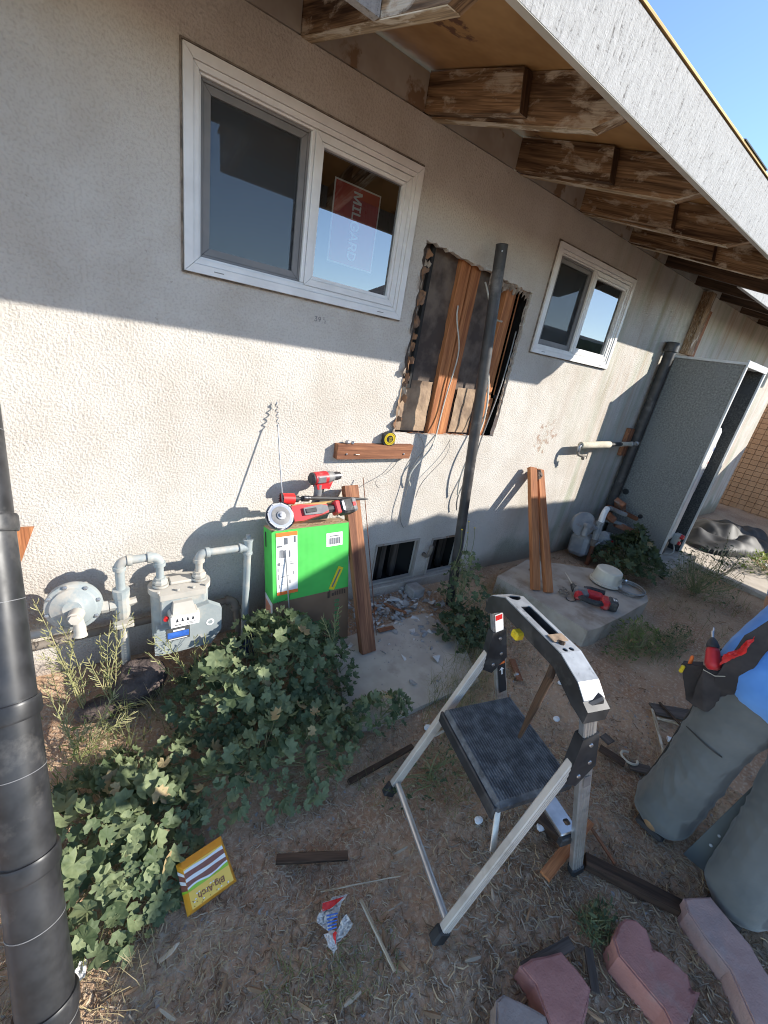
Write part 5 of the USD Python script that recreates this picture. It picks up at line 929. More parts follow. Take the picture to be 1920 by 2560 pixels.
# ---------------------------------------------------------------- person with tool pouch
mat('trousers', (.115, .118, .112), (.085, .088, .084), sc=5, rough=.92, bump=.25, bsc=220, sheen=.2, dirt=(.15, .13, .11), dsc=4, dramp=(.55, .75))
mat('shirt_blue', (.10, .27, .62), (.075, .21, .52), sc=4, rough=.9, bump=.2, bsc=260, sheen=.2)
mat('skin', (.42, .24, .16), (.36, .2, .13), sc=12, rough=.55); mat('hair', (.03, .022, .016), rough=.7); mat('boot_tan', (.36, .21, .10), (.28, .16, .08), sc=14, rough=.7); mat('sole', (.05, .045, .04), rough=.9)
mat('pouch_cloth', (.028, .024, .024), (.05, .042, .04), sc=9, rough=.95, bump=.4, bsc=240)
def blob(chains, edge=.022, it=8, amp=0.0, sc=10, seed=0, stretch=(1, 1, 1), fold=False):
    out = m3.Manifold()
    for ch in chains:
        for (p_, r) in [(ch[0][0], ch[0][1])]: pass
        for (p_, r), (q_, s) in zip(ch, ch[1:]):
            a = m3.Manifold.sphere(float(r), 20).translate([float(v) for v in p_]); b = m3.Manifold.sphere(float(s), 20).translate([float(v) for v in q_])
            out = out + m3.Manifold.batch_hull([a, b])
    m = tri(out.refine_to_length(edge)); m = trimesh.Trimesh(m.vertices, m.faces, process=True)
    trimesh.smoothing.filter_taubin(m, iterations=it)
    if amp:
        n = m.vertex_normals; f = meshkit.fbm(m.vertices * np.array(stretch) * sc + seed, 3) - .5; m.vertices = m.vertices + n * (f * 2 * amp)[:, None]
    if fold:      # creases that sag round the limb, deeper towards the hem
        v = m.vertices; n = m.vertex_normals; w = meshkit.fbm(v * [9, 9, 4] + seed, 2) * 5
        ph = v[:, 2] * 40 + (v[:, 0] * 14 + v[:, 1] * 11) + w * 2.2; deep = .005 + .008 * np.clip((.42 - v[:, 2]) / .35, 0, 1) + .007 * np.exp(-((v[:, 2] - .62) / .08) ** 2)
        r_ = 1 - np.abs(np.sin(ph)); m.vertices = v + n * (deep * (r_ ** 1.5 - .35) * np.clip(meshkit.noise(v * [7, 7, 5] + 3) * 1.8 - .4, 0, 1))[:, None]
    return m
pe = thing('person', 'person in grey work trousers and blue shirt bending forward with back to the camera', 'person', (1.70, -1.84, 0))
Lh, Lk, La = (1.80, -1.775, .77), (1.765, -1.735, .46), (1.715, -1.725, .10); Rh, Rk, Ra = (1.80, -1.945, .77), (1.765, -1.965, .46), (1.655, -1.985, .10)
fold = .012
obj('trousers', blob([[(Lh, .130), ((1.79, -1.755, .66), .115), (Lk, .098), ((1.745, -1.73, .28), .098), (La, .100), ((1.705, -1.722, .075), .104)], [(Rh, .130), ((1.79, -1.955, .66), .115), (Rk, .098), ((1.72, -1.975, .28), .098), (Ra, .100), ((1.65, -1.985, .075), .104)], [(Lh, .13), (Rh, .13)], [((1.92, -1.80, .86), .125), ((1.92, -1.92, .86), .125)], [(Lh, .13), ((1.92, -1.80, .86), .125)], [(Rh, .13), ((1.92, -1.92, .86), .125)]], .013, 5, .013, 7, 3, (1, 1, .55), fold=True), 'trousers', pe, smooth=True)
obj('shirt', blob([[((1.800, -1.780, .735), .156), ((2.02, -1.79, .93), .135), ((2.27, -1.77, 1.03), .13)], [((1.800, -1.940, .735), .156), ((2.02, -1.93, .93), .135), ((2.27, -1.95, 1.03), .13)], [((1.800, -1.780, .735), .156), ((1.800, -1.940, .735), .156)], [((2.27, -1.77, 1.03), .13), ((2.27, -1.95, 1.03), .13)], [((2.30, -1.80, 1.04), .12), ((2.42, -1.86, 1.06), .075)], [((2.30, -1.92, 1.04), .12), ((2.42, -1.86, 1.06), .075)],
    [((2.33, -1.69, 1.02), .075), ((2.38, -1.645, .84), .062)], [((2.33, -2.03, 1.02), .075), ((2.38, -2.075, .84), .062)], [((2.33, -1.69, 1.02), .075), ((2.30, -1.80, 1.04), .11)], [((2.33, -2.03, 1.02), .075), ((2.30, -1.92, 1.04), .11)], [((1.85, -1.86, .8), .15), ((2.26, -1.86, 1.02), .14)]], .018, 6, .009, 8, 5, (1, 1, .5), fold=True), 'shirt_blue', pe, smooth=True)
hc = np.array([2.535, -1.86, 1.03])
body = [[((2.40, -1.86, 1.05), .055), ((2.49, -1.86, 1.045), .052)], [(hc + (.03, 0, .02), .085), (hc + (.02, 0, -.02), .082)], [(hc + (.0, 0, -.02), .078), (hc + (-.075, 0, -.05), .048)], [(hc + (-.01, 0, -.085), .014), (hc + (-.035, 0, -.105), .013)], [(hc + (-.01, .08, 0), .018), (hc + (.02, .088, .01), .012)], [(hc + (-.01, -.08, 0), .018), (hc + (.02, -.088, .01), .012)]]
for sgn in (1, -1):
    e_ = np.array([2.40, -1.86 + sgn * .225, .78]); wv = np.array([2.46, -1.86 + sgn * .17, .55]); hd_ = np.array([2.48, -1.86 + sgn * .155, .47])
    body += [[(e_ + (-.02, 0, .12), .05), (e_, .043), (wv, .029), (hd_, .030)]]
    for f in range(4):
        b_ = hd_ + np.array([.012, (f - 1.5) * .021, -.035]); l = (.036, .042, .039, .03)[f]; body.append([(hd_ + np.array([.0, (f - 1.5) * .014, 0]), .016), (b_, .0095), (b_ + np.array([-.004, 0, -l]), .0085), (b_ + np.array([-.03, 0, -l * 1.3]), .0075)])
    tb_ = hd_ + np.array([-.01, -sgn * .028, .005]); body.append([(tb_, .013), (tb_ + np.array([-.012, -sgn * .022, -.03]), .010), (tb_ + np.array([-.026, -sgn * .018, -.058]), .0085)])
obj('body', blob(body, .008, 5), 'skin', pe, smooth=True)
obj('hair', blob([[(hc + (.045, 0, .035), .082), (hc + (.06, 0, -.015), .078)], [(hc + (.0, 0, .045), .076), (hc + (-.05, 0, .04), .055)]], .012, 4, .006, 40, 2), 'hair', pe, smooth=True)
for sgn in (1, -1): obj('eye', trimesh.creation.icosphere(2, .011).apply_translation(hc + (.008, sgn * .032, -.088)), 'sole', pe, smooth=True)
for (ax, ay, yaw) in ((1.70, -1.715, .06), (1.645, -1.985, -.1)):
    fx = np.array([math.cos(yaw), math.sin(yaw), 0.0]); b0 = np.array([ax, ay, 0.0])
    obj('boot', blob([[(b0 + fx * -.052 + (0, 0, .046), .040), (b0 + fx * .02 + (0, 0, .05), .045), (b0 + fx * .12 + (0, 0, .042), .042), (b0 + fx * .17 + (0, 0, .04), .04)], [(b0 + fx * -.04 + (0, 0, .06), .040), (b0 + fx * -.03 + (0, 0, .15), .04)]], .014, 5), 'boot_tan', pe, smooth=True)
    obj('boot_sole', put(cbox(.30, .098, .022, .009), np.stack([fx, np.cross((0, 0, 1), fx), [0, 0, 1]], 1), b0 + fx * .062 + np.array([0, 0, .011])), 'sole', pe, smooth=30)
obj('back_pocket_flap', put(cbox(.018, .12, .15, .008), basis((.05, .1, 1), (0, 1, 0)) if False else np.eye(3), (1.652, -1.88, .80)), 'pouch_cloth', pe, smooth=30)

obj('side_seam', tube(spline([(1.78, -1.622, .74), (1.765, -1.640, .60), (1.745, -1.636, .46), (1.735, -1.634, .30), (1.71, -1.618, .10)], 30), .0035, 6), 'sole', pe)
obj('knee_seam', tube(spline([(1.668, -1.775, .44), (1.655, -1.735, .45), (1.672, -1.685, .45), (1.70, -1.655, .44)], 14), .0025, 5), 'sole', pe)
tp_ = thing('tool_pouch', 'black cloth tool pouch full of tools hanging at the hip of the person', 'tool pouch', (1.70, -1.63, .55))
def bag(pts_top, pts_bot, th): 
    P_ = [np.array(q_, float) for q_ in pts_top + pts_bot]; return hull(P_ + [q_ + np.array([th, .01, .0]) for q_ in P_])
A_ = lambda px, py, x: at(px, py, x=x)
obj('back_panel', rough(hull([A_(1862, 1588, 1.64), A_(1930, 1545, 1.66), A_(1940, 1600, 1.66), A_(1790, 1690, 1.66), A_(1800, 1782, 1.72), A_(1765, 1775, 1.72), A_(1895, 1640, 1.66), A_(1842, 1725, 1.67), A_(1862, 1592, 1.71), A_(1920, 1560, 1.73), A_(1800, 1782, 1.75), A_(1765, 1775, 1.75), A_(1850, 1690, 1.74)]), .004, 20, 2, .03), 'pouch_cloth', tp_, smooth=40)
obj('pocket', rough(hull([A_(1703, 1660, 1.70), A_(1762, 1668, 1.68), A_(1757, 1655, 1.76), A_(1710, 1652, 1.76), A_(1714, 1748, 1.73), A_(1738, 1768, 1.72), A_(1716, 1748, 1.77), A_(1745, 1765, 1.77)]), .004, 22, 4, .025), 'pouch_cloth', tp_, smooth=40)
obj('pocket', rough(hull([A_(1757, 1676, 1.66), A_(1815, 1690, 1.67), A_(1828, 1640, 1.72), A_(1770, 1640, 1.75), A_(1725, 1757, 1.70), A_(1760, 1778, 1.68), A_(1790, 1778, 1.69), A_(1795, 1765, 1.75), A_(1735, 1740, 1.75)]), .004, 22, 6, .025), 'pouch_cloth', tp_, smooth=40)
obj('stitching', tube([A_(1758, 1674, 1.655), A_(1787, 1690, 1.655), A_(1813, 1691, 1.66)], .0014, 5), 'foam_tan', tp_)
obj('buckle', put(cbox(.012, .012, .03, .003), np.eye(3), A_(1705, 1672, 1.69)), 'tape_yellow', tp_)
td_ = thing('impact_driver', 'red handled driver sticking up out of the tool pouch', 'driver', A_(1780, 1650, 1.70))
ra, rb = A_(1783, 1676, 1.675), A_(1782, 1600, 1.73); ru = unit(rb - ra)
obj('handle', tube(spline([ra, ra + ru * .03, ra + ru * .055, ra + ru * .075], 10), [.014, .021, .024, .024, .023, .022, .021, .021, .02, .017], 16), 'tool_red', td_, smooth=True)
obj('collar', tube([ra + ru * .075, ra + ru * .085, ra + ru * .10, ra + ru * .112], [.018, .019, .014, .006], 14), 'tool_black', td_, smooth=30)
obj('bit', cat_([cone(ra + ru * .11, ra + ru * .135, .004, n=8), cone(ra + ru * .11 + (.004, 0, 0), ra + ru * .145 + (.01, 0, 0), .0025, n=6)]), 'steel', td_)
pn = A_(1727, 1655, 1.72); tag(obj('marker', cat_([lathe([(0, 0), (.006, 0), (.006, .028), (.003, .036), (0, .037)], pn - (0, 0, .01), (0, .1, 1), 12)]), 'orange_print', smooth=30), 'orange marker pen tip poking out of the left pocket', 'marker')
def crumple(corners, n, amp, sc, seed, wave=0):
    c = [np.array(q_, float) for q_ in corners]; u = np.linspace(0, 1, n); U, V_ = np.meshgrid(u, u)
    P = ((1 - U) * (1 - V_))[..., None] * c[0] + (U * (1 - V_))[..., None] * c[1] + (U * V_)[..., None] * c[2] + ((1 - U) * V_)[..., None] * c[3]
    nn = unit(np.cross(c[1] - c[0], c[3] - c[0])); f = np.abs(meshkit.fbm(P * sc + seed, 3) - .5) * 2 + .6 * np.abs(meshkit.fbm(P * sc * 2.7 + seed, 2) - .5) * 2; P = P + nn * (f * amp)[..., None] + (meshkit.fbm(P * sc * .8 + seed + 5, 2) - .5)[..., None] * amp * unit(c[1] - c[0])
    i = np.arange(n - 1)[:, None] * n + np.arange(n - 1)[None]; return (P.reshape(-1, 3), np.stack([i, i + 1, i + n + 1, i + n], -1).reshape(-1, 4))
tag(obj('red_cloth', crumple([A_(1798, 1662, 1.62), A_(1806, 1636, 1.63), A_(1885, 1590, 1.63), A_(1862, 1630, 1.62)], 20, .02, 30, 2), 'paint_red', smooth=True), 'red cloth rag stuffed behind the tool pouch', 'cloth')
mp_ = thing('sheet_panel', 'dark grey sheet metal panel with punched holes between the legs of the person', 'metal panel', (1.66, -1.86, 0))
mat('panel_metal', (.07, .078, .075), (.09, .098, .095), sc=5, rough=.5, metal=.3)
pA0, pA1 = at(1708, 2134, z=.004), at(1782, 2196, z=.004); pB0 = at(1935, 1913, x=pA0[0] + .19); pB1 = pA1 + (pB0 - pA0) * 1.0
obj('sheet', quad(pA0, pA1, pB1, pB0, .004), 'panel_metal', mp_)
pn_ = unit(np.cross(pA1 - pA0, pB0 - pA0)); PM = np.stack([unit(pA1 - pA0), np.cross(pn_, unit(pA1 - pA0)), pn_], 1)
for (a, b, r, m_) in ((.85, .30, .007, 'black_rubber'), (.85, .48, .007, 'black_rubber'), (.35, .2, .006, 'zinc'), (.32, .3, .005, 'zinc')): obj('punched_hole' if m_ == 'black_rubber' else 'rivet', put(lathe([(0, 0), (r, 0), (r * .8, .0015), (0, .0016)], n=14), PM, pA0 + (pA1 - pA0) * a + (pB0 - pA0) * b + pn_ * .0042), m_, mp_)

# ---------------------------------------------------------------- stones and rock
mat('red_stone', (.40, .19, .16), (.32, .145, .12), sc=5, rough=.95, coord='world', bump=.5, bsc=170, bdist=.004, dirt=(.33, .2, .17), dsc=12, dramp=(.55, .7), detail=8)
mat('pink_stone', (.44, .29, .25), (.36, .225, .195), sc=5, rough=.95, coord='world', bump=.5, bsc=170, bdist=.004, dirt=(.34, .26, .24), dsc=11, dramp=(.5, .7), detail=8)
mat('grey_stone', (.31, .25, .22), (.25, .2, .175), sc=6, rough=.95, coord='world', bump=.5, bsc=150, bdist=.004)
mat('lava', (.10, .075, .065), (.05, .038, .035), sc=14, rough=.98, coord='world', bump=.9, bsc=55, bdist=.012)
def stone(px, m_, label, h=.056, seed=0, th=.07):
    P_ = np.array([d4(*q_, z=h)[:2] for q_ in px]); pol = Polygon(P_).buffer(0).buffer(.003).buffer(-.003)
    a = put(extr(pol.buffer(-.005), .010), np.eye(3), (0, 0, h - .010)); b = put(extr(pol, th), np.eye(3), (0, 0, h - .004 - th))
    mm = tri(man(a) + man(b)); mm = rough(trimesh.Trimesh(mm.vertices, mm.faces, process=True), .0028, 40, seed, .014); mm = rough(mm, .003, 11, seed)
    return tag(obj('flagstone', mm, m_, smooth=40), label, 'stone')
stone([(230, 540), (300, 500), (470, 455), (560, 560), (640, 670), (625, 760), (590, 900), (420, 920), (360, 760), (320, 650)], 'red_stone', 'reddest flagstone with a pointed tip below the ladder foot', .05, 1)
stone([(770, 380), (800, 300), (840, 265), (900, 275), (960, 330), (1000, 440), (1060, 465), (1150, 540), (1200, 590), (1230, 680), (1275, 690), (1200, 880), (1130, 930), (1060, 790), (900, 600), (800, 480)], 'red_stone', 'long red flagstone with a notched edge at the bottom right', .075, 2, .09)
stone([(1175, 150), (1330, 140), (1400, 230), (1560, 420), (1640, 560), (1720, 700), (1740, 960), (1620, 960), (1440, 560), (1300, 380), (1200, 230)], 'pink_stone', 'pale pink flagstone under the right boot of the person', .06, 3, .09)
stone([(95, 740), (140, 700), (260, 760), (380, 830), (420, 960), (90, 960)], 'grey_stone', 'greyish flagstone cut by the bottom edge of the photo', .05, 4)
rk = rough(trimesh.creation.icosphere(4, .105).apply_scale((1.0, .85, .95)), .03, 9, 4); rk = rough(rk, .006, 45, 1); tag(obj('lava_rock', rk.apply_translation((.115, -.255, .06)), 'lava', smooth=True), 'dark pitted lava rock below the gas meter', 'rock')
rk2 = rough(trimesh.creation.icosphere(3, .07).apply_scale((1.3, .8, .6)), .02, 10, 8); tag(obj('lava_rock', rk2.apply_translation((-.02, -.30, .02)), 'lava', smooth=True), 'smaller dark rock left of the lava rock among the weeds', 'rock')

# ---------------------------------------------------------------- burger box and paper litter
mat('burger_orange', (.72, .33, .03), (.66, .28, .02), sc=30, rough=.45); mat('burger_yellow', (.8, .5, .08), rough=.45); mat('burger_brown', (.19, .065, .045), (.23, .085, .06), sc=80, rough=.5); mat('burger_green', (.28, .5, .03), rough=.5); mat('burger_text', (.22, .07, .03), rough=.5)
bb = thing('burger_box', 'orange printed burger carton lying on its side in the sun', 'burger box', (.18, -1.10, 0))
b00, b10, b11, b01 = ze(225, 650, z=.030), ze(510, 442, z=.030), ze(425, 195, z=.095), ze(160, 372, z=.095)
bu = unit(b10 - b00); bv = unit(b01 - b00 - bu * ((b01 - b00) @ bu)); bn = unit(np.cross(bu, bv)); bw, bh_ = .118, np.linalg.norm(b01 - b00)
def fp_(u, v, d=0.0): lo = b00 + (b10 - b00) * u; hi = b01 + (b11 - b01) * u; return lo + (hi - lo) * v + bn * d
back = [fp_(-.10, -.16, -.028), fp_(1.10, -.16, -.028), fp_(1.10, 1.14, -.028), fp_(-.10, 1.14, -.028)]; deep = [fp_(0, 0, -.058), fp_(1, 0, -.058), fp_(1, 1, -.058), fp_(0, 1, -.058)]
obj('carton', hull([fp_(0, 0), fp_(1, 0), fp_(1, 1), fp_(0, 1)] + back + deep), 'burger_orange', bb)
def strip(name, v0, v1, m_, d=.0006, wav=0.0, n=14, u0=0.0, u1=1.0, face=None):
    f_ = face or fp_; u = np.linspace(u0, u1, n); lo = [f_(a, v0 + wav * math.sin(a * 9 + 1) * .5, d) for a in u]; hi = [f_(a, v1 + wav * math.sin(a * 8) , d) for a in u]
    F_ = []
    for k in range(n - 1): F_ += [[k, k + 1, n + k + 1], [k, n + k + 1, n + k]]
    return obj(name, trimesh.Trimesh(np.array(lo + hi), np.array(F_), process=False), m_, bb)
strip('top_bun', .95, .999, 'burger_yellow'); strip('sauce_stripe', .885, .955, 'paper_white', .0009, .012); strip('patty', .745, .885, 'burger_brown', .0008); strip('sauce_stripe', .66, .745, 'paper_white', .0009, .014); strip('patty', .515, .665, 'burger_brown', .0008); strip('sauce_stripe', .465, .535, 'paper_white', .0010, .03); strip('lettuce', .415, .485, 'burger_green', .0012, .035); strip('cheese', .365, .425, 'burger_yellow', .0014)
strip('bottom_bun', .0, .37, 'burger_yellow', .0005)
rb_ = random.Random(9)
for k in range(30):
    u, v = rb_.uniform(.04, .96), rb_.uniform(.02, .33); c_ = fp_(u, v, .0012); s_ = .0016 if k % 2 else .0011
    obj('sesame_seed', put(lathe([(0, 0), (s_, 0), (0, .0004)], n=7).apply_scale((1.5, 1, 1)), np.stack([bu, bv, bn], 1), c_), 'paper_white' if k % 2 else 'burger_text', bb)
obj('lettering', text('Big Arch', .0135, fp_(.50, .215, .0010), -bu, -bv, .0006, True), 'burger_text', bb)
def fl_(u, v, d=0.0):
    a = fp_(-.10, -.16 + 1.30 * v, -.028); b = fp_(0, v, 0); return a + (b - a) * u + unit(np.cross(b - a, fp_(0, 1) - fp_(0, 0))) * d
for v0, v1, m_ in ((.80, .87, 'paper_white'), (.68, .80, 'burger_brown'), (.60, .68, 'paper_white'), (.47, .60, 'burger_brown'), (.42, .47, 'burger_green')): strip('side_stripe', v0, v1, m_, .0008, 0, 3, .02, .98, fl_)
mat('wrapper_white', (.56, .53, .5), (.46, .42, .38), sc=30, rough=.7)
wr = thing('paper_wrapper', 'crumpled red and white food wrapper on the shaded ground', 'wrapper', (.47, -1.35, .01))
W_ = lambda x, y, z=.02: ze(x, y, z=z)
obj('paper', crumple([W_(1090, 740, .012), W_(1180, 810, .012), W_(1300, 540, .035), W_(1120, 590, .03)], 34, .026, 48, 1), 'wrapper_white', wr, smooth=20)
obj('paper', crumple([W_(1130, 810, .012), W_(1200, 955, .008), W_(1225, 900, .02), W_(1210, 790, .03)], 24, .02, 50, 3), 'wrapper_white', wr, smooth=20)
obj('paper', crumple([W_(1190, 830, .02), W_(1215, 890, .012), W_(1335, 745, .015), W_(1280, 660, .045)], 26, .026, 48, 6), 'wrapper_white', wr, smooth=20)
obj('red_panel', crumple([W_(1125, 660, .034), W_(1195, 630, .046), W_(1275, 555, .05), W_(1122, 600, .044)], 12, .012, 30, 1), 'paint_red', wr, smooth=20)
obj('red_panel', crumple([W_(1195, 810, .03), W_(1215, 890, .025), W_(1225, 800, .04), W_(1210, 790, .04)], 8, .006, 30, 2), 'paint_red', wr, smooth=20)
for k in range(5): obj('printed_line', tube([W_(1150 + k * 3, 690 + k * 24, .052), W_(1228 - k * 2, 672 + k * 24, .052)], .0018, 4), 'label_blue', wr)
tag(obj('paper_scrap', crumple([at(165, 2370, z=.01), at(215, 2400, z=.02), at(205, 2440, z=.015), at(180, 2460, z=.008)], 12, .018, 30, 4), 'paper_white', smooth=20), 'crumpled white paper scrap beside the black pipe', 'paper scrap')
tag(obj('bark_piece', rough(hull([at(395, 2400, z=.0), at(440, 2360, z=.012), at(450, 2355, z=.004), at(398, 2410, z=.01), at(430, 2385, z=.02)]), .002, 40, 1, .01), 'foam_tan'), 'pale curved bark flake on the sunlit straw', 'bark')

# ---------------------------------------------------------------- debris lying about
def lying(name, a, b, w, t, m_, label, cat='wood scrap', z=.012, up=(0, 0, 1), amp=.002):
    return plank(name, np.r_[a[:2], z], np.r_[b[:2], z], w, t, up, m_, label, cat, .001, None, amp)
gz0 = lambda x, y: at(x, y, z=0)
lying('dark_slat', ze(800, 315, z=0), ze(1295, 290, z=0), .026, .012, 'dark_wood', 'short dark wood slat on the gravel between the burger carton and the ladder')
lying('split_shingle', gz0(1355, 2205), gz0(1466, 2065), .035, .012, 'fresh_stud', 'bright orange split shingle under the right ladder post', z=.03)
lying('buried_edging', gz0(1405, 2100), gz0(1330, 2035), .05, .03, 'dark_wood', 'dark edging board piece behind the lower ladder step', 'edging')
lying('buried_edging', gz0(1460, 2155), gz0(1720, 2285), .045, .03, 'dark_wood', 'long dark edging strip from the ladder post to the pink flagstone', 'edging', .008)
lying('long_stick', gz0(900, 2255), gz0(985, 2435), .009, .007, 'rafter_bottom', 'thin brown stick right of the crumpled wrapper', 'stick')
lying('long_stick', gz0(800, 2235), gz0(1000, 2195), .004, .004, 'rafter_bottom', 'thin pale twig above the crumpled wrapper', 'stick')
lying('lath', d3(400, 800, z=0), d3(510, 1245, z=0), .014, .008, 'rafter_bottom', 'thin lath lying straight left of the person', 'lath')
lying('grey_board', d3(400, 800, z=0), d3(850, 880, z=0), .075, .012, 'grey_wood', 'grey weathered board behind the person', 'board', .014)
lying('lath', d3(430, 860, z=0), d3(760, 945, z=0), .012, .01, 'rafter_bottom', 'lath along the lower edge of the grey board', 'lath', .012)
lying('lath', d3(440, 770, z=0), d3(700, 1050, z=0), .012, .008, 'dark_wood', 'brown lath crossing over the grey board', 'lath', .028)
lying('white_trim', d3(500, 1000, z=0), d3(648, 1062, z=0), .026, .014, 'white_vinyl', 'broken white plastic trim strip near the knee of the person', 'trim', .012)
lying('brown_slat', d3(45, 1060, z=0), d3(215, 1170, z=0), .04, .012, 'dark_wood', 'dark slat beside the right ladder bracket', z=.01)
lying('brown_slat', d3(240, 1175, z=0), d3(395, 1215, z=0), .045, .01, 'grey_wood', 'flat brown shingle piece below the white ring', z=.008)
lying('shingle', d3(60, 985, z=0), d3(120, 1040, z=0), .05, .008, 'grey_wood', 'small ribbed grey shingle behind the ladder bracket', 'shingle', .02)
th = np.linspace(.5, 5.4, 26); rcn = d3(250, 1120, z=.012)
tag(obj('broken_ring', tube(np.stack([rcn[0] + .030 * np.cos(th), rcn[1] + .034 * np.sin(th), np.full(26, .014)], 1), .0055, 9), 'foam_tan', smooth=True), 'broken cream plastic ring lying open like a letter C', 'ring')
lying('red_stick', zoomed(620, 1280, .38577)(870, 620, z=0), zoomed(620, 1280, .38577)(1020, 680, z=0), .014, .012, 'old_stud', 'red brown stick on the rubble under the first vent', 'stick', .03)
lying('red_stick', zoomed(620, 1280, .38577)(840, 620, z=0), zoomed(620, 1280, .38577)(805, 680, z=0), .016, .012, 'old_stud', 'short splinter leaning at the foot of the 2x4', 'stick', .03)
lying('red_stick', zoomed(620, 1280, .38577)(840, 790, z=0), zoomed(620, 1280, .38577)(940, 765, z=0), .03, .006, 'old_stud', 'thin shingle splinter on the dusty pad edge', 'stick', .022)
lying('orange_shard', d1(905, 540, z=0), d1(960, 680, z=0), .035, .008, 'old_stud', 'orange brown shard beside the left ladder post', z=.01)
lying('orange_shard', gz0(1460, 2050), gz0(1535, 2165), .010, .008, 'old_stud', 'thin orange splinter right of the ladder post', 'stick', .01)
lying('grey_lath', gz0(1300, 2440), gz0(1420, 2370), .03, .01, 'grey_wood', 'grey lath piece behind the reddest flagstone', 'lath', .03)
lying('grey_lath', d4(610, 460, z=0), d4(650, 720, z=0), .022, .008, 'grey_wood', 'narrow lath standing between the two red flagstones', 'lath', .02)
lying('root', gz0(870, 1960), gz0(1030, 1870), .018, .016, 'dark_wood', 'dark root along the mallow right of the black tread', 'root', .01)
lying('white_board', z9(1460, 1290, z=0), z9(1600, 1520, z=0), .07, .008, 'white_vinyl', 'white board scrap beyond the shaded dirt at the right edge', 'board', .02)
lying('white_board', z9(1540, 1260, z=0), z9(1700, 1400, z=0), .05, .01, 'white_vinyl', 'second white strip at the far path edge', 'board', .035)
lying('dry_branch', z9(950, 1470, z=0), z9(1250, 1350, z=0), .012, .01, 'grey_wood', 'grey dry branch in front of the far path', 'branch', .03)
for i, (x, y, lb) in enumerate(((1395, 1975, 'small glass shard near the tan boot'), (1290, 1690, 'crumpled foil ball right of the left ladder post'), (1228, 1668, 'white plaster lump left of the left ladder post'), (1400, 1710, 'small white chip beyond the ladder tray'), (1390, 1800, 'white pebble right of the ladder tray'), (1068, 1822, 'white plaster lump on the corner of the dusty pad'), (1195, 2055, 'white chip on the straw left of the near ladder leg'), (1350, 2070, 'pale plaster flake below the tread'))):
    tag(obj('plaster_lump', rough(trimesh.creation.icosphere(1, .016).apply_scale((1.2, .9, .55)).apply_translation(gz0(x, y) + (0, 0, .008)), .005, 60, i), 'sign_white' if i != 1 else 'zinc'), lb, 'plaster')
# stucco rubble under the vents
mat('rubble_white', (.6, .57, .53), (.48, .45, .41), sc=18, rough=.95, bump=.4, bsc=80); mat('rubble_grey', (.34, .32, .3), (.26, .24, .22), sc=18, rough=.95, bump=.4, bsc=80)
rr_ = random.Random(21); protos = []
LB = {0: 'angular chip of broken grey stucco in the rubble below the vents', 1: 'bright white chip of broken stucco in the rubble below the vents'}
def chip_mesh(seed, s):
    r = np.random.default_rng(seed); return hull(r.normal(size=(10, 3)) * [s * .8, s * .65, s * .42])
spots = []
while len(spots) < 230:
    x, y = rr_.gauss(1.50, .20), -abs(rr_.gauss(0.0, .24)) - .04
    if 1.02 < x < 2.0 and y > -.8 and not (1.10 < x < 1.2 and y > -.5): spots.append((x, y))
for i, (x, y) in enumerate(spots):
    w_i = 1 if rr_.random() < .3 else 0; key = i % 6; s_ = .4 + 1.1 * rr_.random() ** 2
    z = .012 + .035 * max(0, 1 + y / .35) * rr_.random()
    if i < 6:
        p_ = thing('stucco_chip', LB[i % 2], 'stucco chip', (x, y, z), 'stucco chips below the vents' if i % 2 == 0 else 'white stucco chips below the vents'); obj('chip', put(chip_mesh(i, .017), np.eye(3), (x, y, z)), 'rubble_white' if i % 2 else 'rubble_grey', p_); protos.append(p_)
    else:
        copy_of(protos[(i % 3) * 2 + w_i], (x, y, z), rr_.random() * 360, rr_.uniform(-25, 25), rr_.uniform(-25, 25), s_)
gr = []
for i in range(900):
    x, y = rr_.gauss(1.40, .24), -abs(rr_.gauss(0.0, .30)) - .03
    s_ = rr_.uniform(.002, .006); gr.append(put(hull(np.array([(1, 0, -.6), (-1, 0, -.6), (0, 1, -.5), (0, -1, -.5), (.2, .1, .8), (-.3, -.2, .7)]) * s_ * (np.array([rr_.uniform(.6, 1.3), rr_.uniform(.6, 1.3), .8]))), np.eye(3), (x, y, .012 + .02 * max(0, 1 + y / .3) * rr_.random())))
obj('stucco_gravel', cat_(gr), 'rubble_grey', kind='stuff', label='fine grey stucco gravel spilled below the vents', cat='gravel')
tag(obj('broken_block', rough(bx(1.70, 1.80, -.16, -.06, .015, .085, .006), .008, 18, 2, .03), 'rubble_grey'), 'largest grey concrete lump below the mullion of the two vents', 'concrete lump')
tag(obj('copper_elbow', tube(spline([(1.86, -.005, .26), (1.86, -.05, .27), (1.865, -.06, .31), (1.865, -.06, .345)], 12), .014, 12), 'tarnished_pipe', smooth=True), 'stub of copper pipe on the wall between the two vents', 'pipe')
mat('navy_plastic', (.012, .018, .06), (.02, .03, .09), sc=9, rough=.4)
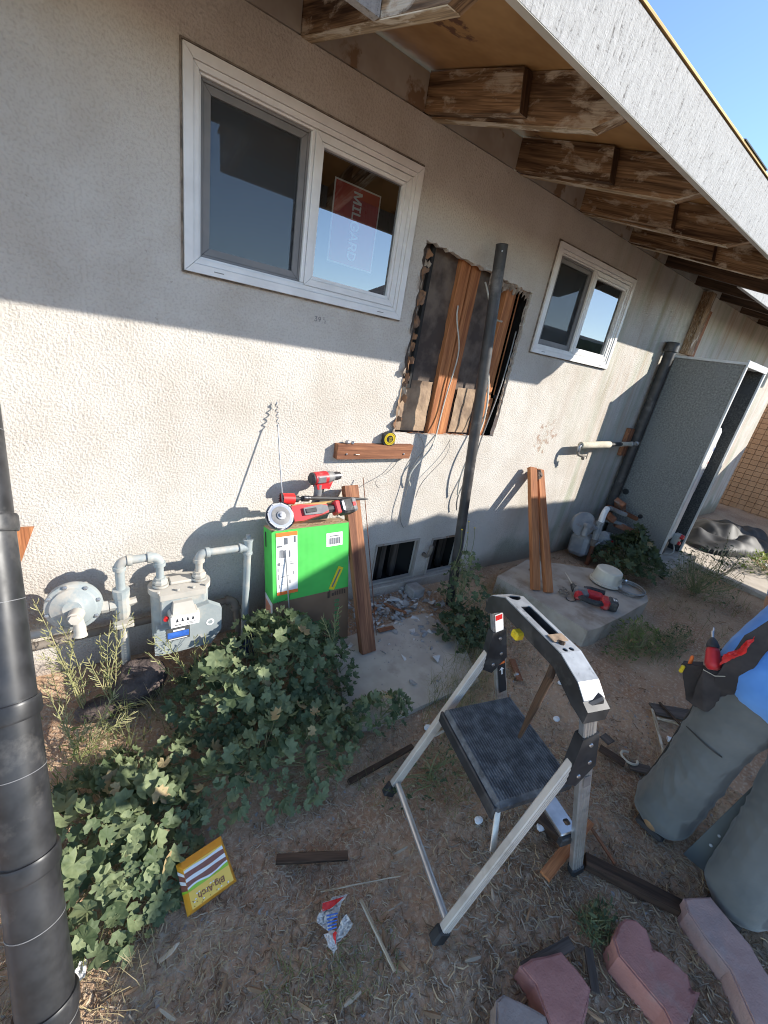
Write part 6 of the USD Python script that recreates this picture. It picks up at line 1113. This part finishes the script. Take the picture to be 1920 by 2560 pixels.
# dark tarp heap
tarp = thing('tarp', 'crumpled dark plastic tarp heaped on the far path edge', 'tarp', (6.4, -.55, .1))
mat('tarp_plastic', (.016, .015, .014), (.04, .037, .033), sc=5, rough=.6, spec=.3)
n = 60; U, V_ = np.meshgrid(np.linspace(-1, 1, n), np.linspace(-1, 1, n)); R2 = np.clip(1 - U ** 2 - V_ ** 2, 0, 1); Pz = np.stack([6.45 + U * .95, -.58 + V_ * .40, 0 * U], -1)
Pz[..., 2] = .03 + .21 * np.sqrt(R2) * (.5 + 1.0 * np.abs(meshkit.fbm(Pz * 2.4 + 3, 3) - .5) * 2) + .025 * (np.abs(np.sin(U * 4 + V_ * 3)) - .5) * (R2 > 0); Pz[..., 2] = np.where(R2 > 0, Pz[..., 2], -.05)
i = np.arange(n - 1)[:, None] * n + np.arange(n - 1)[None]; obj('sheet', (Pz.reshape(-1, 3), np.stack([i, i + 1, i + n + 1, i + n], -1).reshape(-1, 4)), 'tarp_plastic', tarp, smooth=True)
tag(obj('blue_bag', rough(trimesh.creation.icosphere(3, .075).apply_scale((.8, .7, .9)).apply_translation((.595, -.20, .05)), .015, 14, 3), 'navy_plastic', smooth=True), 'dark blue plastic bag wedged left of the carton', 'bag')
# ---------------------------------------------------------------- plants
def leaf_mat(name, a, b, trans=.35, sc=3.0, vein=None, dry=None):
    nd = {'g': ('geometry', {}), 'n': ('noise_texture', {'scale': sc * 9, 'detail': 3.0}), 'o': ('object_info', {}), 'ad': ('math', {'math_type': 'multiply_add', 'value2': .55}), 'sb': ('math', {'math_type': 'subtract', 'value2': .28}),
          'r': ('rgb_ramp', {'ramp': [(0, a), (.35, a), (.68, b), (.9, b), (1, dry or b)]}), 'p': ('principled_bsdf', {'roughness': .6, 'specular_ior_level': .3}), 't': ('translucent_bsdf', {}), 'x': ('mix_closure', {'fac': trans})}
    lk = [('g.position', 'n.vector'), ('o.random', 'ad.value1'), ('n.fac', 'sb.value1'), ('sb.value', 'ad.value3'), ('ad.value', 'r.fac'), ('r.color', 'p.base_color'), ('r.color', 't.color'), ('p.BSDF', 'x.closure1'), ('t.BSDF', 'x.closure2')]
    M[name] = usdkit.material(stage, '/World/Looks/' + name, nd, lk, surface='x.closure')
leaf_mat('mallow_leaf', (.085, .12, .055), (.225, .265, .135), dry=(.3, .25, .12)); leaf_mat('small_leaf', (.10, .14, .04), (.19, .23, .07)); leaf_mat('shrub_leaf', (.06, .085, .04), (.115, .145, .07)); leaf_mat('bright_leaf', (.16, .22, .04), (.28, .33, .06))
leaf_mat('dry_leaf', (.28, .2, .1), (.36, .29, .15), .2); leaf_mat('weed_stem', (.24, .25, .1), (.38, .34, .17), .15); leaf_mat('grass_blade', (.11, .14, .05), (.24, .23, .10), .3); leaf_mat('dry_grass', (.34, .27, .15), (.45, .37, .22), .2)
mat('flower_yellow', (.75, .52, .02), rough=.6); mat('green_stem', (.16, .19, .08), (.22, .2, .1), sc=20, rough=.7)
pr_ = np.random.default_rng(77)
def mallow_leaf(r, seed):
    g = np.random.default_rng(seed); lob = 7; V = [(0, 0, 0)]; a0, a1 = math.radians(-70), math.radians(250); k = lob * 2 + 1
    cup = g.uniform(.1, .4); bend = g.uniform(-.2, .2)
    for ring_, (fr) in enumerate((.52, 1.0)):
        for i_ in range(k):
            t_ = a0 + (a1 - a0) * i_ / (k - 1); tip = i_ % 2 == 1
            rr = r * fr * ((1.0 if tip else .78) if ring_ else (1.0 if tip else .95)) * (1 + g.uniform(-.08, .08)) * (.85 if i_ in (0, k - 1) else 1)
            z = r * (cup * fr * fr * .5 + (.15 if tip else -.10) * fr + (g.uniform(-.06, .06) if ring_ else 0)) + bend * rr * math.cos(t_) * .6
            V.append((rr * math.cos(t_), rr * math.sin(t_), z))
    F = [[0, 1 + i_, 2 + i_] for i_ in range(k - 1)]
    for i_ in range(k - 1): F += [[1 + i_, 1 + k + i_, 2 + k + i_], [1 + i_, 2 + k + i_, 2 + i_]]
    return np.array(V), np.array(F)
def oval_leaf(r, seed, wide=.42):
    g = np.random.default_rng(seed); f = g.uniform(-.25, .1)
    V = np.array([(0, 0, 0), (-wide * .7 * r, .5 * r, .12 * r), (0, .55 * r, .02 * r), (wide * .7 * r, .5 * r, .12 * r), (-wide * .6 * r, 1.1 * r, .14 * r + f * r * .3), (0, 1.15 * r, .03 * r + f * r * .3), (wide * .6 * r, 1.1 * r, .14 * r + f * r * .3), (0, 1.7 * r, f * r)])
    return V, np.array([[0, 2, 1], [0, 3, 2], [1, 2, 5], [1, 5, 4], [2, 3, 6], [2, 6, 5], [4, 5, 7], [5, 6, 7]])
def place_leaf(vf, p_, up, az):
    up = unit(up); x = unit(np.cross((math.cos(az), math.sin(az), .01), up)); y = np.cross(up, x); return vf[0] @ np.stack([x, y, up], 1).T + p_, vf[1]
def merge(vfs):
    V, F, o = [], [], 0
    for v, f in vfs: V.append(v); F.append(f + o); o += len(v)
    return np.vstack(V), np.vstack(F)
def petiole(a, b, r):
    a, b = np.array(a), np.array(b); m_ = (a + b) / 2 + np.array([0, 0, -.15 * np.linalg.norm(b - a)]); return tube(spline([a, m_, b], 5), r, 4, False)
def foliage(name, label, cat, c, rad, h, nbig, nsmall, leaf, r0, r1, m_, group=None, shape=None, seed=0, stem_m='green_stem', dry=.04, lean=(0, 0), up=.75, low=.25, stems=18, sm=True):
    """A leafy plant: nbig leaves as parts, the smaller inner ones as one stuff part, stems as one stuff part."""
    g = np.random.default_rng(seed); t_ = thing(name, label, cat, (c[0], c[1], 0), group); P_ = []
    while len(P_) < nbig + nsmall:
        q_ = g.normal(size=2); q_ = q_ / max(np.linalg.norm(q_), 1e-6) * math.sqrt(g.random()); x, y = c[0] + q_[0] * rad[0], c[1] + q_[1] * rad[1]
        if shape is not None and not shape.contains(Point(x, y)): continue
        rho = np.linalg.norm(q_); lump = .4 + 1.25 * float(meshkit.noise(np.array([[x * 6, y * 6, seed * 3.1]]))[0]); top = h * (1 - .62 * rho ** 2) * lump
        z = top * (low + (1 - low) * g.random() ** .45); P_.append((x + lean[0] * z, y + lean[1] * z, max(z, .012), rho, q_))
    P_.sort(key=lambda a: -a[2]); small = []; stem = []; root = np.array([c[0], c[1], 0.0])
    for i_, (x, y, z, rho, q_) in enumerate(P_):
        nrm = np.array([q_[0] * .45 + g.normal() * .55 + .18, q_[1] * .45 + g.normal() * .55 - .3, up + g.random() * .5]); s_ = r0 * .7 + (r1 - r0 * .7) * g.random() ** 1.3
        vf = place_leaf(leaf(s_ * (1 if i_ < nbig else .72), seed * 1000 + i_), np.array([x, y, z]), nrm, g.random() * 6.28)
        isdry = g.random() < dry * (2.5 if z < .3 * h else .6)
        if i_ < nbig: obj('leaf', vf, 'dry_leaf' if isdry else m_, t_, smooth=True)
        else: small.append(vf)
        if i_ % 3 == 0:
            a = np.array([x, y, z]); b = root * .45 + a * .55 + np.array([g.normal() * .03, g.normal() * .03, 0]); b[2] = z * .35; stem.append(petiole(b, a, .0011))
    if small: obj('inner_leaves', merge(small), m_, t_, kind='stuff', smooth=True)
    for k in range(stems):
        x, y, z, rho, q_ = P_[int(g.random() * len(P_) * .8)]; stem.append(tube(spline([root + np.array([g.normal() * .02, g.normal() * .02, 0]), root * .5 + np.array([x, y, 0]) * .5 + np.array([g.normal() * .02, g.normal() * .02, z * .45]), (x, y, z)], 7), [.0035, .003, .0028, .0025, .002, .0016, .0012], 5, False))
    obj('stems', cat_(stem), stem_m, t_, kind='stuff'); return t_
MS = Polygon([gz0(*q_)[:2] for q_ in ((430, 1690), (560, 1600), (700, 1600), (860, 1640), (890, 1760), (960, 1830), (930, 1930), (860, 1990), (700, 2030), (560, 2060), (470, 2110), (360, 2080), (300, 1900), (400, 1800))])
foliage('mallow', 'largest mallow clump with round lobed leaves in front of the carton and gas meter', 'plant', (.60, -.50), (.42, .30), .27, 290, 480, mallow_leaf, .022, .040, 'mallow_leaf', shape=MS.buffer(.05), seed=1, stems=30)
foliage('mallow', 'low shaded mallow spreading from the large clump towards the burger carton', 'plant', (.42, -.80), (.44, .26), .16, 240, 260, mallow_leaf, .020, .036, 'mallow_leaf', shape=MS.buffer(.03), seed=2, dry=.1, stems=26)
foliage('mallow', 'sunlit mallow with pale leaves beside the black segmented pipe', 'plant', (-.015, -.85), (.24, .30), .15, 230, 170, mallow_leaf, .022, .040, 'mallow_leaf', seed=3, dry=.06, stems=24)
foliage('mallow', 'small mallow seedlings trailing right of the large clump over the dusty pad edge', 'plant', (.95, -.83), (.20, .10), .10, 60, 60, mallow_leaf, .018, .032, 'mallow_leaf', seed=4, dry=.12, stems=8)
foliage('mallow', 'dark mallow clump growing at the foot of the old gas meter', 'plant', (3.93, -.52), (.34, .30), .36, 130, 260, mallow_leaf, .035, .06, 'shrub_leaf', seed=5, stems=16)
foliage('sow_thistle', 'tall dusty green weed with yellow flowers growing round the black metal pole', 'plant', (1.92, -.38), (.20, .15), .40, 70, 60, mallow_leaf, .016, .034, 'mallow_leaf', seed=6, low=.1, stems=14)
foliage('leafy_weed', 'dark green low weed between the black metal pole and the ladder', 'plant', (1.80, -.56), (.22, .17), .17, 110, 110, mallow_leaf, .018, .038, 'shrub_leaf', seed=7, low=.15)
foliage('small_shrub', 'yellow green small leaved weed hanging over the front edge of the concrete slab', 'shrub', (2.78, -1.12), (.30, .13), .17, 150, 280, oval_leaf, .014, .026, 'small_leaf', seed=8, stems=24)
foliage('small_shrub', 'dark small leaved weed at the right corner of the concrete slab', 'shrub', (3.10, -1.23), (.30, .10), .11, 90, 180, oval_leaf, .012, .022, 'shrub_leaf', seed=9, stems=14)
foliage('small_shrub', 'dark bushy shrub between the closet and the sunlit path', 'shrub', (4.28, -.98), (.32, .28), .40, 140, 420, oval_leaf, .016, .03, 'shrub_leaf', seed=10, stems=30, low=.05)
foliage('small_shrub', 'bright yellow green bush lit by sun at the far right edge', 'shrub', (5.75, -1.14), (.35, .22), .30, 80, 260, oval_leaf, .025, .045, 'bright_leaf', seed=11)
foliage('small_shrub', 'small dark weed growing between the two red flagstones', 'shrub', (1.16, -1.765), (.075, .055), .10, 70, 110, oval_leaf, .009, .017, 'shrub_leaf', seed=12, stems=10)
foliage('small_shrub', 'few dull weed sprigs under the black tread of the ladder', 'shrub', (1.02, -1.15), (.26, .11), .07, 50, 90, oval_leaf, .010, .018, 'shrub_leaf', seed=13, stems=10, dry=.2)
# yellow flowers on the tall weed
yf = [(1065 + 960 * 0, 0)]
for i_, (px, py) in enumerate(((1172, 1302), (1155, 1322), (1187, 1318), (1170, 1330), (1175, 1390))):
    p_ = at(px, py, y=-.33); fl = thing('yellow_flower', ('topmost yellow flower at the black metal pole', 'yellow flower just left of the black metal pole', 'yellow flower at the right edge of the black metal pole', 'yellow flower hanging under the top blooms', 'single lower yellow flower by the black metal pole')[i_], 'flower', p_)
    obj('petals', merge([place_leaf(oval_leaf(.006, k), p_, np.array([math.cos(k), math.sin(k), .7]), k * 1.05) for k in range(7)]), 'flower_yellow', fl, kind='stuff'); obj('stalk', tube(spline([(p_[0] - .01, -.34, max(.1, p_[2] - .28)), (p_[0] + .012, -.345, p_[2] - .12), p_], 6), .0016, 5, False), 'green_stem', fl)
# dry mustard weeds with long seed pods
def mustard(label, base, tips, seed, pods=22, m_='weed_stem', leafy=0):
    g = np.random.default_rng(seed); t_ = thing('mustard_weed', label, 'weed', base); S, Q = [], []
    for tip in tips:
        tip = np.array(tip, float); b = np.array(base, float); mid = b * .5 + tip * .5 + np.array([g.normal() * .02, g.normal() * .02, .02]); path = spline([b, mid, tip], 26); S.append(tube(path, np.linspace(.0026, .0008, 26), 5, False))
        for k in range(pods):
            f = .3 + .7 * (k + g.random() * .6) / pods; i_ = min(int(f * 25), 24); d = unit(path[i_ + 1] - path[i_]) if i_ < 25 else np.array([0, 0, 1.0]); o = unit(np.cross(d, g.normal(size=3))); L = g.uniform(.022, .042) * (1.15 - .5 * f)
            e1 = path[i_] + (d * .35 + o * .65) * L * .35; e2 = path[i_] + (d * .62 + o * .62) * L * 1.05; Q.append(tube([path[i_], e1, e2, e2 + (d * .8 + o * .2) * L * .35], [.0008, .0016, .0016, .0005], 4, False))
    obj('stems', cat_(S), 'weed_stem', t_, kind='stuff'); obj('seed_pods', cat_(Q), m_, t_, kind='stuff')
    if leafy: obj('leaves', merge([place_leaf(oval_leaf(g.uniform(.012, .022), k, .2), np.array(base) + np.array([g.normal() * .05, g.normal() * .05, g.uniform(.02, .14)]), g.normal(size=3) * .5 + (0, 0, .6), g.random() * 6.3) for k in range(leafy)]), 'small_leaf', t_, kind='stuff')
ty = lambda x, y, yy: m1(x, y, y=yy)
mustard('dry mustard weed with tall pale seed pods left of the gas riser', (.02, -.30, 0), [ty(640, 570, -.24), ty(520, 740, -.26), ty(760, 580, -.25), ty(440, 900, -.3), ty(600, 640, -.27)], 1, 26, leafy=24)
mustard('dry mustard weed arching left over the round regulator', (-.07, -.30, 0), [ty(60, 490, -.27), ty(230, 640, -.26), ty(350, 760, -.28), ty(130, 700, -.3), ty(90, 880, -.3)], 2, 26, leafy=18)
mustard('short mustard weed below the gas meter index', (.30, -.34, 0), [ty(850, 770, -.3), ty(900, 740, -.3), ty(1170, 740, -.33), ty(1260, 730, -.33), ty(860, 860, -.33)], 3, 16)
mustard('thin mustard stem in front of the carton lower right', (.93, -.46, 0), [zx(1330, 1370, y=-.4), zx(1250, 1500, y=-.42), zx(1040, 1530, y=-.42)], 4, 18)
mustard('dense pale mustard weed against the black segmented pipe', (-.10, -.50, 0), [gz0(180, 1780) + (0, 0, .12), gz0(120, 1800) + (0, 0, .18), gz0(300, 1790) + (0, 0, .14), gz0(230, 1850) + (0, 0, .1), gz0(130, 1700) + (0, 0, .1), gz0(340, 1830) + (0, 0, .1)], 5, 24, leafy=60)
mustard('dry twiggy weed at the foot of the lava rock', (.20, -.36, 0), [gz0(330, 1740) + (0, 0, .06), gz0(370, 1720) + (0, 0, .1), gz0(300, 1800) + (0, 0, .05)], 6, 14)
mustard('dry twiggy weed standing on the sunlit path', (4.75, -1.0, 0), [(4.85, -.9, .5), (4.65, -.95, .42), (4.95, -1.05, .3), (4.6, -1.1, .3)], 7, 14, 'shrub_leaf')
# ---------------------------------------------------------------- grass tufts, straw and chips
def tuft_blades(c, r, n, h, g, m_=None):
    V, F = [], []
    for k in range(n):
        a = g.random() * 6.28; q_ = r * math.sqrt(g.random()); b = np.array([c[0] + q_ * math.cos(a), c[1] + q_ * math.sin(a), 0.0]); d = g.random() * 6.28; L = h * g.uniform(.4, 1.15); lean = g.uniform(.25, 1.2)
        o = np.array([math.cos(d), math.sin(d), 0]); s_ = np.array([-o[1], o[0], 0]) * g.uniform(.0009, .0018); k0 = len(V)
        for f in (0, .5, 1): p_ = b + o * lean * L * f * f + np.array([0, 0, L * f * (1 - .35 * f * lean)]); V += [p_ - s_ * (1 - f * .85), p_ + s_ * (1 - f * .85)]
        F += [[k0, k0 + 1, k0 + 3], [k0, k0 + 3, k0 + 2], [k0 + 2, k0 + 3, k0 + 5], [k0 + 2, k0 + 5, k0 + 4]]
    return np.array(V), np.array(F)
gg = np.random.default_rng(31)
green = [tuft_blades((x, y), r, n, h, gg) for x, y, r, n, h in ((1.25, -.98, .12, 130, .09), (1.38, -.88, .12, 150, .1), (1.05, -1.22, .12, 120, .06), (1.55, -.80, .12, 120, .12), (1.75, -.68, .12, 160, .16), (.42, -1.33 - .12, .07, 70, .04), (.30, -1.40, .06, 50, .05), (.52, -1.45, .09, 90, .03), (2.9, -1.15, .2, 160, .12), (2.15, -.52, .14, 120, .14), (2.3, -.4, .12, 110, .16), (.1, -.40, .16, 110, .16), (-.05, -.55, .14, 120, .16), (.75, -1.0, .14, 60, .06), (4.3, -1.1, .3, 120, .2), (3.55, -1.25, .3, 120, .09), (-.12, -1.0, .14, 120, .1))]
obj('grass', merge(green), 'grass_blade', kind='stuff', label='thin green grass tufts scattered over the yard', cat='grass')
dryt = [tuft_blades((x, y), r, n, h, gg) for x, y, r, n, h in ((1.45, -.95, .14, 170, .14), (1.32, -1.08, .1, 90, .1), (1.65, -.86, .14, 130, .13), (-.1, -1.12, .16, 160, .07), (.05, -1.25, .16, 140, .05), (2.1, -.75, .2, 110, .1), (2.95, -1.3, .25, 110, .08), (.2, -.32, .14, 90, .14), (2.4, -.30, .1, 80, .2), (3.7, -1.0, .2, 110, .14))]
obj('dry_grass', merge(dryt), 'dry_grass', kind='stuff', label='dry straw coloured grass tufts near the ladder and weeds', cat='grass')
def straw_proto(name, L, w, t, m_, seed):
    g = np.random.default_rng(seed); n = 4; V = []
    for k in range(n):
        f = k / (n - 1) - .5; y = g.normal() * .08 * L; z = g.normal() * .05 * L + .004; ww = w * (1 - .5 * abs(f)); V += [(f * L, y - ww, z), (f * L, y + ww, z), (f * L, y, z + t)]
    F = []
    for k in range(n - 1):
        a = k * 3
        for i_ in range(3): b, c = a + i_, a + (i_ + 1) % 3; F += [[b, c, c + 3], [b, c + 3, b + 3]]
    F += [[0, 2, 1], [a + 3, a + 4, a + 5]]
    return np.array(V), np.array(F), m_
mat('straw_tan', (.48, .36, .22), (.4, .29, .17), sc=9, rough=.9, coord='world'); mat('straw_grey', (.37, .30, .225), (.3, .235, .17), sc=9, rough=.95, coord='world'); mat('straw_brown', (.25, .155, .09), (.17, .105, .06), sc=9, rough=.95, coord='world'); mat('straw_pale', (.54, .44, .31), (.46, .36, .25), sc=9, rough=.9, coord='world')
def scatter(name, label, protos, N, sampler, smin, smax, seed, tilt=.25, lift=.0):
    g = np.random.default_rng(seed); pi = UsdGeom.PointInstancer.Define(stage, '/World/' + name); tag(pi, label, 'litter', None, 'stuff'); rel = pi.CreatePrototypesRel()
    for k, (V, F, m_) in enumerate(protos):
        pth = f'/World/{name}/piece_{k:03d}' if k else f'/World/{name}/piece'; usdkit.mesh(stage, pth, (V, F), M[m_]); rel.AddTarget(pth)
    XY = sampler(g, N); N = len(XY); z = ground_height(XY[:, 0], XY[:, 1]) + lift
    a = g.random(N) * 2 * np.pi; tx, ty_ = g.normal(size=(2, N)) * tilt; q_ = np.stack([np.cos(a / 2), tx * .5, ty_ * .5, np.sin(a / 2)], 1); q_ /= np.linalg.norm(q_, axis=1, keepdims=True)
    pi.CreateProtoIndicesAttr(Vt.IntArray.FromNumpy(g.integers(0, len(protos), N).astype(np.int32))); pi.CreatePositionsAttr(Vt.Vec3fArray.FromNumpy(np.stack([XY[:, 0], XY[:, 1], z], 1).astype(np.float32)))
    pi.CreateOrientationsAttr(Vt.QuathArray([Gf.Quath(float(b[0]), float(b[1]), float(b[2]), float(b[3])) for b in q_])); s_ = smin + (smax - smin) * g.random(N) ** 2; pi.CreateScalesAttr(Vt.Vec3fArray.FromNumpy(np.repeat(s_[:, None], 3, 1).astype(np.float32)))
ex_pad = PADP.buffer(-.02); ex_slab = SLABP.buffer(.005)
from shapely import prepare, contains_xy
def sampler_area(x0, x1, y0, y1, dens):
    def f(g, N):
        X_ = g.uniform(x0, x1, N); Y_ = g.uniform(y0, y1, N); keep = g.random(N) < dens(X_, Y_)
        keep &= ~contains_xy(ex_pad, X_, Y_) | (g.random(N) < .04); keep &= ~contains_xy(ex_slab, X_, Y_); return np.stack([X_, Y_], 1)[keep]
    return f
def nz(X_, Y_, s, sd): return meshkit.fbm(np.stack([X_ * s, Y_ * s, np.full_like(X_, sd)], -1), 3)
scatter('straw_litter', 'short dry straw and wood shreds covering the dirt', [straw_proto('s', .016, .0009, .0013, m_, i_) for i_, m_ in enumerate(('straw_tan', 'straw_grey', 'straw_brown', 'straw_grey', 'straw_tan', 'straw_pale'))], 110000, sampler_area(-.6, 2.2, -2.25, -.15, lambda X_, Y_: np.clip((nz(X_, Y_, 2.3, 4) - .30) * 3.2, .06, 1) * np.where(Y_ > -.6, .35, 1.0)), .35, 1.5, 1)
scatter('wood_chips', 'larger shredded wood chips around the flagstones and ladder feet', [straw_proto('c', .032, .0016, .0022, m_, 20 + i_) for i_, m_ in enumerate(('straw_tan', 'straw_grey', 'straw_brown', 'straw_grey', 'straw_brown'))], 30000, sampler_area(-.1, 1.7, -2.3, -1.0, lambda X_, Y_: np.clip((-Y_ - 1.15) * 1.3 + (nz(X_, Y_, 3, 8) - .5) * 1.6, .02, 1)), .3, 1.5, 2, .3)
scatter('far_straw', 'coarse straw and chips on the dirt beyond the ladder', [straw_proto('f', .036, .0026, .003, m_, 40 + i_) for i_, m_ in enumerate(('straw_tan', 'straw_grey', 'straw_brown', 'straw_brown'))], 8000, sampler_area(1.6, 7.5, -2.2, -.05, lambda X_, Y_: np.clip((nz(X_, Y_, 1.7, 2) - .42) * 4, .02, 1) * (~contains_xy(PATHP, X_, Y_))), .25, 1.3, 3)
scatter('pebbles', 'small grit and pebbles mixed in the dirt', [(hull(np.random.default_rng(60 + i_).normal(size=(8, 3)) * [.003, .0025, .0018]).vertices, hull(np.random.default_rng(60 + i_).normal(size=(8, 3)) * [.003, .0025, .0018]).faces, m_) for i_, m_ in enumerate(('straw_grey', 'rubble_grey', 'straw_brown'))], 16000, sampler_area(-.6, 2.6, -2.2, -.1, lambda X_, Y_: np.clip((nz(X_, Y_, 2, 12) - .35) * 3, .1, 1)), .4, 1.6, 4, .5)
# loose curls of bark as single pieces among the chips
bk_pts = [(640, 2480), (760, 2520), (880, 2500), (1010, 2420), (1080, 2540), (1180, 2400), (700, 2380), (560, 2470), (420, 2540), (330, 2480), (960, 2350), (1230, 2240), (1320, 2290), (1560, 2420), (1640, 2520), (1480, 2540), (600, 2330), (1000, 2130), (880, 2080), (1130, 2200)]
for i_, (px, py) in enumerate(bk_pts):
    c = gz0(px, py); g = np.random.default_rng(300 + i_); L, w = g.uniform(.012, .028), g.uniform(.004, .008); a = g.random() * 6.28; d = np.array([math.cos(a), math.sin(a), 0]); s_ = np.array([-d[1], d[0], 0])
    tag(obj('bark_curl', grain(rough(hull([c + d * L * f + s_ * w * e * (1 - abs(f) * .5) + np.array([0, 0, .006 + .006 * (1 - e * e) + .004 * g.random()]) for f in (-1, -.3, .4, 1) for e in (-1, 0, 1)]), .0015, 60, i_), d), ('straw_brown', 'straw_brown', 'straw_grey')[i_ % 3]), 'curled bark chip lying on the straw litter', 'bark', 'bark chips in the foreground')
